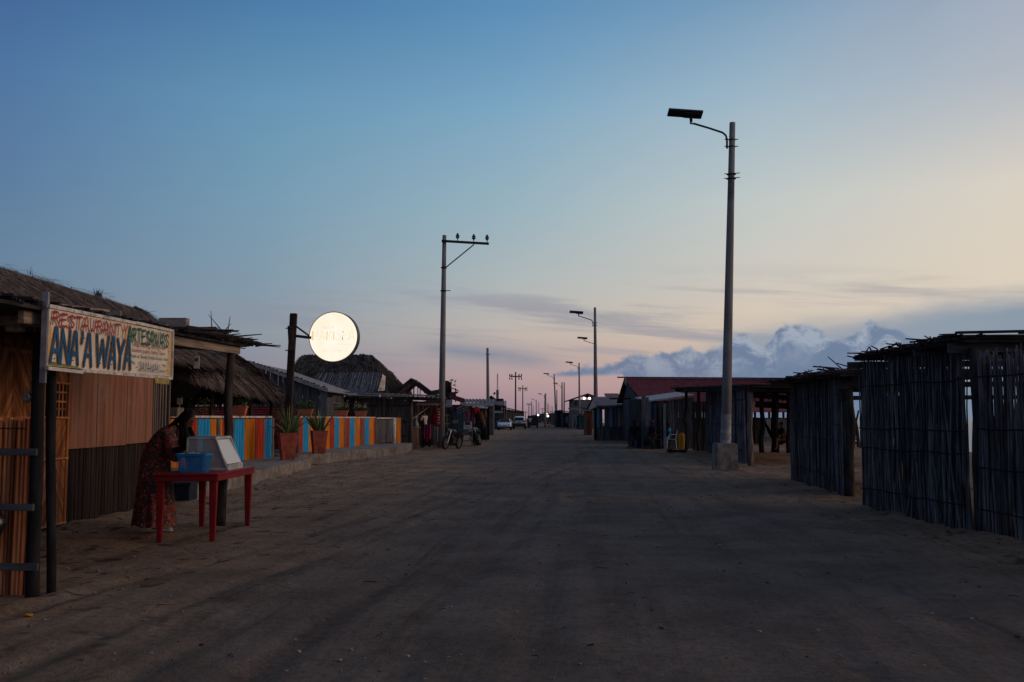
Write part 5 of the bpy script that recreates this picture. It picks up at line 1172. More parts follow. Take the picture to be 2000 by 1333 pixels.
fd=[mat('far1',(.05,.05,.065),(.03,.03,.04),(.5,.5,.5),.9),mat('far2',(.08,.07,.08),(.05,.045,.05),(.5,.5,.5),.9),mat('far3',(.1,.1,.12),(.06,.06,.07),(.5,.5,.5),.9)]
specs=[(1040,1048,812,290,'dark low hut at the left of the street end'),(1047,1057,810,330,'wide low hut left of the far lights at the street end'),(1056,1064,809,400,'small distant hut in the middle of the street end'),(1063,1072,807,360,'distant hut behind the first orange cone'),(1071,1080,809,260,'low hut between the cones and the leaning pole'),(1079,1089,807,210,'low hut at the foot of the leaning far pole'),(1087,1100,803,165,'dark gabled hut on the right of the street end'),(1099,1118,806,158,'flat dark hut behind the walkers'),(1114,1134,808,150,'dark hut under the two storey house')]
for i,(a,b_,py,Y,lab) in enumerate(specs): hut('far_hut',lab,a,b_,py,Y,8,fd[i%3],fd[(i+1)%3],i%2==0,'huts at the end of the street')
tl=hut('teal_hut','hut with a teal painted front right of the walkers',1132,1147,812,128,6,mat('tealw',(.03,.09,.1),(.02,.06,.07),(.5,.5,.5),.8),fd[2],False)
mb=MB(); prect(mb,1137,804,1146,808,127.5,.2); mb.build('fascia',zinc,tl)
hut('orange_hut','small hut with rusty orange wall left of the grey roofed stall',1145,1157,803,84,3,mat('rustw',(.2,.06,.035),(.1,.035,.02),(1,1,1),.8),fd[0],False)
mb=MB()
for _ in range(1500):
    c=At(ru(1036,1092),ru(806,818),430+ru(-10,10)); 
    k=mnoise.noise(V(c.x*.25,0,3)); 
    if c.z>2.4+2.2*k: continue
    a=V(ru(-1,1),ru(-1,1),ru(-1,1)).normalized()*.5; b_=a.cross(V(ru(-1,1),1,ru(-1,1))).normalized()*.5; mb.add([c-a,c+b_,c+a,c-b_],[(0,1,2,3)])
tag(mb.build('distant_foliage',leaf),'low dark clump of trees closing the street end',None,None,'stuff')
# two storey house
th=thing('two_storey_house','pale two storey house with wide dark gable roof and two lit lamps','building',(10,140,0))
mb=MB(); prect(mb,1117,781,1160,801,140,7,0); mb.build('wall',mat('house_grey',(.17,.18,.2),(.12,.125,.14),(1,1,.4),.85),th)
mb=MB(); a=At(1110,784,139);b_=At(1148,772,139);c=At(1180,782,139)
mb.slab([a,b_,b_+V(0,0,.25),a+V(0,0,.18)],(0,9,0)); mb.slab([b_,c,c+V(0,0,.18),b_+V(0,0,.25)],(0,9,0)); mb.build('roof',mat('roofdk',(.05,.035,.04),(.03,.022,.025),(1,1,1),.85),th)
mb=MB(); prect(mb,1110,797,1150,800,139.3,.3); 
for i in range(16): p=At(1110+i*2.6,0,139.3); mb.bb((p.x-.03,139.3,At(0,803,139.3).z),(p.x+.03,139.36,At(0,798,139.3).z))
mb.build('balcony_rail',mat('balc',(.3,.28,.3),(.22,.2,.22),(1,1,1),.8),th)
for px in (1123,1130): mb=MB(); prect(mb,px,786,px+4,792,139.93,.1); mb.build('window',glass_d,th)
lampm=emit('lamp_white',(1,.95,.88),3)
for px in (1141,1151.5): mb=MB(); mb.ball(At(px,778.5,138.8),.17,10,6); mb.build('lamp',lampm,th,True)
for (px,py,Y,r,lab) in ((1051,811,300,.27,'white lamp shining at the far left of the street end'),(1070,813,250,.27,'brightest white lamp low at the street end above the first cone'),(1068.5,808.5,255,.2,'dimmer yellowish lamp just above the brightest lamp at the street end')):
    t_=thing('street_light',lab,'lamp',(At(px,py,Y).x,Y,0),0,'lamps lit at the street end'); mb=MB(); mb.ball(At(px,py,Y-1),r,10,6); mb.build('bulb',lampm if r>.25 else emit('lamp_y',(1,.85,.5),1.2),t_,True); mb=MB(); p=At(px,py,Y); mb.tube((p.x,Y,0),(p.x,Y,p.z+.5),.06); mb.beam((p.x,Y,p.z+.35),(p.x,Y-1,p.z+.35),.05,.05); mb.build('post',black,t_)
# cones
def cone(px,py,lab,h=.75):
    g=G(px,py); t_=thing('traffic_cone',lab,'cone',(g.x,g.y,0),0,'orange traffic cones')
    om=paint('cone_orange',(.55,.05,.03)); mb=MB(); mb.box(g+V(0,0,.025),(.42,.42,.05)); mb.build('base',om,t_); mb=MB(); mb.lathe([(.17,.05),(.1,.42),(.03,h+.2)],g,14); mb.build('body',om,t_,True); mb=MB(); mb.lathe([(.128,.3),(.105,.42)],g,14); mb.build('band',paint('coneband',(.6,.3,.28)),t_)
cone(1064.5,834,'left orange traffic cone, in the middle of the far street'); cone(1073.5,833.5,'middle orange traffic cone of the three, right of the street centre'); cone(1087.5,834,'right dull orange traffic cone at the foot of the leaning pole')
# ================================================================== POLES
def lamp_pole(name,label,Y,base,top,r0,r1,arm=True,block=None,lampz=None,group='street lamp poles',double_band=True,sc_=1.0):
    """base,top = surveyed (px,py) of foot and head"""
    b_=At(base[0],base[1],Y); b_=V(b_.x,Y,0); tp=At(top[0],top[1],Y); t_=thing(name,label,'street lamp' if arm else 'pole',tuple(b_),0,group)
    mb=MB(); mb.path([b_+V(0,0,-.1),b_.lerp(tp,.33),b_.lerp(tp,.66),tp],[r0,lerp(r0,r1,.33),lerp(r0,r1,.66),r1],20); o=mb.build('pole',pole_con,t_,smooth=False)
    for p in o.data.polygons: p.use_smooth=len(p.vertices)==4
    if block: 
        mb=MB(); s,h=block; mb.rings([[ (b_.x+sx*k,Y+sy*k,z) for sx,sy in((-1,-1),(1,-1),(1,1),(-1,1))] for k,z in ((s*.53,-.05),(s*.5,h*.5),(s*.49,h))]); mb.build('foundation_block',concrete,t_,bevel=.03)
    if arm:
        H=tp.z-b_.z
        def on(f): return b_.lerp(tp,f)
        az_=lampz if lampz else .958
        q=on(az_-.012); R_=lerp(r0,r1,az_)
        mb=MB(); x=q.x-R_-.06
        mb.path([V(x,Y,q.z-.22),V(x,Y,q.z+.05),V(x-.03,Y,q.z+.16),V(x-.12,Y,q.z+.24),V(x-.5,Y,q.z+.37),V(x-.93,Y,q.z+.5),V(x-1.02,Y,q.z+.5),V(x-1.03,Y,q.z+.66)],[.03]*8,8); mb.build('arm',black,t_,True)
        mb=MB(); mb.box((x-1.0,Y,q.z+.63),(.05,.06,.16)); mb.build('bracket',black,t_)
        rot=Matrix.Rotation(R(4),3,'Y')@Matrix.Rotation(R(-20),3,'X')
        c=V(x-1.18,Y,q.z+.8); mb=MB(); mb.box(c,(.98,.32,.06),rot); mb.build('solar_panel',mat('solar',(.012,.013,.018),(.008,.009,.012),(3,3,3),.3,spec=.6),t_,bevel=.006)
        mb=MB(); mb.box(c+rot@V(.22,-.0,-.05),(.5,.24,.06),rot); mb.build('lamp_head',black,t_,bevel=.01)
        for dz in (.03,-.17):
            mb=MB(); z=q.z+dz; cc=on((z)/H); mb.lathe([(R_+.012,-.02),(R_+.012,.02)],(cc.x,Y,z),16); mb.tube((cc.x-R_-.14,Y-.05,z),(cc.x+R_+.08,Y-.05,z),.014); mb.build('clamp',black,t_)
        if double_band:
            for f in (.847,.834):
                mb=MB(); cc=on(f); Rb=lerp(r0,r1,f); mb.lathe([(Rb+.01,-.02),(Rb+.05,0),(Rb+.01,.02)],cc,16); mb.tube(cc+V(-Rb-.13,-.1,-.01),cc+V(Rb+.13,-.1,.02),.012); mb.build('band',black,t_)
    return t_
P1=lamp_pole('street_lamp','tall near street lamp with solar panel on a concrete block on the right side',27.8,(1416,906),(1430.5,240),.15,.082,True,(.6,.72))
# worn white paint near the foot
b_=V(P1.location); tp=At(1430.5,240,27.8)
m,nt,bb2=newmat('worn_paint'); tc=nt.nodes.new('ShaderNodeTexCoord'); P=S(nt,tc.outputs['Object']); n1=noise(nt,P,4,5,.65); sp=nt.nodes.new('ShaderNodeSeparateXYZ'); nt.links.new(P.s,sp.inputs[0]); 
c=mixc(nt,n1.sm(.42,.55),(.42,.42,.43),(.24,.23,.22)); nt.links.new(c.s,bb2.inputs['Base Color']); bb2.inputs['Roughness'].default_value=.85
mb=MB(); mb.path([b_.lerp(tp,.07),b_.lerp(tp,.155)],[.1475,.1415],20,cap=False); o=mb.build('paint_band',m,P1,True)
lamp_pole('street_lamp','second street lamp on the right, rising behind the grey roofed stall',71,(1164,856),(1162,601),.17,.085,True,None,.89,double_band=False)
lamp_pole('street_lamp','street lamp whose pole hides behind the second lamp pole, only its arm and panel show',98,(1167,848),(1163.2,655),.13,.07,True,None,.9,double_band=False)
lamp_pole('street_lamp','street lamp beside the pale two storey house',134,(1132,838),(1131,709),.16,.085,True,None,.93,double_band=False)
lamp_pole('street_lamp','leaning street lamp right of the orange cones',168,(1086.5,834),(1082.3,731),.18,.09,True,None,.93,double_band=False)
lamp_pole('street_lamp','street lamp with tall pole among the far poles above the dark gabled hut',205,(1098,830),(1097.7,747),.2,.12,True,None,.9,double_band=False)
lamp_pole('street_lamp','far street lamp above the first orange cone',270,(1064,828),(1064.3,770),.2,.12,True,None,.92,double_band=False)
lamp_pole('street_lamp','far street lamp over the left huts of the street end',380,(1047.5,826),(1047.3,781),.22,.12,True,None,.94,double_band=False)
for px,top,Y,lab in ((1087.6,762,250,'bare pole just right of the leaning street lamp'),(1102,747,200,'bare pole right of the paired far poles'),(1066,768,275,'bare pole close beside the far street lamp'),(1052.3,785,420,'thin bare pole above the far left lamp'),(1041.2,792,400,'thin bare pole by the end of the shop row'),(1069.4,788,430,'thin bare pole left of two others above the cones'),(1071.8,790,460,'thin bare pole between two others above the cones'),(1076,793,520,'thin bare pole above the middle cone'),(1079.3,794,560,'faint short pole near the leaning lamp'),(1038,784,330,'bare pole above the man in the white shirt by the cars')):
    lamp_pole('street_pole',lab,Y,(px,825),(px,top),.17,.11,False,None,None,'bare poles along the far street')
pb_=lamp_pole('street_pole','bare tall pole with a teal wrap left of the parked cars',100.8,(953.5,842),(952.2,680),.19,.12,False,(.75,.32),None,None)
mb=MB(); c=At(953,797,100.8); rs=[]
for i in range(7): z=c.z-.38+i*.125; rs.append([(c.x+(.24+.08*math.sin(i*2+j*1.7))*math.cos(2*PI*j/12),100.8+(.26)*math.sin(2*PI*j/12),z) for j in range(12)])
mb.rings(rs); mb.build('teal_wrap',mat('tealwrap',(.02,.3,.36),(.02,.2,.25),(4,4,4),.6),pb_,True)
mb=MB()
for z in (7.9,): mb.tube((c.x-.25,100.7,z),(c.x+.25,100.7,z),.03)
mb.build('band',black,pb_)
# near utility pole with half crossarm
Yp=47.7; b_=At(861.5,875,Yp); b_=V(b_.x,Yp,0); tp=At(868,460,Yp)
up=thing('utility_pole','tall concrete utility pole with a one sided crossarm and three insulators behind the motorcycle','utility pole',tuple(b_))
mb=MB(); mb.path([b_+V(0,0,-.1),b_.lerp(tp,.5),tp],[.17,.135,.095],20); o=mb.build('pole',pole_con,up)
for p in o.data.polygons: p.use_smooth=len(p.vertices)==4
a=At(863,472,Yp);c=At(955,477.5,Yp); mb=MB(); mb.beam(a+V(0,-.14,0),c+V(0,-.14,0),.09,.11); mb.build('crossarm',stick_dark,up)
mb=MB(); mb.beam(At(872,523,Yp)+V(0,-.14,0),At(926,479,Yp)+V(0,-.14,0),.05,.05); mb.build('brace',black,up)
for px,py in ((894,470),(925.5,472),(951.5,473)):
    p=At(px,py,Yp)+V(0,-.14,.04); mb=MB(); mb.lathe([(.02,-.2),(.02,.0),(.05,.02),(.05,.05),(.1,.07),(.085,.12),(.06,.13),(.1,.16),(.08,.2),(.05,.21),(.06,.25),(.03,.29)],p,12); mb.build('insulator',mat('ceramic',(.09,.1,.11),(.06,.065,.07),(5,5,5),.35),up,True)
for f,ex_ in ((.845,0),(.735,.2)):
    mb=MB(); q=b_.lerp(tp,f); mb.lathe([(.13,-.04),(.13,.04)],q,16); mb.tube(q+V(-.15,-.12,0),q+V(.15+ex_,-.12,0),.02); mb.build('band',black,up)
def tpole(px,top,Y,arm_y,half,lab):
    b_=At(px,826,Y); b_=V(b_.x,Y,0); tp=At(px,top,Y); t_=thing('utility_pole',lab,'utility pole',tuple(b_),0,'utility poles with crossarms'); r=.17 if Y<400 else .25
    mb=MB(); mb.tube(b_,tp,r,r*.7,10); mb.build('pole',postwood,t_); c=At(px,arm_y,Y); w_=half*Y/F
    mb=MB(); mb.beam(c+V(-w_,-.15,.05),c+V(w_,-.15,-.02),.16,.2); mb.build('crossarm',stick_dark,t_)
    mb=MB()
    for s in (-.95,-.6,.55,.95): mb.lathe([(.05,0),(.13,.1),(.1,.35)],c+V(w_*s,-.15,.1),8); mb.lathe([(.08,-.6),(.1,-.3),(.06,-.1)],c+V(w_*s,-.15,0),8)
    mb.build('insulators',black,t_)
tpole(1007,727,180,736,12,'tallest far utility pole with a crossarm, behind the parked cars'); tpole(1021,753,262,760,8.5,'second far utility pole with a crossarm, right of the tallest one')
tpole(1033,788,520,790,4,'tiny far utility pole with a crossarm above the end of the shop row'); tpole(1060,797,760,799,3.5,'faintest farthest utility pole with a crossarm in the middle of the street end')
random.seed(77)
# ================================================================== PEOPLE
def person(label,loc,face,h=1.7,pose='stand',top=(.3,.3,.3),bottom=(.03,.03,.04),skinc=None,hat=None,hairlong=False,arms='down',name='person',cat='person',seatz=.45,skirt=False,group=None,shortleg=False,vox=.02):
    k=h/1.7; rt=Matrix.Rotation(face,3,'Z'); o=V(*loc)
    def W(x,y,z): return o+rt@V(x*k,y*k,z*k)
    t_=thing(name,label,cat,loc,0,group)
    J={};
    def a(n,p,r): J[n]=(len(J),W(*p),r*k)
    if pose=='sit': pz=seatz+.1; hipY=-.0
    else: pz=.93
    dz=pz-.93; lean=.08 if pose in('sit','walk') else .02
    a('pel',(0,0,.95+dz),.115);a('spi',(0,lean*.4,1.12+dz),.11);a('che',(0,lean,1.32+dz),.13);a('nk',(0,lean+.01,1.46+dz),.055);a('hd',(0,lean+.03,1.56+dz),.055)
    for n,s in (('L',-1),('R',1)):
        a('sh'+n,(s*.17,lean,1.38+dz),.055)
        if arms=='fwd' : el=(s*.2,lean+.06,1.12+dz); wr=(s*.14,lean+.28,1.08+dz)
        elif pose=='sit': el=(s*.21,lean+.04,1.12+dz); wr=(s*.13,lean+.27,1.0+dz)
        elif pose=='walk': el=(s*.21,lean-s*.08,1.12+dz); wr=(s*.22,lean-s*.14+.08,.9+dz)
        else: el=(s*.215,lean-.02,1.11+dz); wr=(s*.22,lean+.07,.87+dz)
        a('el'+n,el,.042);a('wr'+n,wr,.027)
        a('hi'+n,(s*.09,0,.9+dz),.088)
        if pose=='sit': kn=(s*.13,.42,pz-.03); an=(s*.13,.42,.07); to=(s*.14,.56,.035)
        elif pose=='walk': kn=(s*.09,.1+s*.14,.49); an=(s*.09,s*.3-.04,.09+(.06 if s<0 else 0)); to=(s*.1,s*.3+.1,.04)
        else: kn=(s*.1,.02,.49); an=(s*.1,0,.08); to=(s*.12,.14,.035)
        a('kn'+n,kn,.06);a('an'+n,an,.038);a('to'+n,to,.034)
    E=[('pel','spi'),('spi','che'),('che','nk'),('nk','hd')]
    for n in 'LR': E+=[('che','sh'+n),('sh'+n,'el'+n),('el'+n,'wr'+n),('pel','hi'+n),('hi'+n,'kn'+n),('kn'+n,'an'+n),('an'+n,'to'+n)]
    ex=MB(); hc=W(0,lean+.04,1.6+dz); ex.ball(hc,(.074*k,.088*k,.108*k),14,10,rt); ex.ball(W(0,lean+.12,1.585+dz),(.013*k,.02*k,.02*k),6,4,rt); ex.ball(W(0,lean+.06,1.53+dz),(.05*k,.055*k,.045*k),8,6,rt)
    for n,s in (('L',-1),('R',1)):
        w_=J['wr'+n][1]; e=J['el'+n][1]; d=(w_-e).normalized(); ex.ball(w_+d*.05*k,(.03*k,.045*k,.03*k),8,6,rt)
        for i in range(4): b0=w_+d*.07*k+rt@V((i-1.5)*.016*k,0,0); ex.path([b0,b0+d*.06*k+V(0,0,-.012)],[.009*k,.007*k],5)
        ex.path([w_+d*.03*k,w_+d*.06*k+rt@V(-s*.035*k,.01,0)],[.01*k,.008*k],5)
    js=sorted(J.values(),key=lambda q:q[0]); me=skin_mesh([j[1] for j in js],[(J[p][0],J[q][0]) for p,q in E],[j[2] for j in js],ex,vox*k,1)
    link_mesh('body',me,paint('skin_%g'%(skinc[0]),skinc) if skinc else skin_m,t_)
    # shirt
    def garment(nm,keys,edges,rad,mt):
        ks=list(keys); m2=skin_mesh([keys[q] for q in ks],[(ks.index(p),ks.index(q)) for p,q in edges],[rad[q]*k for q in ks],None,vox*k,1); link_mesh(nm,m2,mt,t_)
    g={n:J[n][1] for n in ('spi','che','shL','shR')}; g['low']=W(0,0,.9+dz); g['col']=J['che'][1].lerp(J['nk'][1],.55)
    g['aL']=J['shL'][1].lerp(J['elL'][1],.75); g['aR']=J['shR'][1].lerp(J['elR'][1],.75)
    garment('shirt',g,[('spi','che'),('low','spi'),('che','col'),('che','shL'),('che','shR'),('shL','aL'),('shR','aR')],{'spi':.135,'che':.155,'shL':.075,'shR':.075,'low':.14,'col':.075,'aL':.065,'aR':.065},paint('sh_%g_%g_%g'%top,top))
    if skirt:
        mb=MB(); rs=[]
        if pose=='sit': C=[(0,0,pz+.08,.15,.14),(0,.15,pz+.02,.2,.22),(0,.3,pz-.12,.24,.22),(0,.38,.2,.26,.2)]
        else: C=[(0,0,1.0,.14,.12),(0,0,.8,.19,.16),(0,0,.4,.23,.2),(0,0,.12,.25,.22)]
        for (x,y,z,rx,ry_) in C: rs.append([W(x+rx*math.cos(2*PI*j/18),y+ry_*math.sin(2*PI*j/18),z) for j in range(18)])
        mb.rings(rs); mb.build('skirt',paint('bo_%g_%g_%g'%bottom,bottom),t_,True)
    else:
        g={n:J[n][1] for n in ('hiL','hiR','knL','knR')}; g['p']=J['pel'][1]+V(0,0,-.03*k)
        ed=[('p','hiL'),('p','hiR'),('hiL','knL'),('hiR','knR')]; rd={'p':.14,'hiL':.105,'hiR':.105,'knL':.078,'knR':.078}
        if shortleg: g['knL']=g['hiL'].lerp(g['knL'],.6); g['knR']=g['hiR'].lerp(g['knR'],.6); rd['knL']=rd['knR']=.095
        else:
            for n in 'LR': g['a'+n]=J['kn'+n][1].lerp(J['an'+n][1],.9); ed.append(('kn'+n,'a'+n)); rd['a'+n]=.06
        garment('shorts' if shortleg else 'trousers',g,ed,rd,paint('bo_%g_%g_%g'%bottom,bottom))
    mb=MB(); mb.ball(hc+rt@V(0,-.018*k,.03*k),(.083*k,.088*k,.095*k),12,8,rt)
    if hairlong: mb.path([hc+rt@V(0,-.06*k,0),hc+rt@V(0,-.09*k,-.15*k),hc+rt@V(0,-.1*k,-.32*k)],[.075*k,.08*k,.03*k],10)
    mb.build('hair',hairm,t_,True)
    if hat:
        mb=MB(); mb.ball(hc+rt@V(0,-.005*k,.055*k),(.09*k,.1*k,.075*k),12,8,rt); mb.box(hc+rt@V(0,.12*k,.05*k),(.13*k,.11*k,.012*k),rt); mb.build('cap',paint('hat_%g'%hat[0],hat),t_,True)
    return t_
p=At(828.5,872,49.2)
person('man in white shirt and teal shorts standing at the wooden stall counter',(p.x,49.2,0),R(55),1.85,'stand',(.62,.6,.62),(.01,.16,.2),None,None,False,'fwd',shortleg=True)
g=G(1035,838); person('man in a pale shirt and dark trousers standing right of the white parked cars',(g.x,g.y,0),R(180),1.72,'stand',(.42,.4,.46),(.02,.02,.025),vox=.025)
g=G(1105.5,839.5); person('walker in dark clothes with a pale bag, left of the three walkers',(g.x,g.y,0),R(-70),1.75,'walk',(.07,.08,.1),(.015,.015,.02),vox=.025)
g=G(1123,839); person('walker in a white top in the middle of the three walkers',(g.x,g.y,0),R(60),1.6,'walk',(.5,.5,.52),(.05,.05,.07),vox=.025)
g=G(1130,839); person('walker in dark clothes, right of the three walkers by the teal hut',(g.x,g.y,0),R(80),1.7,'walk',(.03,.03,.04),(.02,.02,.03),vox=.025)
# seated group in front of the shed
def plastic_chair(label,c,rz,mt,group='plastic chairs'):
    t_=thing('plastic_chair',label,'chair',c,0,group); c=V(*c); rt=Matrix.Rotation(rz,3,'Z')
    Wc=lambda x,y,z: c+rt@V(x,y,z)
    mb=MB(); mb.slab([Wc(-.22,-.2,.43),Wc(.22,-.2,.43),Wc(.24,.22,.44),Wc(-.24,.22,.44)],(0,0,.02)); mb.build('seat',mt,t_,bevel=.005)
    for x in (-.2,.2):
        for y in (-.2,.2): mb=MB(); mb.tube(Wc(x*1.15,y*1.15,0),Wc(x,y,.43),.022); mb.build('leg',mt,t_)
    mb=MB(); K=8
    mb.rings([[Wc(-.22+.44*i/K,-.2-.08*h_-.05*math.sin(PI*i/K),.45+.42*h_) for i in range(K+1)]+[Wc(.22-.44*i/K,-.185-.08*h_-.05*math.sin(PI*i/K),.45+.42*h_) for i in range(K+1)] for h_ in (0,.5,1)]); mb.build('backrest',mt,t_)
    for x in (-.25,.25): mb=MB(); mb.path([Wc(x,-.22,.66),Wc(x,.1,.66),Wc(x,.2,.46)],.018,6); mb.build('armrest',mt,t_)
    return t_
dkch=paint('chair_dark',(.04,.045,.07))
def seated(px,py,lab,clab,face,h,top,bot,chm,**k):
    g=G(px,py); plastic_chair(clab,(g.x,g.y,0),face,chm); return person(lab,(g.x,g.y,0),face,h,'sit',top,bot,seatz=.44/(h/1.7) if h>1.4 else .47,**k)
seated(1238,876.5,'leftmost of the seated group, a person in dark clothes by the plank corner','dark chair under the leftmost seated person',R(185),1.75,(.02,.02,.03),(.02,.02,.05),dkch,skinc=(.05,.03,.022))
seated(1278,877.5,'person in dark clothes and a red cap seated in the middle of the group','dark chair under the person with the red cap',R(120),1.72,(.02,.02,.035),(.015,.015,.025),dkch,hat=(.22,.02,.015),skinc=(.05,.03,.022),skirt=True)
seated(1309.5,877,'person in a teal blue dress seated on a white plastic chair','white plastic chair under the person in the teal dress',R(95),1.5,(.06,.45,.6),(.05,.36,.55),white_pl,skirt=True,skinc=(.05,.03,.022))
t_=thing('yellow_drum','tall yellow ribbed plastic drum beside the seated group','drum',tuple(G(1331,880))); c=G(1331.5,880)
mb=MB(); pr_=[]
for i in range(13): pr_.append((.13+.012*(i%2),.02+i*.055))
mb.lathe([(.12,.0)]+pr_+[(.1,.74)],c,18); mb.build('body',paint('yellow',(.62,.33,.02),.4),t_,True)
mb=MB(); mb.lathe([(.09,.74),(.09,.79)],c,14); mb.build('lid',paint('yellow_lid',(.4,.22,.02)),t_)
mb=MB(); c=G(1322,883.5); mb.box(c+V(0,0,.05),(.8,.3,.1)); mb.ball(c+V(-.3,0,.08),(.14,.12,.1),10,6); tag(mb.build('bundle',black),'dark bundle lying on the ground before the yellow drum','bundle')
# ================================================================== VEHICLES
def wheel(parent,c,r,w_,axis,rimm=None,name='wheel'):
    """thing > wheel > rim"""
    rot=axis; mb=MB(); c=V(*c)
    prof=[(r*.62,-w_/2),(r*.93,-w_/2),(r,-w_*.32),(r,w_*.32),(r*.93,w_/2),(r*.62,w_/2)]
    mb.lathe(prof+[prof[0]],c,24,rot); o=mb.build(name,rubber,parent,True)
    mb=MB(); mb.lathe([(r*.62,-w_*.4),(r*.63,w_*.4),(r*.5,w_*.42),(r*.2,w_*.3),(.01,w_*.32)],c,20,rot); mb.lathe([(r*.62,w_*.4),(r*.63,-w_*.4),(r*.5,-w_*.42),(r*.2,-w_*.3),(.01,-w_*.32)],c,20,rot); mb.build('rim',rimm or steel,o)
    return o
AXX=Matrix.Rotation(R(90),3,'Y')
def car(kind,label,loc,rz):
    t_=thing('parked_car',label,'car',loc,rz,'white cars parked along the left side')
    # local: +Y is the front. stations: y, half width low, half width belt, half width roof, z bottom, z belt, z top
    if kind=='sedan': st=[(-2.05,.74,.7,.6,.45,.78,.82),(-1.95,.82,.78,.62,.3,.88,.96),(-1.45,.84,.82,.6,.28,.93,1.0),(-1.0,.84,.83,.56,.28,.93,1.36),(-.3,.85,.84,.57,.28,.92,1.42),(.35,.85,.84,.57,.28,.9,1.4),(.75,.85,.84,.6,.28,.88,1.2),(1.05,.85,.83,.7,.28,.86,.9),(1.6,.84,.8,.68,.28,.78,.82),(2.0,.8,.75,.62,.3,.66,.7),(2.1,.74,.68,.55,.38,.58,.6)]
    else: st=[(-2.2,.78,.76,.6,.5,.95,1.0),(-2.12,.88,.86,.62,.36,1.02,1.2),(-1.85,.9,.88,.63,.34,1.05,1.6),(-1.2,.91,.9,.66,.34,1.05,1.68),(0,.92,.91,.66,.34,1.03,1.7),(.5,.92,.9,.66,.34,1.02,1.62),(.95,.92,.89,.7,.34,1.0,1.2),(1.15,.92,.89,.74,.34,1.0,1.04),(1.8,.9,.86,.7,.36,.92,.97),(2.15,.84,.78,.62,.42,.76,.8),(2.25,.78,.7,.55,.5,.66,.7)]
    rs=[]
    for (y,wl,wb_,wr_,zb,zm,zt) in st:
        half=[(wl*.9,zb),(wl,zb+.12),(wl*1.01,(zb+zm)/2),(wb_,zm),(lerp(wb_,wr_,.5),lerp(zm,zt,.55)),(wr_,zt-.03),(wr_*.75,zt+.01)]
        rs.append([V(x,y,z) for x,z in half]+[V(-x,y,z) for x,z in reversed(half)])
    mb=MB(); mb.rings(rs); o=mb.build('body',carwhite,t_,world=False); 
    for p in o.data.polygons: p.use_smooth=True
    md=o.modifiers.new('s','SUBSURF'); md.levels=1; md.render_levels=2
    def add(nm,mb,mt,sm=False): return mb.build(nm,mt,t_,sm,world=False)
    if kind=='sedan':
        q=[(-.68,1.03,.93),(.68,1.03,.93),(.53,.42,1.36),(-.53,.42,1.36)]; mb=MB(); mb.slab([V(*a)+V(0,.03,.03) for a in q],(0,.015,.02)); add('windscreen',mb,glass_d)
        q=[(.6,-1.42,1.0),(-.6,-1.42,1.0),(-.5,-1.03,1.33),(.5,-1.03,1.33)]; mb=MB(); mb.slab([V(*a)+V(0,-.03,.03) for a in q],(0,-.015,.02)); add('rear_window',mb,glass_d)
        for s in (-1,1):
            mb=MB(); mb.slab([V(s*.84,.72,.95),V(s*.84,-1.0,.97),V(s*.64,-.9,1.33),V(s*.64,.3,1.35)],(s*.02,0,.01)); add('side_window',mb,glass_d)
            mb=MB(); mb.ball((s*.55,1.98,.62),(.2,.12,.085),12,8); add('headlight',mb,mat('headglass',(.12,.14,.16),(.08,.09,.1),(9,9,9),.15,spec=.7),True)
            mb=MB(); mb.ball((s*.93,.75,.98),(.08,.06,.06),8,6); add('mirror',mb,carwhite,True)
            mb=MB(); mb.box((s*.16,2.08,.6),(.24,.06,.08)); add('grille',mb,black,False)
        mb=MB(); mb.bb((-.8,1.95,.26),(.8,2.13,.46)); add('bumper',mb,mat('bumper_low',(.05,.06,.11),(.04,.05,.08),(3,3,3),.5))
        mb=MB(); mb.bb((-.22,2.135,.4),(.22,2.15,.5)); add('number_plate',mb,paint('plate_y',(.35,.3,.06)))
        wh_=((-.74,1.3),(.74,1.3),(-.74,-1.3),(.74,-1.3)); r=.31
    else:
        q=[(-.66,-2.12,1.16),(.66,-2.12,1.16),(.56,-1.93,1.54),(-.56,-1.93,1.54)]; mb=MB(); mb.slab([V(*a)+V(0,-.09,.0) for a in q],(0,-.03,.01)); add('rear_window',mb,glass_d)
        q=[(-.72,1.08,1.08),(.72,1.08,1.08),(.6,.55,1.58),(-.6,.55,1.58)]; mb=MB(); mb.slab([V(*a)+V(0,.02,.03) for a in q],(0,.02,.02)); add('windscreen',mb,glass_d)
        for s in (-1,1):
            mb=MB(); mb.slab([V(s*.92,.85,1.08),V(s*.92,-1.75,1.1),V(s*.7,-1.6,1.5),V(s*.72,.45,1.55)],(s*.02,0,.01)); add('side_window',mb,glass_d)
            mb=MB(); mb.ball((s*.66,-2.14,1.02),(.22,.1,.09),12,8); add('tail_light',mb,mat('taild',(.05,.015,.02),(.03,.01,.012),(9,9,9),.2),True)
            mb=MB(); mb.bb((s*.62,-1.9,1.68),(s*.66,.3,1.74)); add('roof_rail',mb,steel)
        mb=MB(); mb.bb((-.9,-2.27,.3),(.9,-1.9,.78)); add('bumper',mb,black)
        mb=MB(); mb.bb((-.24,-2.25,.86),(.24,-2.225,.98)); add('number_plate',mb,paint('plate_d',(.1,.11,.14)))
        wh_=((-.78,1.4),(.78,1.4),(-.78,-1.4),(.78,-1.4)); r=.36
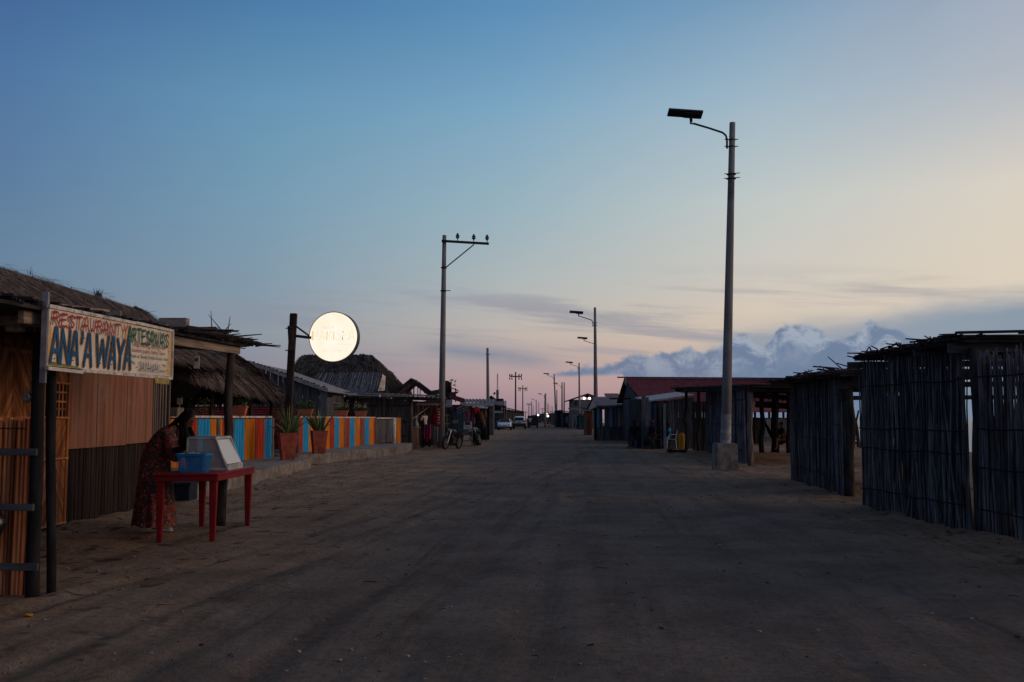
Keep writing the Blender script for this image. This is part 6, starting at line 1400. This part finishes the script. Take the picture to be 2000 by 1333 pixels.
    for (x,y) in wh_:
        mb=MB(); w_=.2; prof=[(r*.6,-w_/2),(r*.93,-w_/2),(r,-w_*.3),(r,w_*.3),(r*.93,w_/2),(r*.6,w_/2),(r*.6,-w_/2)]; mb.lathe(prof,(x,y,r),20,AXX); o=mb.build('wheel',rubber,t_,True,world=False)
        mb=MB(); mb.lathe([(r*.6,-w_*.45),(.01,-w_*.3)],(x,y,r),14,AXX); mb.lathe([(r*.6,w_*.45),(.01,w_*.3)],(x,y,r),14,AXX); mb.build('rim',steel,o,world=False)
    return t_
g=G(986,840.5); car('sedan','white sedan parked facing the camera on the left side of the street',(g.x,g.y+2,0),R(178))
g=G(1015,838.5); car('suv','white sport utility car seen from behind, right of the sedan',(g.x,g.y+2.2,0),R(-2))
# dark van beyond
t_=thing('dark_van','dark van parked beyond the man in the pale shirt','van',(G(1041,836).x,G(1041,836).y,0)); g=V(t_.location)
mb=MB(); mb.rings([[g+V(x*k,y,z) for x,z in((-.8,.3),(-.85,1.0),(-.75,1.85),(.75,1.85),(.85,1.0),(.8,.3))] for k,y in ((.96,0),(1,.15),(1,3.6),(.9,4.2))]); mb.build('body',black,t_)
mb=MB(); mb.bb(g+V(-.6,-.02,1.15),g+V(.6,.0,1.65)); mb.build('rear_window',glass_d,t_)
for x in (-.7,.7): wheel(t_,g+V(x,.7,.32),.32,.2,AXX); wheel(t_,g+V(x,3.3,.32),.32,.2,AXX)
def motorbike(label,loc,rz,lean=0.0,tank=(.03,.03,.05)):
    t_=thing('motorcycle',label,'motorcycle',loc,rz,None)
    def add(nm,mb,mt,sm=False,par=None): 
        return mb.build(nm,mt,par or t_,sm,world=False)
    LR=Matrix.Rotation(lean,3,'Y')
    def q(x,y,z): return LR@V(x,y,z)
    ax=LR@AXX
    for y,r in ((.66,.31),(-.62,.3)):
        mb=MB(); pr=[(r-.045+.045*math.cos(a),.045*math.sin(a)) for a in [2*PI*i/10 for i in range(11)]]; mb.lathe(pr,q(0,y,r),32,ax); o=add('wheel',mb,rubber,True)
        for p in o.data.polygons: pass
        mb=MB(); mb.lathe([(r-.085,-.02),(r-.07,-.025),(r-.07,.025),(r-.085,.02),(r-.085,-.02)],q(0,y,r),32,ax); mb.lathe([(.05,-.05),(.05,.05)],q(0,y,r),12,ax)
        for i in range(14): a=2*PI*i/14; mb.tube(q(0,y,r)+ax@V(.04*math.cos(a),.04*math.sin(a),0),q(0,y,r)+ax@V((r-.08)*math.cos(a+.2),(r-.08)*math.sin(a+.2),0),.005,None,4)
        add('rim',mb,mat('chrome',(.4,.4,.42),(.3,.3,.32),(9,9,9),.3,metal=.7),False,o)
    mb=MB()
    for s in (-.09,.09): mb.tube(q(s,.66,.31),q(s*.8,.42,.95),.022)
    add('fork',mb,mat('chrome',(0,0,0)))
    mb=MB(); mb.path([q(0,.42+.35*math.cos(a),.31+.37*math.sin(a)) if 0 else q(0,.66+.35*math.cos(a),.31+.35*math.sin(a)) for a in [R(30+14*i) for i in range(9)]],[.035]*9,6); add('mudguard',mb,paint('mg',tank))
    mb=MB(); mb.path([q(-.36,.28,1.02),q(-.2,.4,1.0),q(0,.42,.97),q(.2,.4,1.0),q(.36,.28,1.02)],.014,6); add('handlebar',mb,black)
    mb=MB(); mb.ball(q(0,.52,.86),(.1,.08,.1),12,8); add('headlight',mb,mat('headglass',(0,0,0)),True)
    for s in (-1,1): mb=MB(); mb.path([q(s*.25,.36,1.02),q(s*.3,.33,1.18)],.007,5); mb.ball(q(s*.31,.32,1.21),(.06,.015,.04),8,5); add('mirror',mb,black,True)
    mb=MB(); mb.rings([[q(x*k,y,z*h_+.72) for x,z in ((-.13,0),(-.15,.1),(-.08,.2),(.08,.2),(.15,.1),(.13,0))] for k,h_,y in ((.5,.7,.4),(1,1.1,.25),(1,1.0,.0),(.6,.7,-.12))]); add('tank',mb,paint('tank',tank,.3),False)
    mb=MB(); mb.rings([[q(x*k,y,z+dz) for x,z in ((-.12,.72),(-.12,.8),(.12,.8),(.12,.72))] for k,y,dz in ((.7,-.08,0),(1,-.3,-.01),(1,-.62,.06),(.6,-.8,.1))]); add('seat',mb,rubber)
    mb=MB(); mb.path([q(0,.4,.9),q(0,.25,.5),q(0,-.1,.3),q(0,-.3,.45),q(0,-.62,.3)],.028,6); mb.path([q(0,.4,.85),q(0,-.2,.68),q(0,-.75,.78)],.022,6); add('frame',mb,black)
    mb=MB(); mb.box(q(0,.08,.42),(.26,.3,.28)); mb.lathe([(.09,-.14),(.1,0),(.09,.14)],q(0,.12,.5),14,ax); mb.box(q(.0,.2,.58),(.18,.16,.16)); add('engine',mb,mat('engine',(.08,.08,.085),(.04,.04,.045),(20,20,20),.4,metal=.5))
    mb=MB(); mb.path([q(.1,.25,.45),q(.15,.15,.25),q(.17,-.3,.26),q(.17,-.8,.36)],[.025,.025,.04,.045],8); add('exhaust',mb,mat('chrome',(0,0,0)))
    mb=MB(); mb.path([q(0,-.5,.75),q(0,-.78,.7),q(0,-.93,.55)],[.09,.09,.05],8); add('tail',mb,paint('mg',tank))
    return t_
g=G(862,879); g2=G(889,861)
motorbike('dark motorcycle parked at the foot of the left utility pole, front wheel towards the camera',(g.x+.42,g.y+.85,0),R(155),R(-8))
mbk=motorbike('black motorcycle parked in the shade beside the thin legged table',(At(935,0,52.2).x,52.4,0),R(170),R(8),(.015,.015,.018))
# spare tyres
mb=MB(); 
for (px,r,Yt) in ((931,.42,51.0),):
    c=At(px,0,Yt); c=V(c.x,Yt,r); 
    mb.lathe([(r-.11+.11*math.cos(a),.1*math.sin(a)) for a in [2*PI*i/12 for i in range(13)]],c,28,Matrix.Rotation(R(70),3,'Y')); 
tag(mb.build('old_tyre',rubber,smooth=True),'upright black tyre standing right of the small white case table','tyre')
random.seed(99)
# ================================================================== RIGHT NEAR: cane walls and stick roofed shelters
wirem=mat('wire',(.015,.015,.018),(.01,.01,.01),(9,9,9),.8)
# R1 nearest cane fence at the right edge
t_=thing('cane_fence','tall grey cane fence standing nearest on the sea side of the street','fence',(5.9,9.5,0))
mb=MB(); stickwall(mb,(5.86,12.52,0),(5.98,7.2,0),lambda s:2.2-.02*s,-.05,.015,.011,.07,.07,5,.04,.1,.035); stickwall(mb,(5.92,12.52,0),(6.05,7.2,0),2.1,-.05,.03,.012,.05,.05,5,.1,.08,.02); mb.build('canes',reed,t_)
mb=MB(); wires(mb,(5.83,12.52,0),(5.94,7.2,0),(.28,.8,1.28,1.92),.008,.02,-1); mb.build('binding_wire',wirem,t_)
# R2 shelter
r2=thing('cane_shelter','large dark cane walled shelter with layered stick roof, second from the right edge','shelter',(6.5,14.4,0))
for seg,(p,q_) in enumerate((((5.62,16.05,0),(5.8,12.74,0)),)):
    mb=MB(); stickwall(mb,p,q_,lambda s:2.3-.03*s,-.05,.0135,.0105,.09,.06,5,.12,.2,.03); stickwall(mb,p,q_,lambda s:1.9,-.05,.06,.014,.12,.35,5,.1,.25,.04); mb.build('cane_wall',reed,r2)
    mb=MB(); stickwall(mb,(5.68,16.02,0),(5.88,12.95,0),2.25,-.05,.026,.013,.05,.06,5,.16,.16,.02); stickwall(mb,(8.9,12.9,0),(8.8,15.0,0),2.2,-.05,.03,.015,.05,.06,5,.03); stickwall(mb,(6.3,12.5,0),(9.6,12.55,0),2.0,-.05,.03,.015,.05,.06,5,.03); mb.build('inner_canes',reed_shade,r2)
mb=MB(); wires(mb,(5.6,16.05,0),(5.78,12.74,0),(.3,.95,1.25,1.9),.008,.03,-1); mb.build('binding_wire',wirem,r2)
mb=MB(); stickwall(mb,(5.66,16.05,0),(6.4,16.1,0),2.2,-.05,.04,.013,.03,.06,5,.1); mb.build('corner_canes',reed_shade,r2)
for (x,y,r,h_) in ((5.885,12.62,.085,2.3),(5.8,16.0,.05,2.3),(9.6,12.8,.07,2.4),(9.6,16,.07,2.4),(7.7,12.8,.06,2.35)):
    m2=MB(); pts,rad=gnarl((x,y,-.1),(x,y,h_),r,r*.85,8,.025,x+y); m2.path(pts,rad,9); m2.build('post',postwood,r2,True)
mb=MB(); mb.beam((5.42,16.05,2.26),(9.9,16.15,2.32),.06,.1); mb.beam((5.6,12.75,2.3),(9.9,12.75,2.36),.06,.12); mb.beam((5.9,12.6,2.22),(5.78,16.2,2.24),.06,.09)
mb.beam((5.62,13.9,2.31),(9.8,13.9,2.33),.05,.09); mb.beam((5.62,15.0,2.31),(9.8,15.0,2.36),.05,.09); mb.beam((6.02,12.7,2.2),(6.02,12.74,1.9),.06,.05); mb.build('beam',mat('beam_grey',(.13,.12,.12),(.07,.065,.065),(3,20,20),.85,.003),r2)
mb=MB(); stickroof(mb,(5.6,16.25,2.37),(5.68,12.55,2.39),(9.9,12.5,2.42),(9.9,16.2,2.41),150,.018,.1,.06)
for _ in range(110): y=ru(12.5,16.2); a=V(5.62+ru(-.1,.3),y,2.41+ru(-.02,.06)); d=V(-.25+ru(-.2,.4),ru(.3,1)*random.choice((-1,1)),ru(-.03,.1)).normalized(); mb.path([a,a+d*ru(.12,.4)],[.014,.009],4)
for k in range(5): mb.beam((5.6+k*.8,12.5,2.48+.0*k),(6.7+k*.8,12.46,2.5),.09,.03)
mb.build('stick_roof',stick_dark,r2)
# R3 shelter
r3=thing('cane_shelter','smaller cane walled shelter with stick roof beside the gap to the sea','shelter',(7,21,0))
A3=G(1549,936);B3=G(1651,967)
mb=MB(); stickwall(mb,A3,B3,lambda s:lerp(2.2,2.13,s),-.05,.015,.0115,.07,.07,5,.01,.14,.035); stickwall(mb,A3+V(.06,.02,0),B3+V(.06,.02,0),2.1,-.05,.03,.013,.05,.05,5,.05,.1,.02); mb.build('cane_wall',reed,r3)
mb=MB(); wires(mb,A3,B3,(.3,1.0,1.3,1.85),.008,.03,-1); mb.build('binding_wire',wirem,r3)
for (x,y,r) in ((B3.x+.12,B3.y-.05,.085),(A3.x+.1,A3.y+.1,.06),(B3.x+3.2,B3.y+.2,.06),(A3.x+3,A3.y,.06)):
    m2=MB(); pts,rad=gnarl((x-.05,y,-.1),(x,y,2.2),r,r*.85,8,.04,x*3); m2.path(pts,rad,9); m2.build('post',postwood,r3,True)
mb=MB(); mb.beam((B3.x-.1,B3.y-.1,2.0),(B3.x+3.5,B3.y+.1,2.05),.07,.1); mb.beam((B3.x-.1,B3.y,1.78),(B3.x+3.5,B3.y+.15,1.8),.05,.08); mb.beam((A3.x,A3.y,2.2),(B3.x,B3.y,2.15),.06,.08); mb.build('beam',stick_dark,r3)
mb=MB(); stickroof(mb,A3+V(-.35,.5,2.24),B3+V(-.15,-.35,2.2),B3+V(3.6,-.2,2.24),A3+V(3.4,.6,2.28),110,.02,.25,.08)
for _ in range(90): s=random.random(); a=(A3+V(-.2,.4,0)).lerp(B3,s)+V(ru(-.15,.6),0,2.28+ru(-.02,.07)); d=V(ru(-1,1),ru(-.6,.6),ru(-.05,.12)).normalized(); mb.path([a,a+d*ru(.2,.5)],[.016,.01],4)
mb.path([B3+V(.15,.6,2.36),B3+V(-.3,.8,2.41)],.015,5); mb.ball(B3+V(0,.5,2.33),.04,6,4)
mb.build('stick_roof',stick_dark,r3)
# gap: beach posts
g=V(G(1677,874).x,G(1677,874).y,0)
mb=MB(); mb.path([g,g+V(-.05,0,.8),g+V(-.12,0,1.3),g+V(-.3,0,1.75)],[.09,.08,.07,.05],7); mb.path([g+V(-.1,0,1.2),g+V(.05,0,1.8)],[.05,.04],6); mb.path([g+V(.2,.2,0),g+V(.2,.2,1.5)],[.05,.045],6); tag(mb.build('forked_post',postwood),'forked weathered post on the beach seen through the gap between shelters','post')
g=G(1670.5,874.5); person('distant person in orange sitting on the beach behind the forked post',(g.x-.05,g.y+.6,0),R(-60),1.7,'sit',(.35,.08,.03),(.3,.07,.03),seatz=.15,vox=.03)
# R4 open shelter with hammock
r4=thing('open_shelter','open sided stick roofed shelter with a hammock behind the near street lamp','shelter',(9,36,0))
C4=G(1381,883);D4=G(1458,907)
mb=MB(); stickwall(mb,C4,D4,lambda s:lerp(2.5,2.28,s),-.05,.03,.019,.05,.06,5,.01,.12,.03); stickwall(mb,C4+V(.08,0,0),D4+V(.08,0,0),2.22,-.05,.045,.02,.05,.06,5,.02,.1,.02); mb.build('cane_wall',reed,r4)
mb=MB(); wires(mb,C4,D4,(.4,1.2,2.0),.012,.04,-1); mb.build('binding_wire',wirem,r4)
g=G(1341,878); g1=G(1382,879); mb=MB(); planks(mb,(g.x,44.2,0),(g1.x+1,43.8,0),-.03,2.15,.12,.03); mb.build('plank_wall',mat('plank_dk',(.1,.085,.07),(.045,.04,.035),(18,18,1.4),.9,.004,island=.5),r4)
def px_post(px,py,top,Y,r,mt=postwood,seed=0,amp=.05):
    a=At(px,py,Y);a.z=-.05;b_=At(px,top,Y); m2=MB(); pts,rad=gnarl(a,b_,r,r*.85,10,amp,seed); m2.path(pts,rad,9); return m2.build('post',mt,r4,True)
px_post(1466,908,762,30.4,.085,pale_post,4,.03)
px_post(1365,880,752,43.5,.08,postwood,5); px_post(1340,879,757,44,.08,postwood,6)
px_post(1488,883,765,41.5,.11,postwood,7,.07); px_post(1514,884,765,41.3,.17,darkwood,8,.05); px_post(1541,884,765,41.2,.11,postwood,9,.08)
mb=MB()
mb.beam((7.2,30.3,2.28),(12,30.3,2.25),.08,.12); mb.beam((7.2,42,2.6),(7.3,30.2,2.3),.08,.1)
mb.beam((7.2,43.9,2.64),(12.5,43.6,2.54),.1,.12)
a=At(1475,790,41.4);b_=At(1572,795,41.2); mb.beam(a,b_,.1,.26); a=At(1470,808,42.5);b_=At(1500,812,42.5)
a=At(1470,772,38);b_=At(1572,780,38); mb.beam(a,b_,.1,.2); mb.build('beam',stick_dark,r4)
mb=MB(); stickroof(mb,(7.1,44.2,2.72),(7.2,30.0,2.38),(12.0,29.8,2.34),(12.6,43.8,2.62),150,.022,.12,.05)
mb.build('stick_roof',stick_dark,r4)
# hammock with a person
hA=At(1489,815,41.6);hB=At(1562,822,41.4); 
hm=thing('hammock','dark cloth hammock slung between the posts of the open shelter','hammock',tuple(hA))
lowp=At(1523,866,41.5); mb=MB(); K=24; fr=[]
for i in range(K+1):
    s=i/K; 
    # two spans meeting at the low point
    if s<.55: u_=s/.55; p=hA.lerp(lowp,u_)+V(0,0,-.25*math.sin(PI*u_))
    else: u_=(s-.55)/.45; p=lowp.lerp(hB,u_)+V(0,0,-.2*math.sin(PI*u_))
    w_=.34*math.sin(PI*s)**.7+.03; fr.append([p+V(0,w_*math.cos(a)*.8,w_*(.45-.6*abs(math.sin(a)))+.02*math.sin(9*a)) for a in [PI*j/10 for j in range(11)]]+[p+V(0,w_*math.cos(a)*.8,w_*(.45-.6*abs(math.sin(a)))-.03) for a in [PI*j/10 for j in range(10,-1,-1)]])
mb.rings(fr); mb.build('cloth',mat('hammockc',(.035,.03,.035),(.02,.018,.02),(5,5,5),.85),hm,True)
p=At(1531,866,41.3); person('person reclining in the hammock with one bare leg hanging down',(p.x,41.3,.12),R(100),1.55,'sit',(.03,.028,.03),(.05,.03,.03),seatz=.38,shortleg=True,skinc=(.22,.09,.05))
# back wall of the red roofed building
rb=thing('red_roof_house','long low house with red corrugated roof behind the open shelter','building',(11,57,0))
a=At(1219,739,60);b_=At(1531,741,60.5); e0=At(1257,787,55.5); 
mb=MB(); u=V(b_.x-a.x,.5,b_.z-a.z); lo=V(a.x+.45,55.4,2.35); v=a-lo; corr(mb,lo,u.normalized(),v.normalized(),u.length-.4,v.length,.175,.03,6,.008); mb.build('roof',maroon,rb)
mb=MB(); bk=V(a.x,65,2.3); v=a-bk; mb.slab([a,a+u,a+u+V(0,4.5,-1.4),a+V(0,4.5,-1.4)],(0,0,-.05)); mb.beam(a+V(-.4,0,.05),a+u+V(.2,0,.05),.3,.07); mb.build('ridge_and_back_roof',mat('ridge',(.1,.05,.055),(.05,.03,.035),(3,3,3),.7),rb)
mb=MB(); mb.slab([(a.x+.35,55.8,0),(a.x+.35,64.3,0),(a.x+.35,64.3,2.3),(a.x+.2,60,a.z-.15),(a.x+.35,55.8,2.3)],(.1,0,0)); planks(mb,(a.x+.4,55.9,0),(b_.x-.3,56.2,0),0,1.45,.2,.03); 
mb.build('wall',slatgrey,rb)
mb=MB()
for i in range(12): x=lerp(a.x+.5,b_.x-.5,i/11); mb.tube((x,56,0),(x,56,2.5),.07)
mb.bb((a.x+.5,55.9,1.75),(b_.x-.3,56.0,2.35)); mb.build('posts',postwood,rb)
mb=MB(); mb.slab([(a.x+.5,53.4,1.75),(b_.x-.2,53.8,1.75),(b_.x-.2,55.6,2.3),(a.x+.5,55.3,2.3)],(0,0,.03)); mb.build('verandah_roof',maroon,rb)
mb=MB(); mb.tube((a.x-1.0,59,a.z-1.25),(a.x+.3,59,a.z-1.25),.05); mb.build('pole_end',stick_dark,rb)
mb=MB(); mb.ball(At(1223,747,59.8),(.1,.05,.2),12,8); mb.build('dish',white_pl,rb,True)
mb=MB(); a_=V(a.x-.1,54.5,1.5); corr(mb,a_,(1,0,0),V(0,.86,.5),1.3,1.6,.2,.03); mb.build('lower_roof',maroon,rb)
t_=thing('plank_fence','grey plank fence across the back of the open shelter','fence',(12,53,0))
a1=At(1472,0,53).x;b1_=At(1600,0,53).x; mb=MB(); planks(mb,(a1,53,0),(b1_,53.2,0),-.03,1.38,.14,.025); mb.build('planks',mat('plk',(.2,.185,.175),(.11,.1,.095),(16,16,1.4),.9,.004,island=.35),t_)
mb=MB(); mb.beam((a1,52.9,.5),(b1_,52.9,.5),.05,.07); mb.bb((a1,52.8,-.05),(b1_,52.95,.18)); mb.build('rail',oldwood,t_)
# R5 plank shed
r5=thing('plank_shed','dark plank shed with pale sheet roof behind the seated group','building',(7.5,47,0))
xa=At(1243,0,46.5).x; xb=At(1345,0,46.5).x; xm=At(1262,0,46.5).x
mb=MB(); planks(mb,(xm,46.5,0),(xb,46.5,0),-.03,2.3,.16,.025,topf=lambda s:lerp(2.12,2.42,s)); mb.build('wall',mat('shedw',(.1,.1,.11),(.04,.042,.05),(14,14,1.2),.9,.004,island=.5),r5)
mb=MB(); planks(mb,(xa,46.2,0),(xm+.05,46.3,0),-.03,2.35,.13,.025,topf=lambda s:lerp(2.55,2.1,s)); mb.build('side_panel',mat('shedb',(.1,.115,.14),(.05,.06,.075),(14,14,1.2),.85,island=.3),r5)
mb=MB(); planks(mb,(xa,46.3,0),(xa,51,0),-.03,2.3,.2,.03); planks(mb,(xa,51,0),(xb,51,0),-.03,2.3,.2,.03); mb.build('back_wall',darkwood,r5)
mb=MB(); mb.slab([(xm-.15,46.2,2.17),(xb-.1,46.1,2.46),(xb-.1,51.2,2.7),(xm-.15,51.2,2.42)],(0,0,.06)); mb.build('roof',zinc,r5)
for px,mt in ((1270,mat('postblue',(.03,.07,.12),(.02,.05,.08),(9,9,2),.7)),(1280,postwood),(1288,mat('postpale',(.2,.24,.3),(.13,.16,.2),(9,9,2),.7)),(1248,postwood)):
    p=At(px,0,46.3); mb=MB(); mb.box((p.x,46.28,1.05),(.12,.1,2.1)); mb.build('post',mt,r5)
mb=MB(); p=At(1279,0,46.35); mb.bb((p.x-.12,46.4,0),(p.x+.3,46.44,1.9)); mb.build('door',black,r5)
# R6 roofed stall
r6=thing('roofed_stall','grey sheet roofed open stall with light pillars near the second street lamp','stall',(6.5,66,0))
rl=At(1157,777,68.5);rr_=At(1231,776,68.5);el=At(1164,794,64);er=At(1229,793.5,64)
mb=MB(); mb.slab([el,er,rr_,rl],(0,0,.05)); mb.slab([rl,rr_,rr_+V(0,4.5,-.8),rl+V(-.1,4.5,-.8)],(0,0,.05)); mb.build('roof',mat('roof_mauve',(.17,.14,.165),(.11,.08,.1),(1.5,1.5,1.5),.7,.002,grime=(.8,(.1,.09,.11))),r6)
mb=MB(); mb.slab([el+V(.05,0,-.04),rl+V(.05,0,-.06),rl+V(0,4.4,-.85)],(.05,0,0)); mb.build('gable',black,r6)
zt_=el.z-.06; bx=lambda px:At(px,0,64.3).x
mb=MB(); planks(mb,(bx(1158),64.3,0),(bx(1216),64.3,0),-.03,.95,.13,.025); mb.build('low_wall',slatgrey,r6)
for px,w_,mt in ((1162,.26,mat('pil_blue',(.2,.26,.38),(.14,.19,.28),(5,5,1),.8)),(1168,.2,slatgrey),(1180,.2,slatgrey),(1187.5,.26,mat('pil_blue',(0,0,0))),(1194,.3,slatgrey),(1202.5,.16,mat('pil_cream',(.32,.28,.22),(.22,.2,.16),(5,5,1),.8))):
    mb=MB(); x=bx(px); mb.bb((x-w_/2,64.25,.85),(x+w_/2,64.4,zt_)); mb.build('pillar',mt,r6)
for px in (1157.5,1229): mb=MB(); x=bx(px); mb.tube((x,64.25,0),(x,64.25,zt_),.08); mb.build('post',darkwood,r6)
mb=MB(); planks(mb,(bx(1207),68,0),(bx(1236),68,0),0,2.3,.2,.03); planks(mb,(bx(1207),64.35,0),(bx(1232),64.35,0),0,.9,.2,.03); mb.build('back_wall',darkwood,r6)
mb=MB(); x=bx(1174); mb.bb((x-.04,69.5,.9),(x+.04,69.55,1.95)); 
t_=thing('small_red_roof_hut','small hut with dark red roof behind the grey roofed stall','building',(8,76,0))
a=At(1181,775,76);b_=At(1212,769,76); mb=MB(); mb.slab([(a.x,75,a.z-.1),(b_.x,75,a.z-.1),(b_.x,78,b_.z),(a.x+.15,78,b_.z)],(0,0,.06)); mb.build('roof',maroon,t_); mb=MB(); mb.bb((a.x+.1,75.3,0),(b_.x,77.5,a.z-.15)); mb.build('wall',darkwood,t_)
# far right pale kerb stones
t_=thing('low_kerb','low pale row of kerb stones behind the walkers','kerb',(9,143,0)); mb=MB()
for i in range(14): p=At(1101+i*3.4,0,141); mb.box((p.x,141,.07),(.16,.2,.16))
mb.build('stones',concrete,t_)
bpy.context.view_layer.update()
